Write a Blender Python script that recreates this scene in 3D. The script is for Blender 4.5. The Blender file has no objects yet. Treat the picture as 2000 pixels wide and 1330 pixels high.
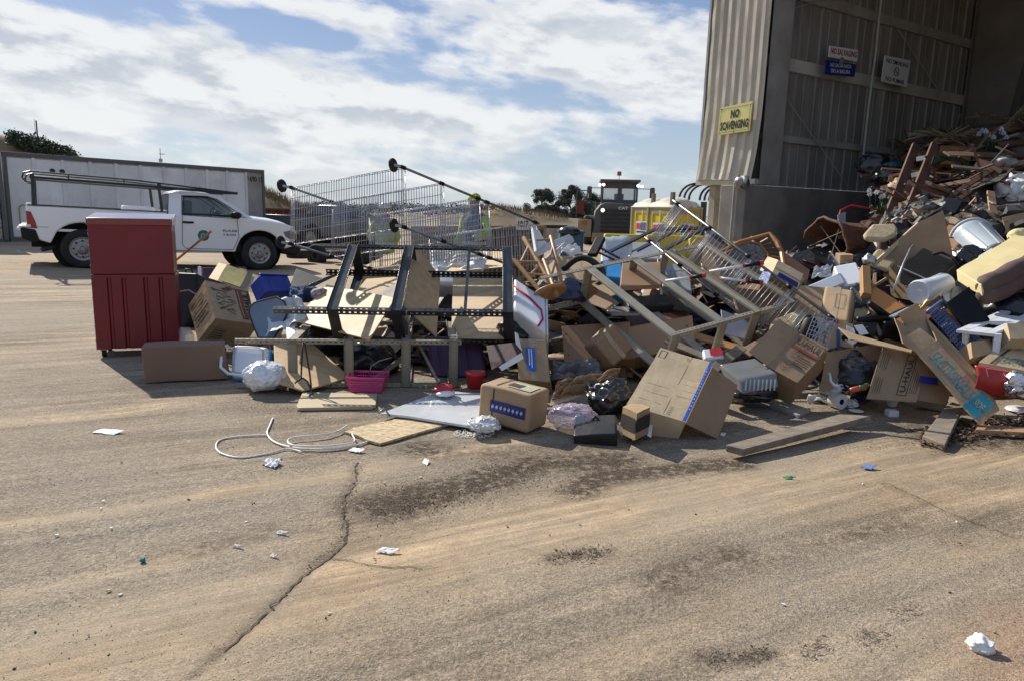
import bpy, bmesh, math, random
import numpy as np
from mathutils import Vector as V, Matrix, noise
rnd = random.Random(7)
SC = bpy.context.scene
COL = SC.collection
# ------------------------------------------------------------------ camera
F = 1400.0; H = 1.65
p_ = math.radians(10.2); a_ = math.atan(.027)
CAM = V((0, 0, H))
fw = V((0, math.cos(p_), -math.sin(p_)))
U0 = V((0, math.sin(p_), math.cos(p_)))
RT = V((1, 0, 0)) * math.cos(a_) + U0 * math.sin(a_)
UP = U0 * math.cos(a_) - V((1, 0, 0)) * math.sin(a_)
cd = bpy.data.cameras.new('camera'); cam = bpy.data.objects.new('camera', cd); COL.objects.link(cam)
cd.sensor_width = 36; cd.lens = F / 2000 * 36; cd.clip_start = .05; cd.clip_end = 6000
m = Matrix((RT, UP, -fw)).transposed().to_4x4(); m.translation = CAM; cam.matrix_world = m
SC.camera = cam
SC.render.resolution_x = 1024; SC.render.resolution_y = 680
# ------------------------------------------------------------------ light
EL = math.radians(35.5)
sun_h = V((-.664, .747, 0)).normalized()
SUN = V((sun_h.x * math.cos(EL), sun_h.y * math.cos(EL), math.sin(EL)))
sd = bpy.data.lights.new('sun', 'SUN'); sd.energy = 5.0; sd.angle = math.radians(.55); sd.color = (1, .93, .82)
so = bpy.data.objects.new('sun', sd); COL.objects.link(so); so.rotation_euler = SUN.to_track_quat('Z', 'Y').to_euler()
SC.view_settings.view_transform = 'Standard'; SC.view_settings.look = 'None'
SC.view_settings.exposure = 0.36; SC.view_settings.gamma = 1
W = bpy.data.worlds.new('World'); SC.world = W; W.use_nodes = True
def sky_world():
    nt = W.node_tree; N = nt.nodes; L = nt.links; N.clear()
    out = N.new('ShaderNodeOutputWorld'); bg = N.new('ShaderNodeBackground'); bg.inputs[1].default_value = .102
    sky = N.new('ShaderNodeTexSky'); sky.sky_type = 'NISHITA'; sky.sun_disc = False
    sky.sun_elevation = EL; sky.sun_rotation = math.atan2(SUN.x, SUN.y); sky.dust_density = .6; sky.ozone_density = 2.0; sky.air_density = 1.0
    tc = N.new('ShaderNodeTexCoord'); sp = N.new('ShaderNodeSeparateXYZ'); L.new(tc.outputs['Generated'], sp.inputs[0])
    def mth(op, a, b=None, c=None):
        n = N.new('ShaderNodeMath'); n.operation = op
        for i, x in enumerate((a, b, c)):
            if x is None: continue
            if isinstance(x, (int, float)): n.inputs[i].default_value = x
            else: L.new(x, n.inputs[i])
        return n.outputs[0]
    az = mth('ARCTAN2', sp.outputs[0], sp.outputs[1])           # radians, 0 = ahead
    el = mth('ARCSINE', sp.outputs[2])
    def comb(a, b, c=0.0):
        n = N.new('ShaderNodeCombineXYZ')
        for i, x in enumerate((a, b, c)):
            if isinstance(x, (int, float)): n.inputs[i].default_value = x
            else: L.new(x, n.inputs[i])
        return n.outputs[0]
    def nz(vec, sc, det, rough, dist=0.0):
        n = N.new('ShaderNodeTexNoise'); n.inputs['Scale'].default_value = sc; n.inputs['Detail'].default_value = det
        n.inputs['Roughness'].default_value = rough; n.inputs['Distortion'].default_value = dist; L.new(vec, n.inputs['Vector']); return n.outputs[0]
    # clouds lie in a layer overhead: height shrinks towards the horizon
    el2 = mth('MULTIPLY', el, 2.3)
    tilt = mth('ADD', el2, mth('MULTIPLY', az, .35))
    vec = comb(az, tilt, 0.3)
    big = nz(comb(az, mth('MULTIPLY', tilt, 1.25), .3), 3.4, 3, .5, 0); fine = nz(comb(az, mth('ADD', mth('MULTIPLY', el, 2.6), mth('MULTIPLY', az, .22)), 3.1), 9.5, 11, .56, 0)
    # broad cloud banks of this sky as soft lobes in azimuth / elevation
    lobes = [(-.50, .165, .33, .052, .42), (-.16, .115, .24, .040, .36), (-.5, .10, .3, .035, .2), (.07, .215, .17, .052, .40), (.20, .165, .12, .03, .25),
             (-.25, .245, .16, .03, .10), (-.45, .26, .2, .02, .12), (-.32, .215, .14, .02, -.22), (.0, .165, .12, .018, -.20), (.12, .07, .20, .03, -.10), (.22, .11, .1, .02, -.18),
             (-.62, .235, .08, .022, -.1), (-.3, .05, .5, .02, .06)]
    acc = None
    for (a, e, sa, se, w) in lobes:
        da = mth('DIVIDE', mth('SUBTRACT', az, a), sa); slope = mth('MULTIPLY', mth('SUBTRACT', az, a), -.10)
        de = mth('DIVIDE', mth('SUBTRACT', mth('SUBTRACT', el, e), slope), se)
        r2 = mth('ADD', mth('MULTIPLY', da, da), mth('MULTIPLY', de, de))
        g = mth('MULTIPLY', mth('POWER', 2.718, mth('MULTIPLY', r2, -1.0)), w)
        acc = g if acc is None else mth('ADD', acc, g)
    s = mth('ADD', mth('MULTIPLY', big, .45), mth('MULTIPLY', fine, 1.0))
    s = mth('ADD', s, acc)
    mr = N.new('ShaderNodeMapRange'); mr.interpolation_type = 'SMOOTHSTEP'; mr.inputs[1].default_value = .73; mr.inputs[2].default_value = .96; L.new(s, mr.inputs[0])
    cov = mr.outputs[0]
    # thicker parts are greyer below, bright at the rims
    mr2 = N.new('ShaderNodeMapRange'); mr2.interpolation_type = 'SMOOTHSTEP'; mr2.inputs[1].default_value = .80; mr2.inputs[2].default_value = 1.25; L.new(s, mr2.inputs[0])
    up_ = nz(comb(az, mth('ADD', mth('MULTIPLY', mth('ADD', el, .014), 2.6), mth('MULTIPLY', az, .22)), 3.1), 9.5, 7, .56, 0)
    lo_ = nz(comb(az, mth('ADD', mth('MULTIPLY', mth('ADD', el, -.012), 2.6), mth('MULTIPLY', az, .22)), 3.1), 9.5, 7, .56, 0)
    mr3 = N.new('ShaderNodeMapRange'); mr3.interpolation_type = 'SMOOTHSTEP'; mr3.inputs[1].default_value = -.09; mr3.inputs[2].default_value = .13; L.new(mth('SUBTRACT', up_, lo_), mr3.inputs[0])
    gm = mth('MULTIPLY', mth('MULTIPLY', mr3.outputs[0], .95), mth('ADD', .35, mth('MULTIPLY', mr2.outputs[0], .8)))
    cc = N.new('ShaderNodeMixRGB'); L.new(gm, cc.inputs[0]); cc.inputs[1].default_value = (6.9, 7.0, 7.05, 1); cc.inputs[2].default_value = (4.4, 4.75, 5.25, 1)
    ad = N.new('ShaderNodeMixRGB'); ad.blend_type = 'MULTIPLY'; ad.inputs[0].default_value = 1; L.new(sky.outputs[0], ad.inputs[1]); ad.inputs[2].default_value = (.70, .74, .86, 1)
    gr = N.new('ShaderNodeMapRange'); gr.interpolation_type = 'SMOOTHSTEP'; gr.inputs[1].default_value = .0; gr.inputs[2].default_value = .30; L.new(el, gr.inputs[0])
    air = N.new('ShaderNodeMixRGB'); L.new(gr.outputs[0], air.inputs[0]); air.inputs[1].default_value = (4.0, 4.7, 5.3, 1); air.inputs[2].default_value = (1.85, 2.7, 4.5, 1)
    ad2 = N.new('ShaderNodeMixRGB'); ad2.inputs[0].default_value = .75; L.new(ad.outputs[0], ad2.inputs[1]); L.new(air.outputs[0], ad2.inputs[2]); ad = ad2
    mx = N.new('ShaderNodeMixRGB'); L.new(mth('MULTIPLY', cov, .93), mx.inputs[0]); L.new(ad.outputs[0], mx.inputs[1]); L.new(cc.outputs[0], mx.inputs[2])
    L.new(mx.outputs[0], bg.inputs[0]); L.new(bg.outputs[0], out.inputs[0])
sky_world()
# ------------------------------------------------------------------ geometry helpers
def ray(x, y): return fw * F + RT * (x - 1000) - UP * (y - 665)
def P(x, y, d): return CAM + ray(x, y) * (d / F)               # d = distance along the view axis
def G(x, y, z=0.0):
    r = ray(x, y); return CAM + r * ((z - H) / r.z)
def proj(q):
    v = q - CAM; d = v.dot(fw); return 1000 + F * v.dot(RT) / d, 665 - F * v.dot(UP) / d, d
def depth(q): return (q - CAM).dot(fw)
def smooth(t): t = max(0, min(1, t)); return t * t * (3 - 2 * t)
def lerp(a, b, t): return a + (b - a) * t
def interp(x, xs, ys):
    if x <= xs[0]: return ys[0]
    for i in range(len(xs) - 1):
        if x <= xs[i + 1]: return lerp(ys[i], ys[i + 1], (x - xs[i]) / (xs[i + 1] - xs[i]))
    return ys[-1]
def gh(X, Y):                                                  # the yard rises slightly to the far left
    return smooth((Y - 10) / 6) * .045 * max(0, min(9, -7.2 - X))
MX = [-3.3, -2.4, -1.5, -.5, .3, 1, 2, 3, 4, 5, 6.2, 8, 10]
MH = [.05, .25, .45, .62, .75, .85, .92, 1.0, 1.35, 1.75, 2.1, 2.9, 3.6]
MF = [7.3, 7.3, 7.2, 7.1, 6.9, 6.7, 6.6, 6.8, 6.6, 6.45, 6.35, 6.6, 6.8]
MR = [9, 9, 9, 9.2, 9.4, 9.4, 9.5, 9.6, 9.8, 10.3, 11, 12.5, 14]
def mh(X, Y):                                                  # height of the rubbish mound
    if X < -3.9: return -1
    h = interp(X, MX, MH); yf = interp(X, MX, MF); yr = interp(X, MX, MR)
    if X < -3.3: h *= (X + 3.9) / .6
    if Y > 9.4 and X > 2.5: h *= lerp(1, smooth((X / Y - .44) / .10), smooth((Y - 9.4) / 1.2))
    if Y < yf: return -.6 * (yf - Y)
    if Y < yr: return h * smooth((Y - yf) / (yr - yf)) ** .8
    if X > 5.2: return h
    wb = lerp(2.2, 6, smooth((X - 3.5) / 1.7))
    return h * (1 - smooth((Y - yr) / wb)) - .02
def S(x, y, off=0.0):                                          # view depth of the mound (or ground) under a pixel
    r = ray(x, y) / F; t = 3.5
    while t < 22:
        q = CAM + r * t
        if q.z < max(mh(q.x, q.y), gh(q.x, q.y)): break
        t += .04
    return t - off
def frame3(p0, pa, pb, pc, d0, sg=1, it=30):
    """A box corner and its three edges from four pixels: depths solved so that the edges are square to each other."""
    w = ray(*p0).normalized(); C0 = P(p0[0], p0[1], d0); D = (C0 - CAM).length
    rs = [ray(*q).normalized() for q in (pa, pb, pc)]
    u = [0.0, 0.0, 0.0]; E = None
    for k in range(it):
        E = []
        for r, uu in zip(rs, u):
            t = (D + uu) / r.dot(w); E.append(CAM + r * t - C0)
        l = [e - w * e.dot(w) for e in E]
        ab, ac, bc = l[0].dot(l[1]), l[0].dot(l[2]), l[1].dot(l[2])
        neg = (ab * ac * bc) < 0
        if not neg:
            ab = ab if abs(ab) > 1e-9 else 1e-9
            # cannot be square: flip the weakest product
            k3 = sorted(((abs(ab), 'ab'), (abs(ac), 'ac'), (abs(bc), 'bc')))[0][1]
            if k3 == 'ab': ab = -ab
            elif k3 == 'ac': ac = -ac
            else: bc = -bc
        ua = math.sqrt(abs(ab * ac / bc)); ub = math.sqrt(abs(ab * bc / ac)); uc = math.sqrt(abs(ac * bc / ab))
        sa = sg; sb = -sa * (1 if ab > 0 else -1); scn = -sa * (1 if ac > 0 else -1)
        t = [sa * ua, sb * ub, scn * uc]
        u = [lerp(x, y, .5) for x, y in zip(u, t)]
    return C0, E[0], E[1], E[2]
def plane_pts(pts, d0, n):
    n = V(n).normalized(); c = P(pts[0][0], pts[0][1], d0); out = []
    for (x, y) in pts:
        r = ray(x, y); out.append(CAM + r * ((c - CAM).dot(n) / r.dot(n)))
    return out, n
# ------------------------------------------------------------------ materials
MATS = {}
def mat(name, col, rough=.6, metal=0.0, var=.18, sc=6.0, bump=.15, bsc=None, dirt=0.0, dirtcol=(.13, .10, .07), trans=0.0, spec=.5, alpha=1.0, coat=0.0, emit=None, attr=False, aniso=None):
    if name in MATS: return MATS[name]
    mt = bpy.data.materials.new(name); mt.use_nodes = True; nt = mt.node_tree; N = nt.nodes; L = nt.links
    b = N['Principled BSDF']; b.inputs['Roughness'].default_value = rough; b.inputs['Metallic'].default_value = metal
    b.inputs['Specular IOR Level'].default_value = spec; b.inputs['Alpha'].default_value = alpha; b.inputs['Coat Weight'].default_value = coat
    if trans: b.inputs['Transmission Weight'].default_value = trans
    tc = N.new('ShaderNodeTexCoord'); vec = tc.outputs['Object']
    if aniso:
        mp = N.new('ShaderNodeMapping'); mp.inputs['Scale'].default_value = aniso; L.new(vec, mp.inputs[0]); vec = mp.outputs[0]
    n1 = N.new('ShaderNodeTexNoise'); n1.inputs['Scale'].default_value = sc; n1.inputs['Detail'].default_value = 6; L.new(vec, n1.inputs['Vector'])
    cr = N.new('ShaderNodeMapRange'); cr.inputs[1].default_value = .3; cr.inputs[2].default_value = .7; cr.inputs[3].default_value = 1 - var; cr.inputs[4].default_value = 1 + var * .6
    L.new(n1.outputs[0], cr.inputs[0])
    mx = N.new('ShaderNodeMixRGB'); mx.blend_type = 'MULTIPLY'; mx.inputs[0].default_value = 1
    if attr:
        at = N.new('ShaderNodeAttribute'); at.attribute_name = 'tint'; L.new(at.outputs[0], mx.inputs[1])
    else: mx.inputs[1].default_value = (*col, 1)
    L.new(cr.outputs[0], mx.inputs[2]); last = mx.outputs[0]
    oi = N.new('ShaderNodeObjectInfo'); orr = N.new('ShaderNodeMapRange'); orr.inputs[3].default_value = .90; orr.inputs[4].default_value = 1.08; L.new(oi.outputs['Random'], orr.inputs[0])
    m4 = N.new('ShaderNodeMixRGB'); m4.blend_type = 'MULTIPLY'; m4.inputs[0].default_value = 1; L.new(last, m4.inputs[1]); L.new(orr.outputs[0], m4.inputs[2]); last = m4.outputs[0]
    if dirt:
        n2 = N.new('ShaderNodeTexNoise'); n2.inputs['Scale'].default_value = sc * .55; n2.inputs['Detail'].default_value = 9; n2.inputs['Roughness'].default_value = .7; L.new(tc.outputs['Object'], n2.inputs['Vector'])
        r2 = N.new('ShaderNodeMapRange'); r2.inputs[1].default_value = .50; r2.inputs[2].default_value = .68; r2.inputs[4].default_value = dirt; L.new(n2.outputs[0], r2.inputs[0])
        m2 = N.new('ShaderNodeMixRGB'); L.new(r2.outputs[0], m2.inputs[0]); L.new(last, m2.inputs[1]); m2.inputs[2].default_value = (*dirtcol, 1); last = m2.outputs[0]
    L.new(last, b.inputs['Base Color'])
    rr = N.new('ShaderNodeMapRange'); rr.inputs[3].default_value = max(.03, rough - .10); rr.inputs[4].default_value = min(1, rough + .12); L.new(n1.outputs[0], rr.inputs[0]); L.new(rr.outputs[0], b.inputs['Roughness'])
    if bump:
        n3 = N.new('ShaderNodeTexNoise'); n3.inputs['Scale'].default_value = bsc or sc * 6; n3.inputs['Detail'].default_value = 5; L.new(vec, n3.inputs['Vector'])
        bp = N.new('ShaderNodeBump'); bp.inputs['Strength'].default_value = bump; bp.inputs['Distance'].default_value = .01; L.new(n3.outputs[0], bp.inputs['Height']); L.new(bp.outputs[0], b.inputs['Normal'])
    if emit:
        b.inputs['Emission Color'].default_value = (*emit[0], 1); b.inputs['Emission Strength'].default_value = emit[1]
    MATS[name] = mt; return mt
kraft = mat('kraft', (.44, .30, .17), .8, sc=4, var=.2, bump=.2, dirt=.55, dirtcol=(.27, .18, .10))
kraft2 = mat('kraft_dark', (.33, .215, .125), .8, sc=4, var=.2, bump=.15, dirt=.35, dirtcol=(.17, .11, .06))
kraft3 = mat('kraft_pale_lit', (.60, .46, .28), .8, sc=4, var=.16, bump=.2, dirt=.45, dirtcol=(.42, .30, .17))  # pale variant; sunlight on lit cartons is partly put into this colour
ply = mat('plywood', (.58, .41, .225), .62, sc=2.2, var=.22, bump=.06, aniso=(1, 5, 5), dirt=.3, dirtcol=(.30, .19, .10))
pine = mat('pine', (.42, .21, .08), .5, sc=3, var=.25, bump=.08, aniso=(1, 1, .25))
orangewood = mat('orange_wood', (.42, .19, .06), .55, sc=3, var=.2, bump=.05)
brownwood = mat('brown_wood', (.17, .075, .04), .6, sc=3, var=.3, bump=.15, dirt=.3)
oldwood = mat('weathered_wood', (.25, .20, .15), .85, sc=5, var=.35, bump=.4, dirt=.4, aniso=(.6, 3, 3))
laminate = mat('laminate', (.40, .235, .13), .5, sc=2, var=.12, bump=.03)
white = mat('white_plastic', (.72, .74, .77), .35, sc=3, var=.06, bump=.02, dirt=.22, dirtcol=(.4, .36, .3))
whitepaint = mat('truck_paint', (.86, .87, .88), .28, sc=.8, var=.05, bump=0, dirt=.12, dirtcol=(.52, .46, .38), coat=.5)
paper = mat('paper', (.78, .77, .74), .8, sc=8, var=.08, bump=.1)
blackm = mat('black_metal', (.013, .014, .017), .32, metal=.0, sc=10, var=.3, bump=.03, spec=.6, dirt=.25, dirtcol=(.06, .055, .05))
blackp = mat('black_plastic', (.008, .008, .009), .5, sc=6, var=.3, bump=.1, spec=.3)
rubber = mat('rubber', (.018, .018, .018), .85, sc=8, var=.3, bump=.2, dirt=.4, dirtcol=(.12, .10, .08))
olive = mat('olive_steel', (.27, .24, .18), .48, metal=.25, sc=5, var=.12, bump=.04, dirt=.35, dirtcol=(.16, .12, .08))
chrome = mat('chrome', (.46, .46, .48), .42, metal=.75, sc=20, var=.1, bump=.02)
steel = mat('dull_steel', (.34, .34, .34), .42, metal=.8, sc=9, var=.2, bump=.05)
redp = mat('red_paint', (.175, .003, .010), .42, sc=2, var=.18, bump=.03, coat=.2, dirt=.12, dirtcol=(.20, .05, .04))
bluep = mat('blue_plastic', (.012, .04, .30), .42, sc=4, var=.15, bump=.05, dirt=.2, dirtcol=(.2, .2, .25))
cyan = mat('sky_blue_plastic', (.03, .27, .66), .4, sc=4, var=.1, bump=.05)
tapeb = mat('blue_tape', (.02, .12, .58), .35, sc=14, var=.2, bump=.2)
tapen = mat('navy_tape', (.014, .022, .19), .4, sc=14, var=.3, bump=.2)
teal = mat('teal_print', (.02, .25, .33), .7, sc=6, var=.1, bump=0)
ink = mat('black_ink', (.035, .03, .025), .75, sc=9, var=.4, bump=0)
inkf = mat('faded_ink', (.15, .105, .065), .8, sc=14, var=.4, bump=0)
inkr = mat('red_ink', (.30, .045, .03), .75, sc=9, var=.3, bump=0)
redplas = mat('red_plastic', (.46, .02, .025), .4, sc=4, var=.1, bump=.05)
pinkp = mat('pink_plastic', (.72, .07, .26), .4, sc=4, var=.05, bump=.02)
purple = mat('purple_plastic', (.075, .03, .085), .45, sc=4, var=.2, bump=.05)
foamy = mat('foam', (.74, .62, .32), .9, sc=3, var=.12, bump=.2, dirt=.3, dirtcol=(.4, .27, .1))
greyf = mat('grey_fabric', (.20, .22, .25), .85, sc=12, var=.2, bump=.3, bsc=80)
silverf = mat('silver_cloth', (.50, .52, .54), .55, sc=6, var=.2, bump=.15)
brownf = mat('brown_fabric', (.12, .075, .065), .85, sc=10, var=.2, bump=.25, bsc=70)
leather = mat('black_leather', (.011, .011, .012), .45, sc=20, var=.2, bump=.25, spec=.45)
denim = mat('denim', (.025, .05, .12), .9, sc=14, var=.4, bump=.3)
wick = mat('wicker', (.115, .045, .022), .7, sc=24, var=.6, bump=.9, bsc=90)
beige = mat('beige_carpet', (.52, .41, .25), .95, sc=16, var=.2, bump=.7, bsc=60)
conc = mat('concrete', (.23, .21, .185), .9, sc=1.6, var=.3, bump=.35, bsc=20, dirt=.55, dirtcol=(.12, .10, .085))
yell = mat('yellow_paint', (.66, .50, .035), .55, sc=2, var=.18, bump=.1, dirt=.35, dirtcol=(.35, .27, .08))
yellsign = mat('yellow_sign', (.76, .68, .25), .5, sc=3, var=.12, bump=.02, dirt=.35, dirtcol=(.45, .36, .12))
glass = mat('glass', (.10, .12, .13), .06, sc=2, var=.1, bump=0, spec=.8, alpha=.55)
clear = mat('clear_plastic', (.75, .78, .82), .18, sc=6, var=.1, bump=.5, bsc=25, alpha=.42)
clearp = mat('purple_film', (.62, .52, .66), .16, sc=6, var=.3, bump=.6, bsc=25, alpha=.36)
bagb = mat('black_bag', (.011, .012, .016), .27, sc=6, var=.3, bump=.5, bsc=18, spec=.7)
bagw = mat('white_bag', (.74, .75, .76), .35, sc=6, var=.12, bump=.4, bsc=22)
lime = mat('hi_vis', (.36, .50, .04), .7, sc=6, var=.1, bump=.1)
skin = mat('skin', (.30, .17, .11), .6, sc=10, var=.1, bump=.05)
# ------------------------------------------------------------------ mesh builder
def cnz(q, f=2.6): return noise.noise_vector(q * f)
class MB:
    def __init__(s): s.v = []; s.f = []; s.mi = []; s.cols = []
    def add(s, vs, fs, mi=0, col=None):
        o = len(s.v); s.v += [V(x) for x in vs]; s.f += [[i + o for i in f] for f in fs]; s.mi += [mi] * len(fs)
        if col is not None: s.cols += [col] * len(vs)
        return s
    def par(s, c, a, b, d, mi=0, col=None):                     # parallelepiped from corner and edges
        vs = [c, c + a, c + a + b, c + b, c + d, c + a + d, c + a + b + d, c + b + d]
        fs = [[0, 3, 2, 1], [4, 5, 6, 7], [0, 1, 5, 4], [1, 2, 6, 5], [2, 3, 7, 6], [3, 0, 4, 7]]
        if a.cross(b).dot(d) < 0: fs = [f[::-1] for f in fs]
        return s.add(vs, fs, mi, col)
    def box(s, c, x, y, z, ax=None, mi=0, col=None):            # centre, full sizes, axes
        ax = ax or (V((1, 0, 0)), V((0, 1, 0)), V((0, 0, 1))); a, b, d = ax[0] * x, ax[1] * y, ax[2] * z
        return s.par(V(c) - (a + b + d) / 2, a, b, d, mi, col)
    def grid(s, c, a, b, n, m_, fn=None, mi=0):
        vs = []
        for i in range(n + 1):
            for j in range(m_ + 1):
                q = c + a * (i / n) + b * (j / m_)
                if fn: q = fn(q, i / n, j / m_)
                vs.append(q)
        fs = [[i * (m_ + 1) + j, (i + 1) * (m_ + 1) + j, (i + 1) * (m_ + 1) + j + 1, i * (m_ + 1) + j + 1] for i in range(n) for j in range(m_)]
        return s.add(vs, fs, mi)
    def bar(s, p, q, w, h, up=V((0, 0, 1)), mi=0, col=None):     # rectangular bar from p to q
        d = (q - p); x = d.cross(up)
        if x.length < 1e-6: x = d.cross(V((1, 0, 0)))
        x.normalize(); y = x.cross(d).normalized()
        return s.par(p - x * w / 2 - y * h / 2, d, x * w, y * h, mi, col)
    def tube(s, pts, r, n=8, closed=False, mi=0, cap=True):
        pts = [V(q) for q in pts]; k = len(pts); rings = []
        rr = r if isinstance(r, (list, tuple)) else [r] * k; up = None
        for i in range(k):
            t = (pts[(i + 1) % k] - pts[i - 1]) if closed else (pts[min(i + 1, k - 1)] - pts[max(i - 1, 0)])
            t.normalize()
            if up is None:
                up = t.cross(V((0, 0, 1)));
                if up.length < .1: up = t.cross(V((1, 0, 0)))
            up = (up - t * up.dot(t)).normalized(); w = t.cross(up)
            rings.append([pts[i] + (up * math.cos(2 * math.pi * j / n) + w * math.sin(2 * math.pi * j / n)) * rr[i] for j in range(n)])
        vs = [q for R in rings for q in R]; fs = []
        for i in range(k if closed else k - 1):
            for j in range(n):
                a = i * n + j; b = i * n + (j + 1) % n; c = ((i + 1) % k) * n + (j + 1) % n; d = ((i + 1) % k) * n + j; fs.append([a, b, c, d])
        if not closed and cap: fs += [list(range(n))[::-1], [(k - 1) * n + j for j in range(n)]]
        return s.add(vs, fs, mi)
    def lathe(s, p, q, prof, n=20, mi=0, cap=(True, True)):      # prof: (t, r) along p->q
        ax = q - p; t = ax.normalized(); u = t.cross(V((0, 0, 1)))
        if u.length < .1: u = t.cross(V((1, 0, 0)))
        u.normalize(); w = t.cross(u); vs = []; k = len(prof)
        for (h, r) in prof:
            for j in range(n): vs.append(p + ax * h + (u * math.cos(2 * math.pi * j / n) + w * math.sin(2 * math.pi * j / n)) * r)
        fs = [[i * n + j, i * n + (j + 1) % n, (i + 1) * n + (j + 1) % n, (i + 1) * n + j] for i in range(k - 1) for j in range(n)]
        if cap[0]: fs.append(list(range(n))[::-1])
        if cap[1]: fs.append([(k - 1) * n + j for j in range(n)])
        return s.add(vs, fs, mi)
    def prism(s, pts, ext, mi=0, col=None):
        k = len(pts); vs = list(pts) + [q + ext for q in pts]
        nrm = (pts[1] - pts[0]).cross(pts[-1] - pts[0]); flip = nrm.dot(ext) > 0
        fs = [list(range(k)), [k + i for i in range(k)][::-1]] + [[i, i + k, (i + 1) % k + k, (i + 1) % k] for i in range(k)]
        if flip: fs = [f[::-1] for f in fs]
        return s.add(vs, fs, mi, col)
    def ball(s, c, r, rz=None, sub=2, fn=None, mi=0, ax=None):
        bm = bmesh.new(); bmesh.ops.create_icosphere(bm, subdivisions=sub, radius=1); vs = []
        rx = r if isinstance(r, (tuple, list)) else (r, r, r)
        for v in bm.verts:
            q = v.co.copy(); q = V((q.x * rx[0], q.y * rx[1], q.z * rx[2]))
            if ax: q = ax[0] * q.x + ax[1] * q.y + ax[2] * q.z
            if fn: q = fn(q, v.co)
            vs.append(V(c) + q)
        fs = [[v.index for v in f.verts] for f in bm.faces]; bm.free(); return s.add(vs, fs, mi)
    def build(s, name, mats, parent=None, origin=None, bevel=0, seg=2, shade=False, thick=0, crumple=0, sub=0, autosm=False):
        if crumple: s.v = [q + cnz(q) * crumple + cnz(q, 9) * crumple * .25 for q in s.v]
        if parent is not None: org = OFF[parent.name]
        else:
            if origin is None:
                xs = [q.x for q in s.v]; ys = [q.y for q in s.v]; zs = [q.z for q in s.v]
                origin = V(((min(xs) + max(xs)) / 2, (min(ys) + max(ys)) / 2, min(zs)))
            org = origin
        me = bpy.data.meshes.new(name); me.from_pydata([tuple(q - org) for q in s.v], [], s.f)
        mats = mats if isinstance(mats, (list, tuple)) else [mats]
        for x in mats: me.materials.append(x)
        if len(mats) > 1: me.polygons.foreach_set('material_index', s.mi)
        if s.cols:
            at = me.color_attributes.new('tint', 'FLOAT_COLOR', 'POINT'); at.data.foreach_set('color', [c for cl in s.cols for c in (*cl, 1)])
        me.validate(clean_customdata=False); me.update()
        if shade: me.polygons.foreach_set('use_smooth', [True] * len(me.polygons))
        o = bpy.data.objects.new(name, me); COL.objects.link(o); OFF[o.name] = org
        if parent is None: o.location = org
        else: o.parent = parent
        if thick:
            md = o.modifiers.new('s', 'SOLIDIFY'); md.thickness = thick; md.offset = 0
        if bevel:
            md = o.modifiers.new('b', 'BEVEL'); md.width = bevel; md.segments = seg; md.limit_method = 'ANGLE'; md.angle_limit = .6
            me.polygons.foreach_set('use_smooth', [True] * len(me.polygons)); md.harden_normals = False
            if not shade: autosm = True
        if sub:
            md = o.modifiers.new('ss', 'SUBSURF'); md.levels = sub; md.render_levels = sub
        if autosm:
            me.set_sharp_from_angle(angle=.7) if hasattr(me, 'set_sharp_from_angle') else None
        return o
OFF = {}
CR = {}
def tag(o, label, cat=None, group=None, kind=None):
    if label: o['label'] = label
    if cat: o['category'] = cat
    if group: o['group'] = group
    if kind: o['kind'] = kind
    return o
def root(name, loc, label, cat, group=None):
    o = bpy.data.objects.new(name, None); COL.objects.link(o); o.location = loc; o.empty_display_size = .1; OFF[o.name] = V(loc); return tag(o, label, cat, group)
def facecam(c, n): return n if (CAM - c).dot(n) > 0 else -n
def text(parent, o, Uv, Vv, s, t, string, h, mt, width=None, name='lettering', crumple=0, off=.004, bold=0.0, align='CENTER'):
    """Print string on the face (corner o, reading edge Uv, upward edge Vv), centred at fractions s,t; h = letter height as a share of Vv."""
    crumple = CR.get(parent.name, crumple)
    cu = bpy.data.curves.new('t', 'FONT'); cu.body = string; cu.align_x = align; cu.align_y = 'CENTER'; cu.offset = bold; cu.resolution_u = 2; cu.space_line = .85
    ob = bpy.data.objects.new('t', cu); COL.objects.link(ob); bpy.context.view_layer.update()
    me = bpy.data.meshes.new_from_object(ob.evaluated_get(bpy.context.evaluated_depsgraph_get())); bpy.data.objects.remove(ob)
    vs = [v.co.copy() for v in me.vertices]; fs = [list(f.vertices) for f in me.polygons]
    if not vs: return
    xs = [q.x for q in vs]; ys = [q.y for q in vs]; w0 = max(xs) - min(xs); cx = (max(xs) + min(xs)) / 2; cy = (max(ys) + min(ys)) / 2; hh = max(ys) - min(ys)
    ul, vl = Uv.length, Vv.length; ky = h * vl / hh; kx = (width * ul / w0) if width else ky
    ctr = o + Uv * s + Vv * t; n = facecam(ctr, Uv.cross(Vv).normalized()); u = Uv.normalized(); v = Vv.normalized()
    mb = MB(); mb.add([ctr + u * (q.x - cx) * kx + v * (q.y - cy) * ky + n * off for q in vs], fs)
    return mb.build(name, mt, parent, crumple=crumple)
def decal(parent, o, Uv, Vv, s0, t0, s1, t1, mt, name='printed_patch', crumple=0, off=.003, n=4):
    crumple = CR.get(parent.name, crumple)
    ctr = o + Uv * s0 + Vv * t0; nn = facecam(ctr, Uv.cross(Vv).normalized()); mb = MB()
    mb.grid(ctr + nn * off, Uv * (s1 - s0), Vv * (t1 - t0), n, n); return mb.build(name, mt, parent, crumple=crumple)
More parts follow.
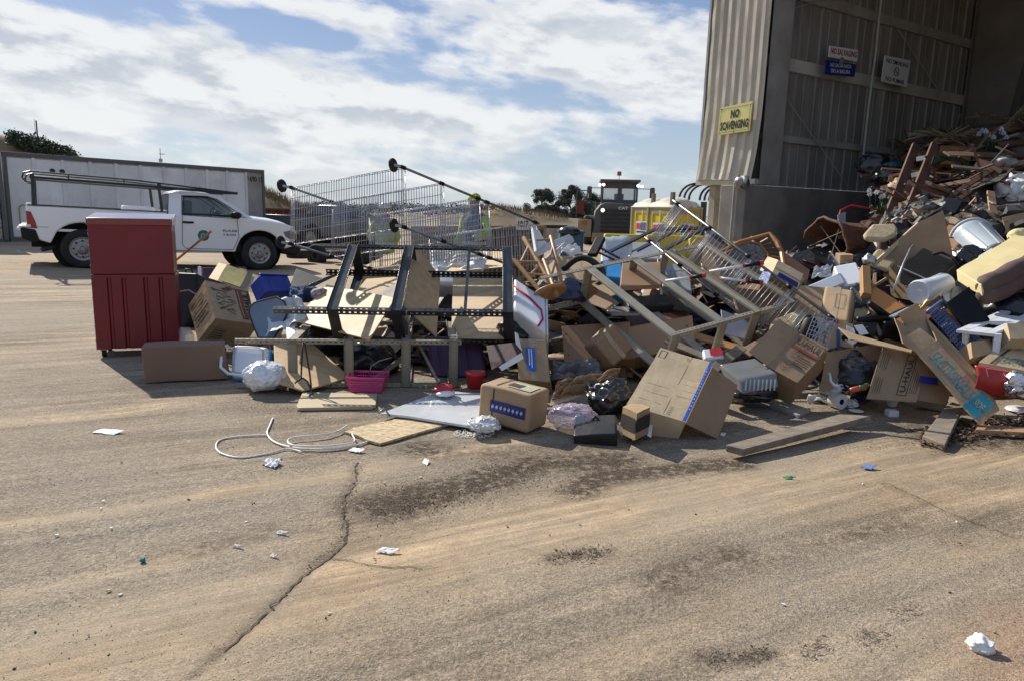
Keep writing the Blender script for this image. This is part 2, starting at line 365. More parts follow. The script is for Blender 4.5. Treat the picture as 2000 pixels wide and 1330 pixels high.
def outline(parent, o, Uv, Vv, s0, t0, s1, t1, w, mt, name='printed_border', crumple=0, off=.0035):
    crumple = CR.get(parent.name, crumple)
    u = Uv.normalized(); v = Vv.normalized(); a = o + Uv * s0 + Vv * t0; du = Uv * (s1 - s0); dv = Vv * (t1 - t0); n = facecam(a, Uv.cross(Vv).normalized()) * off; mb = MB()
    mb.grid(a + n, du, v * w, 8, 1); mb.grid(a + dv - v * w + n, du, v * w, 8, 1); mb.grid(a + n, u * w, dv, 1, 6); mb.grid(a + du - u * w + n, u * w, dv, 1, 6)
    return mb.build(name, mt, parent, crumple=crumple)
def lines(parent, o, Uv, Vv, s0, t0, s1, t1, k, mt, crumple=0, name='printed_lines', fill=.45, jag=.3):
    crumple = CR.get(parent.name, crumple)
    mb = MB(); n = facecam(o, Uv.cross(Vv).normalized()) * .0035
    for i in range(k):
        tt = lerp(t0, t1, (i + .2) / k); dt = (t1 - t0) / k * fill; e = s1 - (s1 - s0) * rnd.random() * jag
        mb.grid(o + Uv * s0 + Vv * tt + n, Uv * (e - s0), Vv * dt, 6, 1)
    return mb.build(name, mt, parent, crumple=crumple)
# generic things -----------------------------------------------------
def carton(label, fr, mt=None, skip=(), name='cardboard_box', cat='box', crumple=.006, seg=6, group=None, bevel=0, flaps=(), tapeseam=None, thick=.006):
    """fr = (corner, A, B, C). Faces: ab, ab1 (opposite), ac, ac1, bc, bc1."""
    c, A, B, Cc = fr; mt = mt or kraft
    if mt in (kraft, kraft2, kraft3):
        crumple = max(crumple, .009)
        if tapeseam is None and not skip and rnd.random() < .55: tapeseam = ('ab', .5)
    g = lambda mb, o, x, y: mb.grid(o, x, y, seg, seg)
    mb = MB(); F6 = {'ab': (c, A, B), 'ab1': (c + Cc, A, B), 'ac': (c, A, Cc), 'ac1': (c + B, A, Cc), 'bc': (c, B, Cc), 'bc1': (c + A, B, Cc)}
    for k, (o, x, y) in F6.items():
        if k not in skip: g(mb, o, x, y)
    r = root(name, c + (A + B + Cc) * .5 - V((0, 0, max(abs(A.z), abs(B.z), abs(Cc.z)) / 2)), label, cat, group)
    CR[r.name] = crumple
    sh = mb.build('carton_shell', mt, r, crumple=crumple, thick=thick if skip else 0)
    # weld
    bm = bmesh.new(); bm.from_mesh(sh.data); bmesh.ops.remove_doubles(bm, verts=bm.verts, dist=.0008); bmesh.ops.recalc_face_normals(bm, faces=bm.faces); bm.to_mesh(sh.data); bm.free()
    if bevel:
        md = sh.modifiers.new('b', 'BEVEL'); md.width = bevel; md.segments = 5; md.limit_method = 'ANGLE'; md.angle_limit = 1.0
        sh.data.polygons.foreach_set('use_smooth', [True] * len(sh.data.polygons)); sh.data.set_sharp_from_angle(angle=1.2)
    for (o, x, y) in flaps:                                      # flap: hinge origin, hinge edge, outward vector
        fb = MB(); fb.grid(o, x, y, 5, 3); fb.build('flap', mt, r, crumple=crumple, thick=.005)
    if tapeseam:
        fc, s = tapeseam; o, x, y = F6[fc]; mb = MB(); n = facecam(o, x.cross(y).normalized()) * .0025; wv = x.normalized() * .05
        mb.grid(o + x * s - wv / 2 + n, wv, y, 2, seg); mb.build('packing_tape', mat('parcel_tape', (.40, .31, .20), .3, sc=10, var=.15, bump=.1), r, crumple=crumple)
    return r
def sheet(name, label, cat, pts, d0, n, thick, mt, parent=None, group=None, bevel=.002, crumple=0, curl=0):
    q, nn = plane_pts(pts, d0, n)
    if nn.dot(CAM - q[0]) < 0: nn = -nn
    mb = MB()
    if crumple:                                                 # dense sheet: bilinear over 4 corners
        a, b, c, d = q[:4]; n1 = 10; vs = []; fs = []
        for i in range(n1 + 1):
            for j in range(n1 + 1):
                s, t = i / n1, j / n1; e = a * (1 - s) * (1 - t) + b * s * (1 - t) + c * s * t + d * (1 - s) * t
                vs.append(e + nn * curl * (4 * (s - .5) ** 2))
        fs = [[i * (n1 + 1) + j, (i + 1) * (n1 + 1) + j, (i + 1) * (n1 + 1) + j + 1, i * (n1 + 1) + j + 1] for i in range(n1) for j in range(n1)]
        mb.add(vs, fs); o = mb.build(name, mt, parent, thick=thick, crumple=crumple)
    else:
        mb.prism(q, -nn * thick); o = mb.build(name, mt, parent, bevel=bevel)
    if label: tag(o, label, cat, group)
    return o
def bag(name, label, cat, x, y, wpx, hpx, d, mt, depthm=None, amp=.22, sub=4, group=None, tilt=0, f=7, floor=True, seed=0):
    c = P(x, y, d); w = wpx / F * d / 2; h = hpx / F * d / 2; dm = (depthm or w) if depthm is None else depthm
    ca, sa = math.cos(tilt), math.sin(tilt); sd = V((seed * 7.3, seed * 3.1, 1.7 * seed)); rm = min(w, h)
    def fn(q, u):
        n = noise.noise_vector(u * 1.6 + sd) * amp * rm + noise.noise_vector(u * f * .55 + sd) * amp * .5 * rm
        rg = (1 - abs(noise.noise(u * f + sd)) * 2) ** 3; q = q + n + u * (rg * amp * .35 * rm)
        if u.z < -.5: q.z = max(q.z, -h * .9)
        return V((q.x * ca - q.z * sa, q.y, q.x * sa + q.z * ca))
    mb = MB(); mb.ball(c, (w, dm, h), sub=sub, fn=fn)
    return tag(mb.build(name, mt, shade=True), label, cat, group)
def post_holes(mb, p, q, up, w=.038, pitch=.05, hw=.019, t=.0025):
    """A slotted steel strip from p to q, width along up: real rungs between two rails leave the slots open."""
    d = q - p; L = d.length; e = d / L; n = e.cross(up).normalized(); rail = w * .36
    mb.par(p, d, up * rail, n * t); mb.par(p + up * (w - rail), d, up * rail, n * t)
    k = int(L / pitch)
    for i in range(k + 1):
        s = i * L / k - (pitch - hw * 1.0) / 2
        a = max(0, s); b = min(L, s + pitch - hw)
        if b > a: mb.par(p + e * a + up * rail, e * (b - a), up * (w - 2 * rail), n * t)
def angle_post(parent, p, q, u1, u2, mt, w=.04, name='slotted_post'):
    mb = MB(); post_holes(mb, p, q, u1.normalized(), w); post_holes(mb, p, q, u2.normalized(), w); return mb.build(name, mt, parent)
def zbeam(parent, p, q, up, mt, h=.06, name='beam', lip=.022):
    e = (q - p).normalized(); up = up.normalized(); n = e.cross(up).normalized(); mb = MB()
    mb.par(p, q - p, up * h, n * .004); mb.par(p + up * h - up * .004, q - p, up * .004, n * lip); mb.par(p + n * .004, q - p, up * .004, n * lip * .8)
    return mb.build(name, mt, parent, bevel=.0015)
# ================================================================== GROUND
def polydist(px, X, Y, closed=False):
    pts = [G(x, y) for x, y in px]; best = np.full(X.shape, 1e9); side = np.zeros(X.shape)
    for a, b in zip(pts[:-1], pts[1:]):
        dx, dy = b.x - a.x, b.y - a.y; t = np.clip(((X - a.x) * dx + (Y - a.y) * dy) / (dx * dx + dy * dy + 1e-9), 0, 1)
        d = np.hypot(X - a.x - t * dx, Y - a.y - t * dy); best = np.minimum(best, d)
    return best
def vnoise(X, Y, f, seed=0, octv=4):
    out = np.zeros(X.shape); amp = 1; tot = 0; rs = np.random.RandomState(seed)
    for o in range(octv):
        g = rs.rand(257, 257); x = (X * f + 900) % 256; y = (Y * f + 900) % 256; xi = x.astype(int); yi = y.astype(int); fx = x - xi; fy = y - yi
        fx = fx * fx * (3 - 2 * fx); fy = fy * fy * (3 - 2 * fy)
        v = (g[xi, yi] * (1 - fx) + g[xi + 1, yi] * fx) * (1 - fy) + (g[xi, yi + 1] * (1 - fx) + g[xi + 1, yi + 1] * fx) * fy
        out += v * amp; tot += amp; amp *= .5; f *= 2.03
    return out / tot
def ground():
    rows = list(np.geomspace(1.5, 9, 420)) + list(np.geomspace(9.04, 34, 170)) + [40, 55, 80, 130]
    nx = 520; rat = np.linspace(-1.25, 1.25, nx); rows = np.array(rows)
    Y, Rr = np.meshgrid(rows, rat, indexing='ij'); X = Rr * (Y + .4)
    sm = lambda d, w: np.exp(-(d / w) ** 2)
    n1 = vnoise(X, Y, .9, 1); n2 = vnoise(X, Y, 3.1, 2); n3 = vnoise(X * .5 + Y * .87, Y * .5 - X * .87, 1.0, 3)
    u = X * .88 + Y * .47; w = -X * .47 + Y * .88
    wob = .25 * (vnoise(u, w, .35, 9, 2) - .5)
    str1 = vnoise(u * .35, (w + wob) * 4.2, 1.0, 4); str2 = vnoise(u * .5, (w + wob) * 13, 1.0, 5, 3)
    # sandy wheel tracks
    wj = wob * .6
    sand = np.zeros(X.shape)
    for px, wd, am in [([(2150, 885), (1800, 905), (1500, 945), (1200, 1000), (900, 1075), (650, 1140), (400, 1215), (150, 1290), (-200, 1400)], .38, 1.0),
                       ([(2100, 960), (1700, 965), (1350, 1010), (1050, 1065), (800, 1130), (560, 1215), (330, 1300), (100, 1400)], .22, .75),
                       ([(1020, 858), (870, 890), (650, 930), (420, 965), (200, 1000), (0, 1022), (-200, 1045)], .10, .9),
                       ([(500, 1060), (300, 1105), (100, 1150), (-100, 1190)], .12, .5),
                       ([(2100, 1200), (1900, 1260), (1600, 1400)], .3, .45), ([(300, 640), (150, 680), (-50, 700)], .4, .4), ([(420, 770), (250, 800), (0, 830)], .2, .45),
                       ([(2000, 1060), (1600, 1130), (1300, 1230), (1000, 1400)], .14, .35)]:
        sand = np.maximum(sand, am * sm(polydist(px, X, Y) + wj, wd) * (.55 + .75 * str1))
    far = np.clip((Y - 8) / 8, 0, 1); sand = np.maximum(sand, far * (.25 + .7 * str1))
    # damp / crushed dark dirt
    dark = np.zeros(X.shape)
    for px, wd, am in [([(760, 990), (850, 965), (960, 935), (1050, 905), (1200, 900)], .20, 1.1), ([(1120, 960), (1160, 935), (1230, 925), (1340, 915), (1440, 905)], .12, 1.1), ([(820, 880), (1000, 890), (1150, 880)], .25, .5),
                       ([(1080, 1092), (1180, 1075)], .06, .8), ([(1440, 1285), (1500, 1280)], .05, .8), ([(1370, 1280), (1390, 1290)], .04, .8), ([(600, 800), (450, 800)], .10, .4), ([(1850, 850), (2050, 860)], .35, .9),
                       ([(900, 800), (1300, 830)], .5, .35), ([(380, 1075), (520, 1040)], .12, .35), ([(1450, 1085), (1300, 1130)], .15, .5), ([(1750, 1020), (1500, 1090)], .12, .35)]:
        dark = np.maximum(dark, am * sm(polydist(px, X, Y), wd) * (.2 + 1.1 * n2) * (.5 + n3))
    under = np.clip(1 - np.abs(Y - 8.2) / 1.7, 0, 1) * (X > -3.4) * .6  # ground colour also darkened in a band beneath the heap
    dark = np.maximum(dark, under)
    crack = np.zeros(X.shape); jit = (vnoise(X, Y, 9, 8, 3) - .5) * .07
    for px, wd, am in [([(700, 905), (685, 950), (668, 985), (672, 1010), (680, 1040), (660, 1075), (630, 1095), (600, 1115), (560, 1160), (510, 1205), (470, 1240), (430, 1275), (380, 1320)], .0095, 1.5), ([(640, 1092), (690, 1098), (760, 1110), (830, 1113)], .009, .6),
                       ([(1735, 945), (1800, 975), (1880, 1010), (1990, 1050)], .010, .8), ([(1000, 640), (1001, 640)], .01, 0)]:
        crack = np.maximum(crack, am * sm(polydist(px, X, Y) + jit * .5, .03) * .35)
    red = sm(polydist([(2030, 1230), (2000, 1330)], X, Y), .25) * .45
    Z = np.zeros(X.shape); Z += (n1 - .5) * .02 + (n2 - .5) * .008 - crack * .012 + sand * .006 * (str2 - .3) + (str2 - .5) * .006 * (Y < 9) + dark * .006 * (vnoise(X, Y, 26, 12, 3) - .3)
    rise = np.clip((Y - 10) / 6, 0, 1); rise = rise * rise * (3 - 2 * rise); Z += rise * .045 * np.clip(-7.2 - X, 0, 9)
    Z[0, :] = -.07; Z[:, 0] = np.minimum(Z[:, 0], -.07); Z[:, -1] = -.07; Z[-1, :] = -.07
    nr = len(rows); verts = np.stack([X, Y, Z], -1).reshape(-1, 3)
    idx = np.arange(nr * nx).reshape(nr, nx); f = np.stack([idx[:-1, :-1], idx[:-1, 1:], idx[1:, 1:], idx[1:, :-1]], -1).reshape(-1, 4)
    me = bpy.data.meshes.new('ground'); me.vertices.add(len(verts)); me.vertices.foreach_set('co', verts.ravel()); me.loops.add(f.size); me.loops.foreach_set('vertex_index', f.ravel().astype(np.int32))
    me.polygons.add(len(f)); me.polygons.foreach_set('loop_start', np.arange(0, f.size, 4, dtype=np.int32)); me.polygons.foreach_set('loop_total', np.full(len(f), 4, np.int32)); me.update(calc_edges=True); me.validate()
    me.polygons.foreach_set('use_smooth', [True] * len(me.polygons))
    at = me.color_attributes.new('wear', 'FLOAT_COLOR', 'POINT')
    c = np.stack([np.clip(sand, 0, 1), np.clip(dark, 0, 1), np.clip(crack, 0, 1), np.clip(red, 0, 1)], -1).reshape(-1, 4); at.data.foreach_set('color', c.ravel())
    mt = bpy.data.materials.new('dusty_ground'); mt.use_nodes = True; nt = mt.node_tree; N = nt.nodes; L = nt.links; b = N['Principled BSDF']; b.inputs['Roughness'].default_value = .92; b.inputs['Specular IOR Level'].default_value = .25
    tc = N.new('ShaderNodeTexCoord'); mp = N.new('ShaderNodeMapping'); mp.inputs['Rotation'].default_value = (0, 0, -math.radians(28)); L.new(tc.outputs['Object'], mp.inputs[0])
    mp2 = N.new('ShaderNodeMapping'); mp2.inputs['Scale'].default_value = (.12, 1, 1); L.new(mp.outputs[0], mp2.inputs[0])
    def nz(vec, sc, det, ro, dis=0):
        n = N.new('ShaderNodeTexNoise'); n.inputs['Scale'].default_value = sc; n.inputs['Detail'].default_value = det; n.inputs['Roughness'].default_value = ro; n.inputs['Distortion'].default_value = dis; L.new(vec, n.inputs['Vector']); return n.outputs[0]
    def mr(x, a, b_, c_=0, d=1):
        n = N.new('ShaderNodeMapRange'); n.inputs[1].default_value = a; n.inputs[2].default_value = b_; n.inputs[3].default_value = c_; n.inputs[4].default_value = d; L.new(x, n.inputs[0]); return n.outputs[0]
    def mix(f_, a, b_, bt='MIX'):
        n = N.new('ShaderNodeMixRGB'); n.blend_type = bt
        if isinstance(f_, float): n.inputs[0].default_value = f_
        else: L.new(f_, n.inputs[0])
        for i, x in ((1, a), (2, b_)):
            if isinstance(x, tuple): n.inputs[i].default_value = (*x, 1)
            else: L.new(x, n.inputs[i])
        return n.outputs[0]
    def mth(op, a, b_):
        n = N.new('ShaderNodeMath'); n.operation = op; n.use_clamp = True
        for i, x in ((0, a), (1, b_)):
            if isinstance(x, (int, float)): n.inputs[i].default_value = x
            else: L.new(x, n.inputs[i])
        return n.outputs[0]
    O = tc.outputs['Object']; patch = nz(O, .9, 5, .6); streak = nz(mp2.outputs[0], 9, 6, .65, .4); grit = nz(O, 55, 4, .7); speck = nz(O, 150, 2, .6)
    at2 = N.new('ShaderNodeAttribute'); at2.attribute_name = 'wear'; sp = N.new('ShaderNodeSeparateColor'); L.new(at2.outputs['Color'], sp.inputs[0])
    col = mix(mr(patch, .35, .65), (.25, .202, .15), (.355, .297, .23))
    col = mix(mr(streak, .42, .66, 0, .55), col, (.335, .262, .185))
    sfac = mth('MULTIPLY', sp.outputs[0], mr(streak, .25, .6, .75, 1.35)); col = mix(sfac, col, (.43, .325, .21)); rough_ = mth('SUBTRACT', 1.0, mth('MULTIPLY', sp.outputs[0], .85))
    col = mix(mr(streak, .30, .46, .40, 0), col, (.135, .105, .08))
    mp3 = N.new('ShaderNodeMapping'); mp3.inputs['Scale'].default_value = (.055, 1, 1); L.new(mp.outputs[0], mp3.inputs[0]); fs_ = nz(mp3.outputs[0], 30, 5, .7, .3); ws_ = nz(mp3.outputs[0], 5, 4, .6, .5)
    big_ = nz(O, .55, 3, .6, .8); pm_ = mr(big_, .42, .62); med_ = nz(O, 7, 6, .72, .6)
    col = mix(mth('MAXIMUM', mth('MULTIPLY', pm_, .8), sp.outputs[0]), col, mix(1.0, col, mr(fs_, .32, .68, .62, 1.24), 'MULTIPLY')); col = mix(1.0, col, mr(ws_, .32, .68, .66, 1.24), 'MULTIPLY'); col = mix(1.0, col, mr(med_, .32, .68, .82, 1.15), 'MULTIPLY')
    col = mix(mr(big_, .60, .40, 0, .55), col, (.29, .258, .21))
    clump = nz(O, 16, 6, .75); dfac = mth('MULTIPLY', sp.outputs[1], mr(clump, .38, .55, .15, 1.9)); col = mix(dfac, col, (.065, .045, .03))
    col = mix(mth('MULTIPLY', sp.outputs[2], .85), col, (.06, .045, .032)); col = mix(at2.outputs['Alpha'], col, (.33, .19, .12)); col = mix(1.0, col, (1.04, 1.0, .94), 'MULTIPLY')
    grit2 = nz(O, 24, 5, .8); col = mix(rough_, col, mix(1.0, col, mr(grit2, .34, .66, .74, 1.22), 'MULTIPLY')); col = mix(rough_, col, mix(1.0, col, mr(grit, .34, .66, .66, 1.30), 'MULTIPLY'))
    col = mix(mr(speck, .63, .68, 0, .7), col, (.58, .54, .48)); col = mix(mr(speck, .38, .33, 0, .8), col, (.07, .055, .042))
    L.new(col, b.inputs['Base Color'])
    bp = N.new('ShaderNodeBump'); bp.inputs['Strength'].default_value = .8; bp.inputs['Distance'].default_value = .02; L.new(grit, bp.inputs['Height'])
    bp2 = N.new('ShaderNodeBump'); bp2.inputs['Strength'].default_value = .5; bp2.inputs['Distance'].default_value = .004; L.new(speck, bp2.inputs['Height']); L.new(bp.outputs[0], bp2.inputs['Normal']); bs = N.new('ShaderNodeMath'); bs.operation = 'MULTIPLY'; L.new(rough_, bs.inputs[0]); bs.inputs[1].default_value = .7; L.new(bs.outputs[0], bp.inputs['Strength']); L.new(bp2.outputs[0], b.inputs['Normal'])
    me.materials.append(mt); o = bpy.data.objects.new('ground', me); COL.objects.link(o); tag(o, None, kind='structure')
    mb = MB(); mb.grid(V((-4000, -4000, -.06)), V((8000, 0, 0)), V((0, 8000, 0)), 8, 8)
    mb.cols = [(0, 0, 0)] * len(mb.v); g2 = mb.build('ground_beyond', mt, origin=V((0, 0, 0))); ca = g2.data.color_attributes['tint']; ca.name = 'wear'; ca.data.foreach_set('color', [.35, 0, 0, 0] * len(ca.data)); tag(g2, None, kind='structure')
    return mt
GM = ground()
def cracks():
    rs = random.Random(2); mt = mat('crack_dirt', (.085, .066, .048), .95, sc=40, var=.6, bump=.6)
    for px, w in (([(702, 900), (690, 940), (671, 975), (668, 1000), (678, 1025), (677, 1048), (655, 1078), (628, 1100), (606, 1112), (575, 1142), (540, 1178), (505, 1212), (470, 1240), (430, 1278)], .0042), ([(640, 1092), (665, 1094), (700, 1102), (760, 1110), (835, 1112)], .002), ([(1735, 943), (1800, 972), (1850, 998), (1900, 1018), (1990, 1052)], .0018)):
        pts = []
        for p, q in zip(px[:-1], px[1:]):
            A, B = G(*p), G(*q); k = max(3, int((B - A).length / .022))
            for i in range(k): t = i / k; q_ = A.lerp(B, t); pts.append(q_ + V((rs.gauss(0, .006), rs.gauss(0, .006), 0)) + V((noise.noise(q_ * 3), noise.noise(q_ * 3 + V((5, 5, 0))), 0)) * .03)
        vs = []; 
        for i, q_ in enumerate(pts):
            t = (pts[min(i + 1, len(pts) - 1)] - pts[max(i - 1, 0)]).normalized(); n = V((-t.y, t.x, 0)); z = V((0, 0, .016)); a1, a2 = w * rs.uniform(.3, 1.7), w * rs.uniform(.3, 1.7); vs += [q_ + n * a1 + z, q_ - n * a2 + z]
        # follow the ground relief
        dg = bpy.context.evaluated_depsgraph_get(); g = bpy.data.objects['ground']; out = []
        for v in vs:
            ok, loc, nn, fi = g.ray_cast(V((v.x, v.y, 1)), V((0, 0, -1))); out.append(V((v.x, v.y, (loc.z if ok else 0) + .004)))
        tag(MB().add(out, [[2 * i, 2 * i + 1, 2 * i + 3, 2 * i + 2] for i in range(len(pts) - 1)]).build('ground_crack', mt), None, kind='structure')
bpy.context.view_layer.update(); cracks()
def ridge(name, sil, D, back, mt, front=.35, kind='structure', base=-.5, amp=.25):
    xs = [s[0] for s in sil]; ys = [s[1] for s in sil]; n = 90; m_ = 14; vs = []
    for i in range(n + 1):
        x = lerp(xs[0], xs[-1], i / n); y = interp(x, xs, ys); top = P(x, y, D)
        dr = V((top.x, top.y, 0)).normalized()
        for j in range(m_ + 1):
            t = j / m_; s = (t - .5) * 2; q = V((top.x, top.y, 0)) + dr * (s * back if s > 0 else s * back * front); hh = top.z - base
            z = base + hh * (math.cos(s * math.pi / 2) ** 1.3); z += noise.noise(V((q.x, q.y, 0)) * .35) * amp * (1 - abs(s)) ; vs.append(V((q.x, q.y, z)))
    fs = [[i * (m_ + 1) + j, (i + 1) * (m_ + 1) + j, (i + 1) * (m_ + 1) + j + 1, i * (m_ + 1) + j + 1] for i in range(n) for j in range(m_)]
    o = MB().add(vs, fs).build(name, mt, origin=V((0, 0, 0)), shade=True); return tag(o, None, kind=kind)
drygrass = mat('dry_grass', (.22, .155, .085), .95, sc=.35, var=.5, bump=.8, bsc=6, dirt=.5, dirtcol=(.13, .10, .05))
darkhill = mat('scrub_hill', (.06, .065, .04), .95, sc=.3, var=.5, bump=.8, bsc=5)
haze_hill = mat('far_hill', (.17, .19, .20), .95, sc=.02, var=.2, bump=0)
ridge('hill', [(-400, 235), (-100, 250), (0, 265), (60, 286), (140, 304), (300, 345), (515, 377), (575, 404), (640, 416), (700, 425)], 58, 16, drygrass)
ridge('hill_behind_bins', [(860, 424), (930, 412), (975, 404), (1010, 409), (1060, 417), (1110, 427), (1200, 434), (1420, 436)], 85, 22, drygrass)
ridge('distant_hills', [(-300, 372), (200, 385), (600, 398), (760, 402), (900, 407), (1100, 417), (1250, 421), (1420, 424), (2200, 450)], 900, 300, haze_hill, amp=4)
# ------------------------------------------------------------------ foliage
leafm = mat('leaves', (.045, .06, .032), .7, sc=2, var=.5, bump=0)
leafm2 = mat('grey_green_leaves', (.075, .088, .06), .7, sc=1, var=.5, bump=0)
bark = mat('bark', (.20, .165, .13), .9, sc=6, var=.3, bump=.6)
def leafcloud(mb, c, r, n, size, rs, squash=.8):
    for _ in range(n):
        d = V((rs.gauss(0, 1), rs.gauss(0, 1), rs.gauss(0, 1))).normalized() * (rs.random() ** .45) * r; d.z *= squash
        q = c + d; a = V((rs.gauss(0, 1), rs.gauss(0, 1), rs.gauss(0, 1))).normalized() * size * rs.uniform(.6, 1.3); b = a.cross(V((rs.gauss(0, 1), rs.gauss(0, 1), rs.gauss(0, 1)))).normalized() * a.length * .55
        mb.add([q - a, q + b, q + a, q - b], [[0, 1, 2, 3]])
def tree(label, x, ybase, ytop, wpx, D, seed, group=None):
    rs = random.Random(seed); b = G(x, ybase) if False else P(x, ybase, D); b.z = 0; topz = P(x, ytop, D).z; w = wpx / F * D; h = topz
    r = root('eucalyptus_tree', b, label, 'tree', group); tb = MB(); lb = MB()
    tb.tube([b - V((0, 0, .5)), b + V((w * .02, 0, h * .25)), b + V((-w * .03, .2, h * .5)), b + V((w * .04, .1, h * .8))], [h * .03, h * .024, h * .018, h * .008], 8)
    for k in range(46):
        t = rs.uniform(.05, .99); a = rs.uniform(0, 2 * math.pi); prof = math.sin(math.pi * min(1, .18 + t * .85)) ** .6
        rad = w * .56 * prof * rs.uniform(.25, 1.0); c = b + V((math.cos(a) * rad, math.sin(a) * rad * .8, h * t * .95))
        st = b + V((0, 0, h * max(.12, t - .22))); tb.tube([st, (st + c) / 2 + V((0, 0, h * .02)), c], [h * .009, h * .006, h * .003], 5)
        leafcloud(lb, c, w * rs.uniform(.07, .18), 430, h * .018, rs)
        leafcloud(lb, c - V((0, 0, h * .07)), w * .08, 90, h * .018, rs, 1.5)
    tb.build('trunk', bark, r); lb.build('crown', leafm2, r)
tree('eucalyptus tree with a broad ragged crown left of the earthmover', 1058, 436, 365, 66, 120, 3)
tree('eucalyptus tree with a taller split crown nearest the earthmover', 1114, 436, 363, 78, 118, 8)
tree('low dark eucalyptus tree half hidden by the cab of the earthmover', 1155, 436, 380, 84, 125, 12)
def scrub():
    rs = random.Random(5); mb = MB()
    for i in range(170):
        x = rs.uniform(22, 142); y = interp(x, [0, 60, 140], [266, 287, 303]); c = P(x, y + rs.uniform(-3, 14) - max(0, 12 - abs(x - 60) * .12), 56 + rs.uniform(0, 3)); leafcloud(mb, c, rs.uniform(.35, .8), 60, .12, rs)
    tag(mb.build('scrub', leafm), 'dark green scrub on the hilltop behind the white container', kind='stuff')
    mb = MB()
    for i in range(90):
        x = rs.uniform(600, 960); c = P(x, interp(x, [600, 960], [405, 410]) + rs.uniform(-2, 6), 150 + rs.uniform(0, 20)); leafcloud(mb, c, rs.uniform(1, 2), 50, .3, rs)
    for i in range(60):
        x = rs.uniform(1000, 1160); c = P(x, 425 + rs.uniform(-2, 6), 150 + rs.uniform(0, 20)); leafcloud(mb, c, rs.uniform(1, 2), 50, .3, rs)
    tag(mb.build('treeline', leafm2), 'low line of far trees along the horizon', kind='stuff')
    mb = MB()                                                   # dry stalks on the hill beside the container
    for i in range(1400):
        x = rs.uniform(515, 700); y = interp(x, [515, 575, 640, 700], [377, 404, 416, 425]); q = P(x, y + rs.uniform(-1, 8), 58 + rs.uniform(-3, 1)); h = rs.uniform(.2, .9); l = V((rs.uniform(-.2, .2), rs.uniform(-.2, .2), h)); mb.add([q - V((.03, 0, 0)), q + V((.03, 0, 0)), q + l], [[0, 1, 2]])
    for i in range(900):
        x = rs.uniform(905, 1110); y = interp(x, [905, 975, 1060, 1110], [412, 404, 417, 427]); q = P(x, y + rs.uniform(0, 8), 85 + rs.uniform(-3, 1)); h = rs.uniform(.2, .8); mb.add([q - V((.04, 0, 0)), q + V((.04, 0, 0)), q + V((rs.uniform(-.2, .2), 0, h))], [[0, 1, 2]])
    tag(mb.build('dry_grass', drygrass), 'dry grass stalks on the hill', kind='stuff')
scrub()
